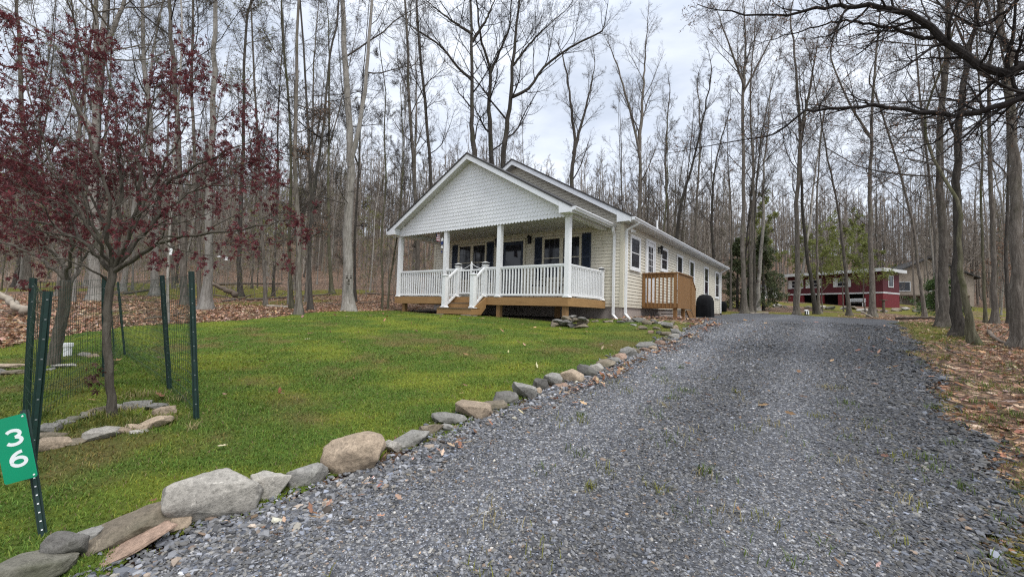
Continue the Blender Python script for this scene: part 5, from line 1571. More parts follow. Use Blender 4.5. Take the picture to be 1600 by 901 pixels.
LAB = {('tall', 'L'): 'tall straight grey bare tree in the dense wood left of the house', ('tall', 'M'): 'tall straight bare tree standing in the wood behind the house',
       ('tall', 'R'): 'tall straight bare tree in the wood beyond the drive and red house',
       ('fork', 'L'): 'fork-trunked bare tree in the dense wood left of the house', ('fork', 'M'): 'fork-trunked bare tree in the wood behind the house', ('fork', 'R'): 'fork-trunked bare tree in the wood beyond the drive and red house',
       ('slim', 'L'): 'slim young bare tree in the dense wood left of the house', ('slim', 'M'): 'slim young bare tree in the wood behind the house', ('slim', 'R'): 'slim young bare tree in the wood beyond the drive and red house',
       ('vase', 'L'): 'vase-shaped bare tree in the dense wood left of the house', ('vase', 'M'): 'vase-shaped bare tree in the wood behind the house', ('vase', 'R'): 'vase-shaped bare tree in the wood beyond the drive and red house'}
occupied = []
for o in COL.objects:
    if o.parent is None and o.get('category') == 'tree': occupied.append((o.location.x, o.location.y))
def free(x, y, d):
    return all((x - a) ** 2 + (y - b_) ** 2 > d * d for a, b_ in occupied)
def house_zone(x, y, mgn=3.5):
    u, v = uv(x, y)
    return (-0.65 - mgn < u < 7.95 + mgn) and (-4 < v < 17.7 + mgn)
placed = []
tries = 0
QUOTA = {'L': 92, 'M': 56, 'R': 34}
cnt = {'L': 0, 'M': 0, 'R': 0}
proto_obj = {}
while tries < 40000 and any(cnt[k] < QUOTA[k] for k in cnt):
    tries += 1
    y = 13 + 62 * rp.random() ** 1.15
    x = rp.uniform(-1.3, 1.3) * y
    zone = 'L' if x < -0.22 * y else ('R' if x > 0.52 * y else 'M')
    if cnt[zone] >= QUOTA[zone]: continue
    u, v = uv(x, y)
    if in_lawn(np.array([x]), np.array([y]))[0] or in_drive(np.array([x]), np.array([y]))[0] or house_zone(x, y): continue
    if zone == 'L' and y < 15.5 + 0.1 * x: continue
    if zone == 'M' and y < 33: continue
    if zone == 'R' and (y < 34 or (30 < x < 47 and 40 < y < 58)): continue
    if zone == 'R' and y < 45 and x / y > 1.0 and False: continue
    if wav(np.array([x]), np.array([y]), 3.5, 90)[0] < rp.uniform(-0.9, 0.35): continue
    if not free(x, y, 0.9 if zone == 'L' else 1.4): continue
    i = int(rp.integers(len(protos)))
    if zone == 'L' and rp.random() < 0.35: i = [4, 7, 11][int(rp.integers(3))]
    kind, tr, cr, bark, tw, lv, lm, Hh = protos[i]
    loc = (x, y, float(terrain(x, y)))
    s = rp.uniform(0.82, 1.15)
    if zone == 'M': s *= 0.9
    lab = LAB[(kind, zone)]
    grp = lab.replace('tree', 'trees', 1)
    if i not in proto_obj:
        o = tree_thing('bare_tree' if kind != 'slim' else 'young_tree', tr, cr, bark, tw, lab, grp, loc, lv, lm, rp.uniform(0, 6.28))
        o.scale = (s, s, s); proto_obj[i] = o
    else:
        kx = rp.uniform(0.6, 1.12); o = copy_thing(proto_obj[i], loc, rp.uniform(0, 6.28), (s * kx, s * kx, s * rp.uniform(0.92, 1.1)), lab, grp)
    o.rotation_euler = (rp.normal(0, 0.05) * (3 if rp.random() < 0.08 else 1), rp.normal(0, 0.05) * (3 if rp.random() < 0.08 else 1), o.rotation_euler[2])
    occupied.append((x, y)); cnt[zone] += 1
print('woods', cnt, tries)

# far hillside wood: one mass
def far_wood():
    rngf = np.random.default_rng(400)
    T = []
    for k in range(7):
        Hh = rngf.uniform(13, 18)
        st = straight(rngf, Hh, 0.16, 0.05)
        tr, cr, tips = make_tree(410 + k, [(st, 0.15, 0.04)], n1=15, z0=Hh * 0.24, l1=Hh * 0.24, ang1=0.75, n2=6, n3=5, n4=0, sides=4, S=6, flare=0.1, twig=4.0, lod=True)
        V = np.concatenate([tr[0], cr[0]]); Q = np.concatenate([tr[1], cr[1] + len(tr[0])])
        T.append((V, Q, len(tr[1])))
    VV, QQ, MM, off = [], [], [], 0
    n = 0
    while n < 2300:
        y = 52 + 128 * rngf.random() ** 1.1; x = rngf.uniform(-1.32, 1.32) * y
        if 28 < x < 50 and y < 64: continue
        V, Q, nt_ = T[int(rngf.integers(len(T)))]
        a = rngf.uniform(0, 6.28); s = rngf.uniform(0.7, 1.1); c, s_ = math.cos(a) * s, math.sin(a) * s
        W_ = np.stack([V[:, 0] * c - V[:, 1] * s_ + x, V[:, 0] * s_ + V[:, 1] * c + y, V[:, 2] * s + terrain(x, y)], 1)
        VV.append(W_.astype(np.float32)); QQ.append(Q + off); off += len(V)
        n += 1
    me = np_mesh('distant_wood', np.concatenate(VV), np.concatenate(QQ), False)
    tag(link('distant_wood', me, MAT['far_twig']), 'bare brown wood covering the hillside far behind', kind='stuff')
def farmat():
    t = NT('far_wood_twigs'); g = t.new('ShaderNodeNewGeometry').outputs['Random Per Island']
    t.color(t.ramp(g, [(0.0, (0.12, 0.10, 0.082)), (0.5, (0.20, 0.17, 0.14)), (1.0, (0.30, 0.265, 0.225))])); t.rough(0.95, 0.1)
    return t.mat
MAT['far_twig'] = farmat()
far_wood()

# evergreens and leafing understory -----------------------------------
def conifer(seed, Hh, rad, label, loc, mat='needle', dens=1.0):
    rngc = np.random.default_rng(seed)
    st = straight(rngc, Hh, 0.12, 0.02)
    n = int(Hh * 11 * dens)
    zf = rngc.uniform(0.06, 0.99, n); z = zf * Hh
    az = rngc.uniform(0, 6.28, n)
    prof = np.interp(zf, [0, 0.12, 0.35, 0.7, 1.0], [0.75, 1.0, 0.9, 0.55, 0.06])
    L = rad * prof * rngc.uniform(0.55, 1.2, n)
    p = np.stack([np.interp(z, st[:, 2], st[:, 0]), np.interp(z, st[:, 2], st[:, 1]), z], 1)
    d = np.stack([np.cos(az), np.sin(az), rngc.uniform(-0.12, 0.35, n)], 1); d /= np.linalg.norm(d, axis=1, keepdims=True)
    P1, R1 = grow(rngc, p, d, L, np.clip(L * 0.012, 0.006, 0.04), 5, 0.06, -0.06, 0.25)
    V1, Q1 = tubes(P1, R1, 3)
    p, d, L2, r = children(rngc, P1, R1, L, 10, 0.2, 1.0, 0.9, 0.42, 0.5)
    P2, R2 = grow(rngc, p, d, L2, np.maximum(r * 0.5, 0.003), 3, 0.08, -0.03, 0.4)
    V2, Q2 = tubes(P2, R2, 3)
    pts = np.concatenate([P2[:, 1], P2[:, 2], P2[:, 3], P1[:, 3:].reshape(-1, 3)])
    lv = leaf_cards(rngc, pts, 0.085, 4, 0.09, 0.8)
    TV, TQ = tubes(st[None], np.linspace(0.14, 0.02, len(st))[None], 8)
    return tree_thing('evergreen_tree', (TV, TQ), (np.concatenate([V1, V2]), np.concatenate([Q1, Q2 + len(V1)])), 'bark_dark', 'twig_dark', label, None, loc, lv, mat)
def at(px, py_base, d):
    p = at_y(px, py_base, d); return (p[0], p[1], float(terrain(p[0], p[1])))
conifer(501, 6.6, 1.7, 'dark evergreen tree between the cottage back corner and the red house', at(1193, 478, 36), 'needle', 1.2)
conifer(502, 6.2, 1.4, 'narrow dark evergreen behind the trunks at the cottage back corner', at(1152, 478, 38), 'needle')
conifer(504, 3.4, 1.7, 'bushy evergreen behind the roadside clump of trunks', at(1468, 482, 33), 'needle2')

def leafy(seed, Hh, label, loc, mat='yellowgreen', r=0.05, n1=13, l1=None, leafn=0.8, size=0.07, z0=None, per=1, name='young_tree', ang1=1.0):
    rngc = np.random.default_rng(seed)
    st = straight(rngc, Hh, r, 0.08)
    tr, cr, tips = make_tree(seed, [(st, r, 0.012)], n1=n1, z0=z0 or Hh * 0.25, l1=l1 or Hh * 0.38, ang1=ang1, n2=7, n3=4, n4=0, sides=6, flare=.2, trop=0.03)
    k = rngc.random(len(tips)) < leafn
    lv = leaf_cards(rngc, tips[k], size, per, 0.10, 1.0)
    return tree_thing(name, tr, cr, 'bark', 'twig', label, None, loc, lv, mat)
leafy(601, 9.5, 'bright yellow-green leafing tree behind the dark evergreen', at(1186, 470, 42), size=0.12, per=4, l1=2.8)
leafy(602, 6.0, 'yellow-green leafing sapling spreading over the left window of the red house', at(1285, 484, 36), size=0.10, leafn=.9, per=2)
leafy(603, 7.0, 'leafing sapling with layered pale green sprays before the red house centre', at(1318, 484, 37), size=0.11, leafn=.95, per=2)
leafy(604, 5.5, 'small leafing tree with green sprays at the right corner of the red house', at(1352, 486, 36), size=0.10, leafn=.9, per=2)
leafy(605, 10.0, 'tall yellow-green leafing tree showing above the red house roof', at(1330, 470, 60), size=0.15, per=4, l1=4.4)
leafy(606, 8.5, 'fresh green tree above the left part of the red house roof', at(1262, 470, 62), size=0.15, per=3, l1=3.8, leafn=.9)
leafy(607, 5.0, 'small greening tree beside the brush pile in the left wood', at(402, 455, 30), 'budgreen', size=0.07, leafn=.5)
leafy(608, 7.5, 'yellowish leafing tree far back in the left wood', at(440, 440, 42), 'budgreen', size=0.09, per=2, leafn=.6)
leafy(609, 6.5, 'greening young tree deep in the wood left of the porch', at(575, 455, 40), 'budgreen', size=0.08, per=2, leafn=.5)
leafy(610, 8.0, 'pale leafing tree at the far left edge of the wood', at(20, 440, 28), 'budgreen', size=0.08, per=2, leafn=.55)
leafy(611, 4.0, 'rusty-leaved young tree in the wood behind the thick right trunks', at(1575, 500, 22), 'bud', size=0.06, leafn=.7)

# ------------------------------------------------------------------ the red maple
LOBES = []
def maple_leaves(rng, C, size):
    n = len(C)
    ctr = C + rng.normal(0, 0.02, C.shape)
    a = rng.normal(0, 1, (n, 3)); a[:, 2] -= 0.7; a /= np.linalg.norm(a, axis=1, keepdims=True)
    nr = rng.normal(0, 1, (n, 3)); nr[:, 2] += 0.6
    b = np.cross(nr, a); b /= np.linalg.norm(b, axis=1, keepdims=True) + 1e-9
    s = (size * rng.uniform(0.55, 1.25, n))[:, None]
    V = []; 
    for ang, ln in ((0.0, 1.0), (0.75, 0.85), (-0.75, 0.85), (1.6, 0.5), (-1.6, 0.5)):
        d = a * math.cos(ang) + b * math.sin(ang); e = -a * math.sin(ang) + b * math.cos(ang)
        nn_ = np.cross(a, b) * s * 0.10
        V += [ctr, ctr + (d * 0.5 + e * 0.17) * s * ln + nn_, ctr + d * s * ln - nn_ * 0.8, ctr + (d * 0.5 - e * 0.17) * s * ln + nn_]
    V = np.stack(V, 1).reshape(-1, 3)
    return V, np.arange(len(V)).reshape(-1, 4)

def maple(seed, base_px, limbs, trunk, label, r0, leafsize, n_second, keep, name='maple_tree', depth_off=0.0, density=1.0):
    rngm = np.random.default_rng(seed)
    b = gp(*base_px)
    tp = np.array([at_y(*q_, b[1]) - b for q_ in trunk]); tp[0] = 0
    TP = catmull(tp, 16); TP = np.concatenate([[TP[0] - [0, 0, .2]], TP])
    rad = np.interp(np.linspace(0, 1, 17), [0, 0.08, 0.2, 1], [r0 * 1.5, r0 * 1.3, r0, r0 * 0.95])
    TV, TQ = tubes((TP + rngm.normal(0, 0.004, TP.shape))[None], rad[None], 14)
    TVs = [TV]; TQs = [TQ]; to = len(TV)
    CV, CF, off = [], [], 0; tips = []
    for pp, rr0, dep in limbs:
        k = len(pp)
        pts = [at_y(q_[0], q_[1], b[1] + dep * (i / (k - 1)) ** 0.8) - b for i, q_ in enumerate(pp)]
        S = 16
        P = catmull(pts, S + 1)[None]; P[0, 1:] += rngm.normal(0, 0.012, (S, 3))
        Rd = (rr0 * 0.85 * (1 - 0.85 * np.linspace(0, 1, S + 1)))[None]
        V, q_ = tubes(P, Rd, 8); CV.append(V); CF.append(q_ + off); off += len(V)
        Lt = np.linalg.norm(np.diff(P[0], axis=0), axis=1).sum()
        n1 = max(4, int(Lt * n_second))
        p, d, l, r = children(rngm, P, Rd, np.array([1.35]), n1, 0.22, 1.0, 0.75, 0.62, 0.55)
        P1, R1 = grow(rngm, p, d, l, r, 6, 0.13, 0.04, 0.25); V, q_ = tubes(P1, R1, 5); CV.append(V); CF.append(q_ + off); off += len(V)
        p, d, l2, r = children(rngm, P1, R1, l, 6, 0.2, 1.0, 0.75, 0.5, 0.6); r = np.maximum(r, 0.0016)
        P2, R2 = grow(rngm, p, d, l2, r, 4, 0.15, 0.02, 0.35); V, q_ = tubes(P2, R2, 4); CV.append(V); CF.append(q_ + off); off += len(V)
        p, d, l3, r = children(rngm, P2, R2, l2, 3, 0.3, 1.0, 0.75, 0.6, 0.7); r = np.maximum(r, 0.0011)
        P3, R3 = grow(rngm, p, d, l3, r, 2, 0.15, 0.0, 0.5); V, q_ = tubes(P3, R3, 3); CV.append(V); CF.append(q_ + off); off += len(V)
        tips += [P3[:, -1], P3[:, 1], P2[:, -1], P2[:, 3]]
    T = np.concatenate(tips)
    clump = 0.5 + 0.5 * wav(T[:, 0] * 1.0 + T[:, 2] * 0.6, T[:, 1] + T[:, 2], 0.16, 71)
    T = T[rngm.random(len(T)) < keep * (0.35 + 1.0 * clump)]
    T = np.repeat(T, 2, axis=0) + rngm.normal(0, 0.022, (2 * len(T), 3))
    lv = maple_leaves(rngm, T, leafsize)
    o = empty(name, b, 0, label, 'tree')
    link('trunk', np_mesh('trunk', np.concatenate(TVs), np.concatenate(TQs), True), MAT['mapbark'], o)
    cr = link('branches', np_mesh('branches', np.concatenate(CV), np.concatenate(CF), True), MAT['mapbark'], o)
    link('crown', np_mesh('crown', lv[0], lv[1], False), MAT['redleaf'], o)
    print(label, 'leaves', len(T))
    return o, b
MAPLE, mb_ = maple(701, (176, 652), [
    ([(176, 424), (205, 385), (240, 345), (258, 290), (300, 262), (345, 240), (400, 222)], 0.030, 0.35),
    ([(178, 424), (225, 395), (255, 378), (320, 364), (400, 356), (455, 345)], 0.027, -0.25),
    ([(174, 424), (150, 400), (125, 375), (70, 350), (10, 338), (-40, 330)], 0.022, -0.30),
    ([(175, 422), (185, 380), (190, 320), (186, 240), (176, 150), (165, 95)], 0.028, 0.25),
    ([(173, 423), (155, 390), (150, 360), (120, 330), (95, 280), (60, 200), (40, 110), (22, 40)], 0.022, 0.15),
    ([(176, 420), (172, 370), (168, 300), (140, 220), (110, 140), (95, 85)], 0.022, -0.55),
    ([(178, 420), (200, 370), (215, 310), (225, 230), (240, 160), (255, 110)], 0.022, -0.45),
    ([(177, 421), (215, 375), (270, 320), (320, 290), (380, 290), (430, 300)], 0.020, 0.9),
    ([(173, 422), (140, 385), (80, 320), (20, 270), (-50, 240)], 0.020, 0.6),
    ([(174, 421), (150, 370), (100, 290), (40, 230), (-30, 190)], 0.018, -0.6),
    ([(177, 420), (205, 360), (250, 270), (290, 200), (330, 150)], 0.018, 0.1),
    ([(175, 420), (160, 350), (120, 270), (70, 260), (0, 300)], 0.016, 0.4),
    ([(170, 440), (140, 420), (100, 405), (50, 395), (0, 375)], 0.012, -0.5),
], [(176, 652), (171, 590), (167, 520), (170, 470), (176, 418)], 'dark red-leaved maple inside the green wire fence', 0.032, 0.044, 5.6, 0.54)
maple(702, (80, 572), [
    ([(103, 440), (80, 415), (50, 398), (10, 380), (-40, 372)], 0.035, 0.0),
    ([(104, 438), (95, 410), (75, 390), (50, 360), (20, 330)], 0.03, 0.5),
    ([(106, 446), (122, 425), (128, 405), (150, 385), (165, 360)], 0.03, 0.3),
    ([(106, 438), (108, 405), (112, 380), (105, 340), (95, 300)], 0.028, -0.4),
    ([(106, 436), (116, 400), (140, 370), (170, 340), (200, 310)], 0.022, 0.6),
    ([(104, 436), (90, 400), (60, 360), (20, 320), (-20, 290)], 0.022, 0.9),
], [(80, 572), (90, 530), (98, 490), (104, 438)], 'smaller slanting maple behind the fence near the white pipe', 0.062, 0.055, 3.6, 0.5)
# withered sprig on the maple trunk
rngw = np.random.default_rng(77)
c = at_y(147, 590, mb_[1] - 0.06) - mb_
m = MB(); m.tube([at_y(168, 606, mb_[1]) - mb_, at_y(158, 600, mb_[1] - .04) - mb_, c], [0.005, 0.003, 0.002], 5)
sp_ = m.build('sprig', MAT['mapbark'], MAPLE)
lv = maple_leaves(rngw, c + rngw.normal(0, [0.03, 0.03, 0.04], (26, 3)), 0.05)
link('withered_leaves', np_mesh('withered_leaves', lv[0], lv[1]), MAT['deadleaf'], sp_)

# understory brush: thin saplings and twiggy shrubs filling the wood between the trunks
def brush():
    rb_ = np.random.default_rng(800)
    T = []
    for k in range(8):
        Hh = rb_.uniform(2.2, 5.5)
        stems = [(straight(rb_, Hh, 0.02, 0.15), 0.016, 0.005)]
        tr, cr, tips = make_tree(810 + k, stems, n1=10, z0=Hh * 0.12, l1=Hh * 0.34, ang1=0.8, n2=5, n3=4, n4=0, sides=3, S=5, flare=0.0, twig=1.3, lod=True)
        T.append((np.concatenate([tr[0], cr[0]]), np.concatenate([tr[1], cr[1] + len(tr[0])])))
    VV, QQ, off, n = [], [], 0, 0
    TP = []
    while n < 1300:
        y = 20 + 60 * rb_.random(); x = rb_.uniform(-1.32, 1.32) * y
        if house_zone(x, y, 2.0) or in_drive(np.array([x]), np.array([y]))[0]: continue
        if x > 0.3 * y and y < 38: continue
        if 26 < x < 48 and 36 < y < 58: continue
        V, Q = T[int(rb_.integers(8))]
        a = rb_.uniform(0, 6.28); s = rb_.uniform(0.6, 1.2); c, s_ = math.cos(a) * s, math.sin(a) * s
        VV.append(np.stack([V[:, 0] * c - V[:, 1] * s_ + x, V[:, 0] * s_ + V[:, 1] * c + y, V[:, 2] * s + terrain(x, y)], 1)); QQ.append(Q + off); off += len(V); n += 1
        if rb_.random() < 0.4: TP.append(VV[-1][rb_.integers(0, len(V), 70)])
    Lv, Lf = leaf_cards(rb_, np.concatenate(TP), 0.045, 1, 0.06, 1.0)
    Q_ = np.concatenate(QQ); mi = np.concatenate([np.zeros(len(Q_), int), np.ones(len(Lf), int)])
    tag(link('undergrowth', np_mesh('undergrowth', np.concatenate(VV + [Lv]), np.concatenate([Q_, Lf + off]), False, mi), [MAT['far_twig'], MAT['budgreen']]), 'twiggy brown undergrowth between the trunks of the wood', kind='stuff')
brush()
# ------------------------------------------------------------------ rocks
_base = {}
def rock_mesh(seed, sx, sy, sz, facets=9, rough=0.05, sub=4, angular=None):
    """broken field stone: convex hull of scattered points, worn edges, pitted faces"""
    import bmesh
    rngk = np.random.default_rng(seed)
    ang = (seed % 5 != 0) if angular is None else angular
    n = 16 + int(rngk.integers(0, 9)) if ang else 40
    p = rngk.normal(0, 1, (n, 3)); p /= np.linalg.norm(p, axis=1, keepdims=True)
    q_ = 5.5 if ang else 3.0
    p /= (np.abs(p) ** q_).sum(1, keepdims=True) ** (1 / q_)
    p *= rngk.uniform(0.86, 1.0, (n, 1))
    p[:, 2] += 0.25 * p[:, 0] * rngk.normal(0, 1); p[:, 2] *= 1 - 0.25 * rngk.random(n)
    bm = bmesh.new()
    for c in p: bm.verts.new(c)
    r_ = bmesh.ops.convex_hull(bm, input=bm.verts)
    bmesh.ops.delete(bm, geom=[v for v in bm.verts if not v.link_faces], context='VERTS')
    bmesh.ops.dissolve_limit(bm, angle_limit=0.22, verts=bm.verts, edges=bm.edges)
    bmesh.ops.bevel(bm, geom=list(bm.edges), offset=0.05 if ang else 0.11, segments=2, profile=0.6, affect='EDGES', clamp_overlap=True)
    bmesh.ops.triangulate(bm, faces=bm.faces)
    for _ in range(3 if sub >= 4 else 2):
        long = [e for e in bm.edges if e.calc_length() > 0.13]
        if long: bmesh.ops.subdivide_edges(bm, edges=long, cuts=1)
        bmesh.ops.triangulate(bm, faces=bm.faces)
    bm.normal_update()
    v = np.array([w_.co[:] for w_ in bm.verts]); f = np.array([[k.index for k in w_.verts] for w_ in bm.faces]); nrm = np.array([w_.normal[:] for w_ in bm.verts])
    bm.free()
    for k, amp in ((2.2, rough * 0.9), (5, rough * 0.7), (11, rough * 0.5), (23, rough * 0.35)):
        ph = rngk.uniform(0, 6.28, 5); di = rngk.normal(0, 1, (5, 3))
        nz_ = sum(np.sin((v @ di[i]) * k + ph[i]) for i in range(5)) / 5
        v = v + nrm * (nz_ * amp)[:, None]
    ext = np.abs(v).max(0)
    v = v / ext * np.array([sx, sy, sz])
    return v, f

ROCKN = [0]
def rock(px, py, w, h, kind, label, group=None, depthr=0.75, tilt=0.0, bury=0.30, sub=5, name='rock', rough=0.05, facets=9, yaw=None):
    """px,py: centre of the stone in the photo; w,h its size there"""
    g = gp(px, py + h * 0.48)
    s = g[1] / F
    th_r = math.atan2(-g[2], g[1]); rx = w * s / 2
    ry_ = rx * depthr
    hv = max(0.42 * h * s, (h * s - 1.0 * ry_ * math.sin(th_r)) / math.cos(th_r))     # true height above ground
    rzz = hv / (1.88 - bury)
    rngk = np.random.default_rng(900 + ROCKN[0]); ROCKN[0] += 1
    ry = max(ry_, rzz * 0.7)
    v, f = rock_mesh(1000 + ROCKN[0], rx * 1.06, ry, rzz * 1.06, facets, rough, sub)
    me_ = np_mesh(name, v, f, True); me_.set_sharp_from_angle(angle=math.radians(38)); o = link(name, me_, ROCK[kind])
    yw = -math.atan2(g[0], g[1]) + (rngk.normal(0, 0.15) if yaw is None else yaw)
    o.rotation_euler = (rngk.normal(0, 0.08), tilt + rngk.normal(0, 0.05), yw)
    yy = g[1] + ry * 0.55; xx = g[0] * yy / g[1]
    o.location = (float(xx), float(yy), float(terrain(xx, yy)) + rzz * (0.88 - bury))
    return tag(o, label, 'rock', group)

ORD = ['first', 'second', 'third', 'fourth', 'fifth', 'sixth', 'seventh', 'eighth', 'ninth', 'tenth', 'eleventh', 'twelfth', 'thirteenth', 'fourteenth', 'fifteenth', 'sixteenth', 'seventeenth',
       'eighteenth', 'nineteenth', 'twentieth', 'twenty-first', 'twenty-second', 'twenty-third', 'twenty-fourth', 'twenty-fifth', 'twenty-sixth', 'twenty-seventh', 'twenty-eighth', 'twenty-ninth', 'thirtieth']
EG = 'stones edging the gravel drive'
rock(30, 903, 122, 56, 'mossy', 'large dull mossy boulder at the near end of the stone edging', EG, bury=.35)
rock(100, 862, 52, 52, 'dark', 'dark stone wedged between the mossy boulder and the flat slabs', EG)
rock(138, 842, 44, 30, 'grey', 'small pointed grey stone above the reddish slab', EG)
rock(203, 828, 114, 46, 'brown', 'broad brown stone behind the reddish slab in the edging', EG, tilt=-0.30)
rock(190, 864, 160, 26, 'red', 'thin flat reddish slab lying tilted against the edging stones', EG, tilt=-0.34, depthr=0.55, facets=14, rough=0.03)
rock(272, 822, 46, 26, 'tan', 'low tan stone tucked under the big pale boulder', EG)
rock(334, 780, 128, 78, 'pale', 'big pale flat-topped boulder, largest in the drive edging', EG, depthr=.7, tilt=-0.12, facets=11)
rock(422, 755, 56, 52, 'pale', 'rounded pale stone next up from the big pale boulder', EG)
rock(480, 742, 60, 38, 'grey', 'grey-white blocky stone with dry leaves at its foot in the edging', EG, facets=12)
rock(553, 709, 92, 58, 'tan', 'large angular tan boulder in the middle of the near edging', EG, tilt=-0.16, facets=12)
small = [(612, 697, 32, 22, 'pale'), (641, 685, 52, 28, 'grey'), (673, 671, 38, 20, 'brown'), (700, 669, 22, 14, 'grey'), (702, 654, 52, 20, 'grey'), (741, 641, 56, 27, 'tan'),
         (769, 633, 44, 15, 'brown'), (789, 622, 38, 20, 'dark'), (817, 611, 40, 27, 'grey'), (839, 611, 15, 11, 'tan'), (845, 601, 26, 18, 'dark'), (864, 593, 29, 21, 'grey'),
         (894, 587, 33, 21, 'tan'), (877, 602, 20, 9, 'red'), (917, 580, 29, 20, 'dark'), (931, 575, 24, 14, 'pale'), (945, 569, 30, 13, 'brown'), (958, 563, 20, 11, 'grey'),
         (969, 558, 22, 12, 'red'), (982, 550, 24, 16, 'grey'), (993, 548, 16, 10, 'brown'), (1009, 540, 30, 12, 'grey'), (1008, 547, 17, 8, 'red'), (1019, 544, 15, 8, 'tan'),
         (1031, 536, 16, 10, 'red'), (1042, 531, 16, 9, 'brown'), (1052, 526, 15, 9, 'pale'), (1056, 518, 16, 11, 'grey')]
CN = {'pale': 'pale', 'grey': 'grey', 'tan': 'tan', 'brown': 'brownish', 'dark': 'dark grey', 'red': 'reddish', 'mossy': 'mossy'}
for i, (a, b, w, h, kd) in enumerate(small):
    sh = 'flat' if w / h > 2.0 else ('rounded' if i % 2 else 'chunky')
    rock(a, b, w * 1.04, h * 0.98, kd, '%s %s edging stone, %s up the drive from the angular tan boulder' % (sh, CN[kd], ORD[i]), EG, sub=3)

# ring round the maple
MG = 'stones ringing the maple'
ring = [(81, 694, 38, 20, 'tan', 'pale tan rounded stone at the near left of the maple ring'), (117, 691, 36, 12, 'brown', 'low brown stone between two paler ones at the front of the maple ring'),
        (159, 679, 40, 19, 'pale', 'pale angular block at the front of the maple ring'), (192, 674, 23, 11, 'tan', 'small tan stone right of the pale block in the maple ring'),
        (211, 668, 24, 12, 'tan', 'small rusty-tan stone beside the longest tan stone of the maple ring'), (240, 661, 44, 20, 'tan', 'longest tan stone at the right front of the maple ring'),
        (217, 675, 24, 8, 'pale', 'thin pale stone lying in front of the longest tan stone'), (258, 642, 30, 14, 'tan', 'tan stone at the right end of the maple ring'),
        (244, 635, 30, 13, 'grey', 'grey stone behind the right-end tan stone of the maple ring'), (212, 633, 38, 13, 'grey', 'long grey stone at the back right of the maple ring'),
        (184, 636, 14, 9, 'pale', 'little pale stone just right of the maple trunk'), (153, 641, 24, 9, 'brown', 'flat brown stone at the back of the maple ring'),
        (137, 648, 18, 10, 'mossy', 'greenish mossy stone at the back of the maple ring'), (117, 654, 27, 15, 'mossy', 'dark mossy stone at the back left of the maple ring'),
        (98, 660, 28, 11, 'grey', 'flat grey stone at the left rear of the maple ring'), (78, 670, 33, 17, 'grey', 'grey stone stacked at the far left of the maple ring'),
        (82, 681, 32, 12, 'brown', 'brownish stone between the stacked grey one and the near left tan one')]
for (a, b, w, h, kd, lab) in ring: rock(a, b, w * 1.05, h * 1.1, kd, lab, MG, sub=3)
LG = 'stones by the smaller maple'
for (a, b, w, h, kd, lab) in [(131, 554, 16, 8, 'pale', 'pale stone right of the white pipe'), (146, 556, 15, 7, 'tan', 'tan stone a little farther right of the white pipe'), (100, 572, 29, 8, 'pale', 'flat pale stone in front of the white pipe'),
        (78, 577, 13, 6, 'grey', 'small grey stone at the foot of the smaller maple'), (22, 572, 38, 9, 'tan', 'long tan stone at the left edge of the lawn'), (25, 582, 30, 9, 'brown', 'brown stone below the long tan one at the left edge'), (0, 581, 18, 13, 'grey', 'grey stone cut by the left edge of the view')]:
    rock(a, b, w, h, kd, lab, LG, sub=3)

# dry-stacked flat stones by the porch corner
SG = 'flat stones piled at the porch corner'
rs = np.random.default_rng(61)
pile = [(868, 506, 20, 8), (882, 512, 26, 9), (896, 513, 22, 8), (908, 509, 22, 8), (913, 503, 18, 8), (875, 502, 22, 6), (890, 502, 22, 7), (901, 500, 16, 6), (886, 497, 18, 6), (896, 495, 14, 5), (910, 498, 18, 5), (893, 508, 14, 8), (904, 505, 12, 6)]
for i, (a, b, w, h) in enumerate(pile):
    g = xy(0.35 - (a - 866) * 0.018, -0.35 + rs.uniform(-0.12, 0.12))
    yy = g[1] - 0.2; xx = (a - CX) / F * yy + 0.02
    zz = -(b - (460 + (a + 114) * .0298)) / F * yy
    s = yy / F
    v, f = rock_mesh(1300 + i, w * s / 2 * 1.15, w * s / 2 * 0.8, h * s / 2 * 1.25, 10, 0.05, 3)
    o = link('flat_stone', np_mesh('flat_stone', v, f, True), ROCK[['brown', 'grey', 'dark', 'brown'][i % 4]])
    o.location = (float(xx), float(yy + rs.uniform(-0.1, 0.1)), float(max(zz, terrain(xx, yy) + h * s * 0.25))); o.rotation_euler = (rs.normal(0, .06), rs.normal(0, .1), rs.uniform(0, 3))
    tag(o, 'flat weathered stone in the small dry-stacked pile by the porch corner post', 'rock', SG)
BG = 'stones bedded along the side wall'
bed = [(982, 501, 30, 6, 'dark'), (998, 500, 26, 9, 'dark'), (1010, 504, 22, 9, 'brown'), (1022, 503, 18, 8, 'dark'), (1042, 508, 26, 12, 'grey'), (1033, 504, 14, 7, 'pale'), (1055, 512, 14, 8, 'tan'), (1026, 513, 18, 6, 'brown'), (1004, 512, 20, 8, 'brown'),
       (1040, 522, 22, 8, 'brown'), (1016, 519, 14, 6, 'red'), (990, 507, 16, 6, 'grey'), (970, 503, 18, 5, 'dark'), (950, 502, 22, 5, 'brown'), (1030, 520, 12, 6, 'dark'), (1050, 505, 12, 6, 'brown'), (930, 502, 16, 4, 'brown')]
for i, (a, b, w, h, kd) in enumerate(bed):
    rock(a, b, w * 0.75, h * 0.95, kd, 'weathered stone in the leaf-strewn rock bed below the side deck', BG, sub=3, bury=.2)

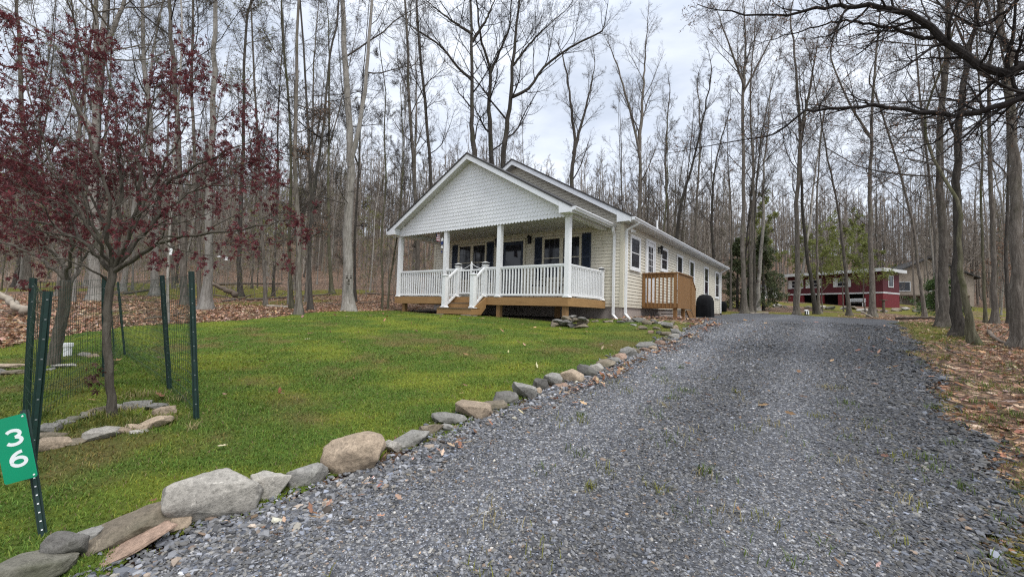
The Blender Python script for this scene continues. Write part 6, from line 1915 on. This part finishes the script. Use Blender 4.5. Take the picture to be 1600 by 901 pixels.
# ------------------------------------------------------------------ fence round the maple
def plane_pt(px, py, y): return at_y(px, py, y)
fb = {}
fposts = [('near', (47, 755), (75, 455), 2.85), ('left', (40, 668), (52, 434), None), ('mid', (163, 590), (163, 432), None), ('thin', (195, 556), (184, 440), None), ('rear', (265, 610), (253, 430), None), ('right', (307, 657), (299, 424), None)]
g0 = gp(307, 657)
fence = empty('wire_fence', (g0[0] - 0.8, g0[1], terrain(g0[0] - 0.8, g0[1])), 0, 'green wire garden fence on metal posts round the red maple', 'fence')
base = np.array(fence.location)
ends = []
for nm, bp, tp, dpt in fposts:
    if dpt is None: g = gp(*bp)
    else: g = at_y(*bp, dpt)
    t = at_y(*tp, g[1])
    ends.append((g, t))
    d = (t - g); L = np.linalg.norm(d); d /= L
    side = np.cross(d, np.array([-g[0], -g[1], 0]) / np.hypot(g[0], g[1])); side /= np.linalg.norm(side); fr_ = np.cross(side, d)
    wv = 0.020 if nm != 'thin' else 0.011
    prof = [(-wv * 1.15, 0.010), (-wv * 0.6, 0.010), (-wv * 0.45, -0.012), (wv * 0.45, -0.012), (wv * 0.6, 0.010), (wv * 1.15, 0.010), (wv * 1.15, 0.013), (wv * 0.5, 0.013), (wv * 0.36, -0.009), (-wv * 0.36, -0.009), (-wv * 0.5, 0.013), (-wv * 1.15, 0.013)]
    m = MB(); n = len(prof)
    lo = g - d * 0.15 - base; hi = t - base
    vs = [lo + side * a - fr_ * b for a, b in prof] + [hi + side * a - fr_ * b for a, b in prof]
    fs = [((i + 1) % n, i, n + i, n + (i + 1) % n) for i in range(n)]
    fs += [(0, 1, 10, 11), (1, 2, 9, 10), (2, 3, 8, 9), (3, 4, 7, 8), (4, 5, 6, 7)]
    fs += [tuple(n + k for k in q_) for q_ in ((0, 1, 10, 11), (1, 2, 9, 10), (2, 3, 8, 9), (3, 4, 7, 8), (4, 5, 6, 7))]
    m.add(vs, fs)
    k = 0.15
    while k < L - 0.05:      # row of stamped holes with bright rims
        c = g + d * k + fr_ * 0.0135 - base
        m.bar(c - d * 0.004, c + d * 0.004, 0.010, 0.002, 1, up=fr_); k += 0.13
    m.build('post', [MAT['greenpost'], MAT['galv']], fence)
m = MB()
order = [(0, 1), (1, 2), (2, 3), (3, 4), (4, 5)]
rf_ = np.random.default_rng(8)
for a, b in order:
    (ga, ta), (gb, tb) = ends[a], ends[b]
    ta = ga + (ta - ga) * 0.97; tb = gb + (tb - gb) * 0.97
    Lh = np.linalg.norm(gb - ga)
    nv = max(3, int(Lh / 0.055)); nh = 14
    sagv = np.cross((gb - ga) / Lh, [0, 0, 1])
    def W2(s, t):
        lo = ga + (gb - ga) * s; hi = ta + (tb - ta) * s
        lo = np.array([lo[0], lo[1], max(lo[2] * 1.0, float(terrain(lo[0], lo[1])))])
        return lo + (hi - lo) * t + sagv * 0.03 * math.sin(s * PI * 2 + t) * math.sin(t * 3) - base
    for i in range(nv + 1):
        s = i / nv
        m.tube([W2(s, t) for t in np.linspace(0.0, 1.0, 5)], 0.0018, 3, cap=False)
    for j in range(nh + 1):
        t = j / nh
        m.tube([W2(s, t) for s in np.linspace(0, 1, 7)], 0.0018, 3, cap=False)
m.build('wire_mesh', MAT['wire'], fence, fix=False)

# house number sign -----------------------------------------------------
sb = gp(68, 842)
sy = sb[1]
top = at_y(38, 640, sy + 0.05)
sign = empty('house_number_sign', sb, 0, 'green house number sign on a leaning post with white 3 and 6', 'sign')
m = MB()
d = top - sb; d /= np.linalg.norm(d)
sideS = np.cross(d, [-sb[0], -sb[1], 0]); sideS /= np.linalg.norm(sideS); frS = np.cross(sideS, d)
lo = -d * 0.15; hi = top - sb
w = 0.017
prof = [(-w, 0.012), (-w * 0.5, 0.012), (-w * 0.4, -0.010), (w * 0.4, -0.010), (w * 0.5, 0.012), (w, 0.012), (w, 0.015), (w * 0.42, 0.015), (w * 0.3, -0.007), (-w * 0.3, -0.007), (-w * 0.42, 0.015), (-w, 0.015)]
n = len(prof)
m.add([lo + sideS * a - frS * b for a, b in prof] + [hi + sideS * a - frS * b for a, b in prof], [((i + 1) % n, i, n + i, n + (i + 1) % n) for i in range(n)])
k = 0.05
while k < np.linalg.norm(top - sb) - 0.3:
    c = d * k + frS * 0.0115
    m.bar(c - d * 0.003, c + d * 0.003, 0.007, 0.002, 1, up=frS); k += 0.045
m.build('post', [MAT['greenpost'], MAT['pvc']], sign)
# plate
ys = sy - 0.05
TL, TR, BR, BL = [at_y(*q_, ys) - sb for q_ in ((-10, 657), (42, 644), (56, 744), (6, 758))]
ctr = (TL + TR + BR + BL) / 4
ex = (TR - TL + BR - BL) / 2; ey = (TL - BL + TR - BR) / 2
wS, hS = np.linalg.norm(ex), np.linalg.norm(ey)
ex /= wS; ey = ey - ex * (ey @ ex); ey /= np.linalg.norm(ey); ez = np.cross(ex, ey)
def rrect(w, h, r, n=6):
    out = []
    for cx_, cy_, a0 in ((w / 2 - r, h / 2 - r, 0), (-w / 2 + r, h / 2 - r, PI / 2), (-w / 2 + r, -h / 2 + r, PI), (w / 2 - r, -h / 2 + r, 1.5 * PI)):
        for k in range(n): a = a0 + PI / 2 * k / (n - 1); out.append((cx_ + r * math.cos(a), cy_ + r * math.sin(a)))
    return out
pl = rrect(wS, hS, 0.012)
m = MB(); n = len(pl)
m.add([ctr + ex * a + ey * b + ez * 0.0015 for a, b in pl] + [ctr + ex * a + ey * b - ez * 0.0015 for a, b in pl], [tuple(range(n)), tuple(range(2 * n - 1, n - 1, -1))] + [((i + 1) % n, i, n + i, n + (i + 1) % n) for i in range(n)])
m.build('panel', MAT['signgreen'], sign)
m = MB()
for sy_ in (1, -1):
    c = ctr + ex * (wS / 2 - 0.014) + ey * sy_ * (hS / 2 - 0.014)
    V = [c + ez * 0.0045 + 0.004 * (ex * math.cos(a) + ey * math.sin(a)) for a in np.linspace(0, 2 * PI, 9)[:-1]] + [c + ez * 0.0016 + 0.005 * (ex * math.cos(a) + ey * math.sin(a)) for a in np.linspace(0, 2 * PI, 9)[:-1]]
    m.add(V, [tuple(range(8))] + [(i, 8 + i, 8 + (i + 1) % 8, (i + 1) % 8) for i in range(8)])
m.build('rivet', MAT['pvc'], sign)
def digit(ch, cx_, cy_, hgt, wide):
    """one flat numeral drawn as a broad rounded stroke"""
    if ch == '3':
        A1 = [(0.0 + 0.40 * math.cos(t), 0.25 + 0.25 * math.sin(t)) for t in np.linspace(math.radians(155), math.radians(-78), 16)]
        A2 = [(0.0 + 0.44 * math.cos(t), -0.24 + 0.26 * math.sin(t)) for t in np.linspace(math.radians(78), math.radians(-155), 18)]
        path = A1[:-1] + [(-0.02, 0.01)] + A2[1:]
        paths = [A1, A2]
    else:
        loop = [(0.42 * math.cos(t), -0.20 + 0.29 * math.sin(t)) for t in np.linspace(PI, 3 * PI, 26)]
        tail = [(-0.42, -0.20), (-0.41, -0.02), (-0.33, 0.16), (-0.18, 0.32), (0.04, 0.44), (0.27, 0.49)]
        tail = [tuple(q_) for q_ in catmull([(a, b, 0) for a, b in tail], 16)[:, :2]]
        paths = [loop, tail]
    m = MB(); sw = 0.112
    for pi_, pth in enumerate(paths):
        pth = np.array(pth); tg = np.gradient(pth, axis=0); tg /= np.linalg.norm(tg, axis=1)[:, None]; nm = np.stack([-tg[:, 1], tg[:, 0]], 1)
        L_ = pth + nm * sw; R_ = pth - nm * sw
        dz = 0.0024 + 0.0004 * pi_
        def P(q_, z): return ctr + ex * (cx_ + q_[0] * hgt * wide) + ey * (cy_ + q_[1] * hgt) + ez * z
        k = len(pth)
        vs = [P(q_, dz) for q_ in L_] + [P(q_, dz) for q_ in R_] + [P(q_, 0.0016) for q_ in L_] + [P(q_, 0.0016) for q_ in R_]
        fs = []
        for i in range(k - 1):
            fs += [(i, i + 1, k + i + 1, k + i), (i + 1, i, 2 * k + i, 2 * k + i + 1), (k + i, k + i + 1, 3 * k + i + 1, 3 * k + i)]
        fs += [(0, k, 3 * k, 2 * k), (k - 1, 3 * k - 1, 4 * k - 1, 2 * k - 1)]
        m.add(vs, fs)
    return m.build('digit', MAT['signwhite'], sign)
digit('3', 0.006, hS * 0.172, hS * 0.215, 1.25); digit('6', 0.010, -hS * 0.162, hS * 0.215, 1.25)

# white pipe
g = gp(105, 557); p = empty('standpipe', g, 0, 'short white plastic pipe with a cap standing in the lawn', 'pipe')
s = g[1] / F
m = MB(); m.lathe([(5.0 * s, -0.1), (5.0 * s, 19 * s)], (0, 0, 0), 20); m.build('pipe', MAT['pvc'], p, smooth=False)
m = MB(); m.lathe([(5.6 * s, 15 * s), (6.2 * s, 15.5 * s), (6.2 * s, 20 * s), (5.6 * s, 21.2 * s), (1 * s, 21.5 * s)], (0, 0, 0), 20); m.build('cap', MAT['pvc'], p)

# face ornament on the pale tree
g = gp(545, 487)
c = at_y(545, 437, g[1] - 0.30)
fo = empty('tree_face_ornament', c, 0, 'dark sculpted face with eyes, nose and mouth fixed to the pale forked tree', 'ornament')
s = g[1] / F
def blob(name, dx, dz, rx, rz, ry=0.03, mat='bark_dark'):
    m = MB(); pr = [(math.sin(a) , -math.cos(a)) for a in np.linspace(0.02, PI - 0.02, 7)]
    vs = []; n = 12
    for r_, z_ in pr:
        for k in range(n): a = 2 * PI * k / n; vs.append((dx * s + rx * s * r_ * math.cos(a), ry * r_ * math.sin(a), -dz * s + rz * s * z_))
    fs = [(i * n + k, i * n + (k + 1) % n, (i + 1) * n + (k + 1) % n, (i + 1) * n + k) for i in range(6) for k in range(n)]
    m.add(vs, fs); return m.build(name, MAT[mat], fo, smooth=True)
blob('eye', -3, -3, 1.9, 1.2); blob('eye', 3, -3, 1.9, 1.2); blob('eyebrow', -3, -5.6, 2.2, .6); blob('eyebrow', 3, -5.6, 2.2, .6); blob('nose', 0, 0.5, 1.1, 2.0, 0.05); blob('moustache', 0, 3.4, 3.0, 0.8, .04); blob('mouth', 0, 6.2, 2.3, 1.3, .04)

# small white tag on the mottled sapling
c = at_y(267, 393, gp(263, 505)[1] - 0.06)
o = empty('tree_tag', c, 0, 'small white tag nailed to the mottled sapling behind the fence', 'tag')
m = MB(); s = 9.0 / F; m.prism([(-2 * s, -5 * s), (1.5 * s, -5 * s), (2.5 * s, 4 * s), (0, 5.5 * s), (-2 * s, 4 * s)], 'y', -0.004, 0.004); m.build('plate', MAT['pvc'], o)
m = MB(); m.tube([(0, -0.006, 3 * s), (0, 0.05, 3 * s)], 0.004, 6); m.build('nail', MAT['black'], o)
# bird feeders hanging in the left wood
for (a, b, lab) in ((343, 401, 'flat white bird feeder hanging right of the tall pale trunk'), (354, 404, 'white bird house hanging just right of the flat feeder')):
    c = at_y(a, b, 22)
    o = empty('bird_feeder', c, 0.3, lab, 'bird feeder', 'bird feeders')
    s = 22 / F
    m = MB()
    if a < 350: m.box(-2.3 * s, 2.3 * s, -2 * s, 2 * s, -0.9 * s, 0.2 * s)
    else: m.box(-2 * s, 2 * s, -1.6 * s, 1.6 * s, -2.6 * s, 1.0 * s)
    m.build('box', MAT['pvc'], o)
    m = MB(); m.prism([(-2.9 * s, 1.0 * s), (0, 2.2 * s), (2.9 * s, 1.0 * s), (0, 2.7 * s)] if a > 350 else [(-2.6 * s, 0.25 * s), (2.6 * s, 0.25 * s), (0, 1.6 * s)], 'y', -2.2 * s, 2.2 * s); m.build('roof', MAT['white_trim'], o)
    m = MB(); m.tube([(0, 0, 1.2 * s), (0.05, 0, 2.6)], 0.004, 5); m.build('cord', MAT['black'], o)

# fallen trunks, branches ------------------------------------------------
def log(pa, pb, ra, rb, label, mat='deadwood', da=None, db=None, bend=0.15, twigs=6, group=None, seed=0, lift=(0, 0)):
    a = gp(*pa) if da is None else at_y(*pa, da); b = gp(*pb) if db is None else at_y(*pb, db)
    if da is not None and lift[0] == 0: a[2] = max(a[2], float(terrain(a[0], a[1])) + ra * .6)
    rl = np.random.default_rng(2000 + seed)
    n = 12; t = np.linspace(0, 1, n)
    P = a + (b - a) * t[:, None] + np.stack([rl.normal(0, .02, n), rl.normal(0, .03, n) + np.sin(t * PI) * bend * rl.choice([-1, 1]), rl.normal(0, .015, n)], 1)
    gz = terrain(P[:, 0], P[:, 1]) + (ra + (rb - ra) * t) * 0.7
    P[:, 2] = np.maximum(P[:, 2] + ra * .5, gz) if da is not None else gz
    o = empty('fallen_log', P[0], 0, label, 'log', group)
    m = MB(); m.tube(P - P[0], ra + (rb - ra) * t, 9); ob = m.build('trunk', MAT[mat], o, smooth=True)
    if twigs:
        Lg = np.linalg.norm(b - a)
        p, d, l, r = children(rl, (P - P[0])[None], (ra + (rb - ra) * t)[None], np.array([min(2.5, Lg * .6)]), twigs, 0.3, 1.0, 0.7, 0.6, 0.4)
        d[:, 2] = np.abs(d[:, 2]); P1, R1 = grow(rl, p, d, l, r, 5, .15, 0.0, .3); V, Q = tubes(P1, R1, 5)
        p, d, l, r = children(rl, P1, R1, l, 5, 0.3, 1.0, .7, .5, .6); P2, R2 = grow(rl, p, d, l, np.maximum(r, .003), 3, .15, 0.0, .4); V2, Q2 = tubes(P2, R2, 3)
        link('branches', np_mesh('branches', np.concatenate([V, V2]), np.concatenate([Q, Q2 + len(V)])), MAT[mat], o)
    return o
log((-40, 446), (36, 488), 0.06, 0.085, 'pale fallen log slanting in from the left edge of the wood', 'paledead', 9.6, 9.4, twigs=3, seed=1, lift=(1, 0))
log((331, 444), (372, 462), 0.05, 0.11, 'dark leaning log propped on the brush pile in the left wood', 'deadwood', 15.0, 15.2, .05, 8, seed=2, lift=(1, 0))
log((334, 462), (378, 470), 0.05, 0.03, 'thin broken branch at the foot of the propped log', seed=3)
log((348, 472), (390, 462), 0.06, 0.03, 'mossy short branch in front of the brush pile', seed=4)
log((383, 470), (458, 464), 0.07, 0.05, 'dark straight log lying right of the brush pile', seed=5, twigs=3)
log((338, 446), (440, 444), 0.12, 0.08, 'long log lying across the wood behind the brush pile', seed=6, twigs=2)
log((418, 480), (452, 482), 0.06, 0.05, 'short pale log lying by the foot of the twin-stemmed tree', 'paledead', seed=7, twigs=1)
log((505, 474), (545, 478), 0.04, 0.03, 'thin fallen branch just left of the face tree', seed=8)
log((570, 459), (640, 463), 0.07, 0.05, 'fallen trunk in the leaf litter beyond the mossy saplings', seed=9, twigs=2)
log((560, 474), (622, 470), 0.03, 0.02, 'thin crooked branch lying below the mossy saplings', seed=10)
log((460, 464), (520, 460), 0.06, 0.05, 'weathered log left of the flared mossy tree', seed=11, twigs=2)
log((195, 460), (250, 452), 0.07, 0.05, 'fallen log seen through the wire fence', seed=12, twigs=2)
log((228, 500), (285, 492), 0.035, 0.02, 'forked fallen branch on the leaves behind the fence', seed=13, twigs=4)
log((1590, 545), (1545, 520), 0.035, 0.05, 'broken branch on the leaves left of the thickest trunk', 'deadwood', seed=14, twigs=4)
log((1400, 503), (1470, 497), 0.07, 0.05, 'dark log lying behind the roadside clump', 'deadwood', seed=15, twigs=2, da=21, db=19)
log((1346, 488), (1365, 500), 0.05, 0.03, 'greyed plank-like log against the sturdy trunk by the drive', 'paledead', 23, 22.4, seed=16, twigs=0)
log((1172, 497), (1200, 493), 0.06, 0.08, 'short pale cut log lying where the gravel ends', 'paledead', 28, 28, seed=17, twigs=0)
log((1480, 545), (1520, 560), 0.02, 0.012, 'thin dead stick on the leaves by the clump of trunks', 'deadwood', seed=18, twigs=3)
log((1566, 753), (1600, 772), 0.012, 0.007, 'bare stick lying on moss at the right edge of the gravel', 'deadwood', seed=19, twigs=2)

# old stone row beyond the drive
rs2 = np.random.default_rng(66)
for i in range(16):
    px_ = 1180 + i * 17 + rs2.uniform(-5, 5); d_ = 40 + rs2.uniform(-1.5, 1.5)
    p_ = at_y(px_, 478, d_); sz = rs2.uniform(0.22, 0.5)
    v, f = rock_mesh(1500 + i, sz, sz * .8, sz * .55, 9, .05, 3)
    o = link('rock', np_mesh('rock', v, f, True), ROCK[['grey', 'brown', 'pale', 'mossy'][i % 4]]); o.location = (p_[0], p_[1], float(terrain(p_[0], p_[1])) + sz * .22); o.rotation_euler = (0, 0, rs2.uniform(0, 6))
    tag(o, 'old field stone in the low tumbled row below the red house', 'rock', 'field stones below the red house')

# little black and white marker where the gravel ends
p_ = at_y(1260, 491, 27); o = empty('drive_marker', (p_[0], p_[1], float(terrain(p_[0], p_[1]))), 0, 'tiny black and white lantern standing where the gravel ends', 'lantern')
m = MB(); m.lathe([(0.12, 0), (0.12, 0.04), (0.09, 0.05), (0.09, 0.24)], (0, 0, 0), 12); m.build('body', MAT['black'], o)
m = MB(); m.box(0.02, 0.09, -0.12, -0.085, 0.04, 0.24); m.box(-0.09, -0.05, -0.12, -0.085, 0.04, 0.24); m.build('pane', MAT['pvc'], o)
m = MB(); m.lathe([(0.14, 0.24), (0.15, 0.27), (0.03, 0.33)], (0, 0, 0), 12); m.build('lid', MAT['white'], o)

# ------------------------------------------------------------------ red house beyond the drive
C0 = at_y(1380, 480, 44.9); C1 = at_y(1231, 470, 54.0)
ax = C0 - C1; ax[2] = 0; Lr = np.linalg.norm(ax); ax /= Lr
rzR = math.atan2(ax[1], ax[0])
rb = np.array([C1[0], C1[1], 1.35])
rh = empty('red_house', rb, rzR, 'long dark red house with white flat roof edge behind the trees', 'house')
Wd = 3.2
# local: x 0..Lr along the facade, facade at y=0 facing -y, z from rb
zf = 3.20 - 1.35; zt = 5.60 - 1.35
m = MB(); m.box(0, Lr, 0, Wd, zf, zt); m.build('wall', MAT['redwall'], rh)
m = MB()
xs = [0.0, 2.35, 4.1, 4.5, 6.6, 7.1, Lr]
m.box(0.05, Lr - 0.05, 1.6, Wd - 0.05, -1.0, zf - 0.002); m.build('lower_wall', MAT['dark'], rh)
for (a, b) in ((0.0, 1.9), (3.7, 4.2), (5.7, 6.3), (8.3, Lr)): MB().box(a, b, 0.03, 0.25, -1.0, zf - 0.003).build('lower_wall', MAT['redbright'], rh)
MB().box(Lr - 0.2, Lr - 0.001, 0.251, Wd, -1.0, zf - 0.0025).build('lower_wall', MAT['redbright'], rh)
m = MB(); m.box(-0.02, Lr + 0.02, -0.03, -0.001, zf - 0.08, zf + 0.08); m.box(Lr + 0.001, Lr + 0.03, -0.03, Wd, zf - 0.0805, zf + 0.0805); m.build('trim_board', MAT['roofwhite'], rh)
m = MB(); m.box(-0.6, Lr + 0.45, -0.7, Wd + 0.5, zt + 0.02, zt + 0.09); m.build('roof', MAT['shingle'], rh)
m = MB(); m.box(-0.62, Lr + 0.47, -0.74, -0.701, zt - 0.22, zt + 0.12); m.box(Lr + 0.4505, Lr + 0.49, -0.74, Wd + 0.5, zt - 0.22, zt + 0.12); m.build('roof_edge', MAT['roofwhite'], rh)
for xw in (1.0, 3.1, 6.15):
    m = MB()
    for (a, b, z0, z1) in ((xw - 0.5, xw - 0.42, 0.75, 1.75), (xw + 0.42, xw + 0.5, 0.75, 1.75), (xw - 0.42, xw + 0.42, 0.75, 0.84), (xw - 0.42, xw + 0.42, 1.66, 1.75), (xw - 0.42, xw + 0.42, 1.22, 1.28)):
        m.box(a, b, -0.06, -0.002, zf + z0, zf + z1)
    f_ = m.build('window', MAT['roofwhite'], rh)
    MB().box(xw - 0.42, xw + 0.42, -0.03, -0.004, zf + 0.84, zf + 1.66).build('pane', MAT['glass'], f_)
    for s in (-1, 1):
        MB().box(xw + s * 0.52, xw + s * 0.90, -0.05, -0.003, zf + 0.72, zf + 1.78).build('shutter', MAT['roofwhite'], rh)
m = MB()
for (a, b, z0, z1) in ((1.0, 1.1, .6, 1.9), (1.9, 2.0, .6, 1.9), (1.1, 1.9, .6, .7), (1.1, 1.9, 1.8, 1.9)): m.box(Lr + 0.002, Lr + 0.05, a, b, zf + z0, zf + z1)
f_ = m.build('window', MAT['roofwhite'], rh); MB().box(Lr + 0.003, Lr + 0.02, 1.1, 1.9, zf + .7, zf + 1.8).build('pane', MAT['glass'], f_)
# white bench in front of the red house
pb = C1 + ax * 8.0 + np.array([ax[1], -ax[0], 0]) * 0.9
o = empty('garden_bench', (pb[0], pb[1], float(terrain(pb[0], pb[1]))), rzR, 'weathered white bench standing before the red house', 'bench')
m = MB()
for k in range(3): m.box(-0.75, 0.75, -0.25 + k * .16, -0.12 + k * .16, 0.42, 0.45)
m.build('seat', MAT['roofwhite'], o)
m = MB()
for k in range(2): m.box(-0.75, 0.75, 0.24, 0.27, 0.58 + k * .17, 0.70 + k * .17)
m.build('backrest', MAT['roofwhite'], o)
for sx in (-.68, .68):
    for y_ in (-.2, .22): MB().box(sx - .03, sx + .03, y_ - .03, y_ + .03, 0, 0.419 if y_ < 0 else .87).build('leg', MAT['roofwhite'], o)
# shed and hitching post
pq = at_y(1381, 494, 38); o = empty('wooden_post', (pq[0], pq[1], float(terrain(pq[0], pq[1]))), 0, 'short dark post with a flat top in the grass below the red house', 'post')
MB().box(-.07, .07, -.07, .07, -.2, 1.1).build('post', MAT['deadwood'], o); MB().box(-.22, .22, -.16, .16, 1.101, 1.16).build('top', MAT['deadwood'], o)

# tan house half hidden behind the clump
bt_ = at_y(1452, 478, 56); bt_[2] = 2.0
th_ = empty('tan_house', bt_, -0.35, 'pale tan house half hidden behind trees right of the red house', 'house')
m = MB(); m.box(-4.5, 4.5, 0, 7, -1, 4.2); m.prism([(-4.5, 4.2), (4.5, 4.2), (0, 6.6)], 'y', 0, 7); m.build('wall', MAT['tanwall'], th_)
m = MB()
for s in (-1, 1): m.prism([(0, 6.62), (s * 5.0, 3.95), (s * 5.0, 4.1), (0, 6.8)], 'y', -0.5, 7.4)
m.build('roof', MAT['shingle'], th_)
for xw, w_ in ((-2.6, 1.4), (0.8, 2.0)):
    m = MB()
    for (a, b, z0, z1) in ((xw - w_ / 2, xw - w_ / 2 + .1, 2.3, 3.6), (xw + w_ / 2 - .1, xw + w_ / 2, 2.3, 3.6), (xw - w_ / 2 + .1, xw + w_ / 2 - .1, 2.3, 2.4), (xw - w_ / 2 + .1, xw + w_ / 2 - .1, 3.5, 3.6)): m.box(a, b, -.06, -.002, z0, z1)
    f_ = m.build('window', MAT['roofwhite'], th_); MB().box(xw - w_ / 2 + .1, xw + w_ / 2 - .1, -.03, -.004, 2.4, 3.5).build('pane', MAT['glass'], f_)
MB().box(-4.0, 3.2, -1.8, -0.003, 1.6, 1.75).build('deck', MAT['deadwood'], th_)
for xx in (-3.9, -1.5, 0.8, 3.1): MB().box(xx - .08, xx + .08, -1.75, -1.6, -1, 1.599).build('deck_post', MAT['deadwood'], th_)

# small white garden shed left of the red house
ps_ = at_y(1203, 466, 60); o = empty('white_shed', (ps_[0], ps_[1], float(terrain(ps_[0], ps_[1])) - .2), 0.5, 'low white outbuilding glimpsed between trunks left of the red house', 'shed')
m = MB(); m.box(-1.9, 1.9, 0, 2.4, 0, 1.5); m.build('wall', MAT['roofwhite'], o)
m = MB(); m.prism([(-2.1, 1.501), (2.1, 1.501), (2.1, 1.56), (0, 2.2), (-2.1, 1.56)], 'y', -.2, 2.6); m.build('roof', MAT['shingle'], o)
m = MB(); m.box(-.5, .5, -.03, -.002, 0.05, 1.35); m.build('door', MAT['dark'], o)

# ------------------------------------------------------------------ sky, sun, rendering
wd = bpy.data.worlds.new('World'); sc.world = wd; wd.use_nodes = True
nt = wd.node_tree; nt.nodes.clear()
SUN_EL, SUN_AZ = math.radians(58), math.radians(150)
sky = nt.nodes.new('ShaderNodeTexSky'); sky.sky_type = 'NISHITA'; sky.sun_disc = False
sky.sun_elevation = SUN_EL; sky.sun_rotation = SUN_AZ
bg1 = nt.nodes.new('ShaderNodeBackground'); bg1.inputs['Strength'].default_value = 0.10
nt.links.new(sky.outputs[0], bg1.inputs['Color'])
tc = nt.nodes.new('ShaderNodeTexCoord'); mp_ = nt.nodes.new('ShaderNodeMapping'); mp_.inputs['Scale'].default_value = (1.0, 1.0, 3.0); mp_.inputs['Rotation'].default_value = (0.1, 0.15, 0.6)
nt.links.new(tc.outputs['Generated'], mp_.inputs['Vector'])
nz = nt.nodes.new('ShaderNodeTexNoise'); nz.inputs['Scale'].default_value = 2.6; nz.inputs['Detail'].default_value = 7; nz.inputs['Roughness'].default_value = 0.55; nz.inputs['Distortion'].default_value = 0.35
nt.links.new(mp_.outputs[0], nz.inputs['Vector'])
cr_ = nt.nodes.new('ShaderNodeValToRGB')
e = cr_.color_ramp.elements; e[0].position = 0.30; e[0].color = (0.47, 0.52, 0.61, 1); e[1].position = 0.68; e[1].color = (0.78, 0.815, 0.875, 1)
x_ = e.new(0.5); x_.color = (0.62, 0.665, 0.745, 1)
nt.links.new(nz.outputs['Fac'], cr_.inputs['Fac'])
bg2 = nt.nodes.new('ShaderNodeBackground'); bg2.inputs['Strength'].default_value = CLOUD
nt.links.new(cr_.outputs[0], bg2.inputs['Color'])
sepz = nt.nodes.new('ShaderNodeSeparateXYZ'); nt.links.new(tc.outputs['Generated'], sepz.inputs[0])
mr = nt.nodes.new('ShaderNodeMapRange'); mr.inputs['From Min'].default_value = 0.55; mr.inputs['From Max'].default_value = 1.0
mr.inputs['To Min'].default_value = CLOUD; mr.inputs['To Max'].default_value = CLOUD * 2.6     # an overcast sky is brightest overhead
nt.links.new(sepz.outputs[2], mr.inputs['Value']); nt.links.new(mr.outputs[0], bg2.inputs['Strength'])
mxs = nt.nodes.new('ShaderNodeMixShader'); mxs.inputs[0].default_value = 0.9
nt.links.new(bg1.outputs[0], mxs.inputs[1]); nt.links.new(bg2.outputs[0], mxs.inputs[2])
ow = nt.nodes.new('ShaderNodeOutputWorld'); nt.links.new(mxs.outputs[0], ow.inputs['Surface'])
sl = bpy.data.lights.new('sun', 'SUN'); sl.energy = SUN; sl.angle = math.radians(25); sl.color = (1.0, 0.97, 0.93)
so = bpy.data.objects.new('sun', sl); COL.objects.link(so)
sdv = Vector((math.sin(SUN_AZ) * math.cos(SUN_EL), math.cos(SUN_AZ) * math.cos(SUN_EL), math.sin(SUN_EL)))
so.rotation_euler = (-sdv).to_track_quat('-Z', 'Y').to_euler()
so.location = (0, 0, 30)

sc.view_settings.view_transform = 'Standard'; sc.view_settings.look = 'None'
sc.view_settings.exposure = EXPO; sc.view_settings.gamma = 1.0; sc.view_settings.use_curve_mapping = False
sc.render.engine = 'CYCLES'
cy = sc.cycles
cy.use_denoising = False
try: cy.denoiser = 'OPENIMAGEDENOISE'; cy.denoising_input_passes = 'RGB_ALBEDO_NORMAL'; cy.denoising_prefilter = 'ACCURATE'
except Exception: pass
cy.max_bounces = 6; cy.diffuse_bounces = 3; cy.glossy_bounces = 2; cy.transmission_bounces = 3; cy.transparent_max_bounces = 4
cy.use_adaptive_sampling = False
cy.filter_width = 1.2
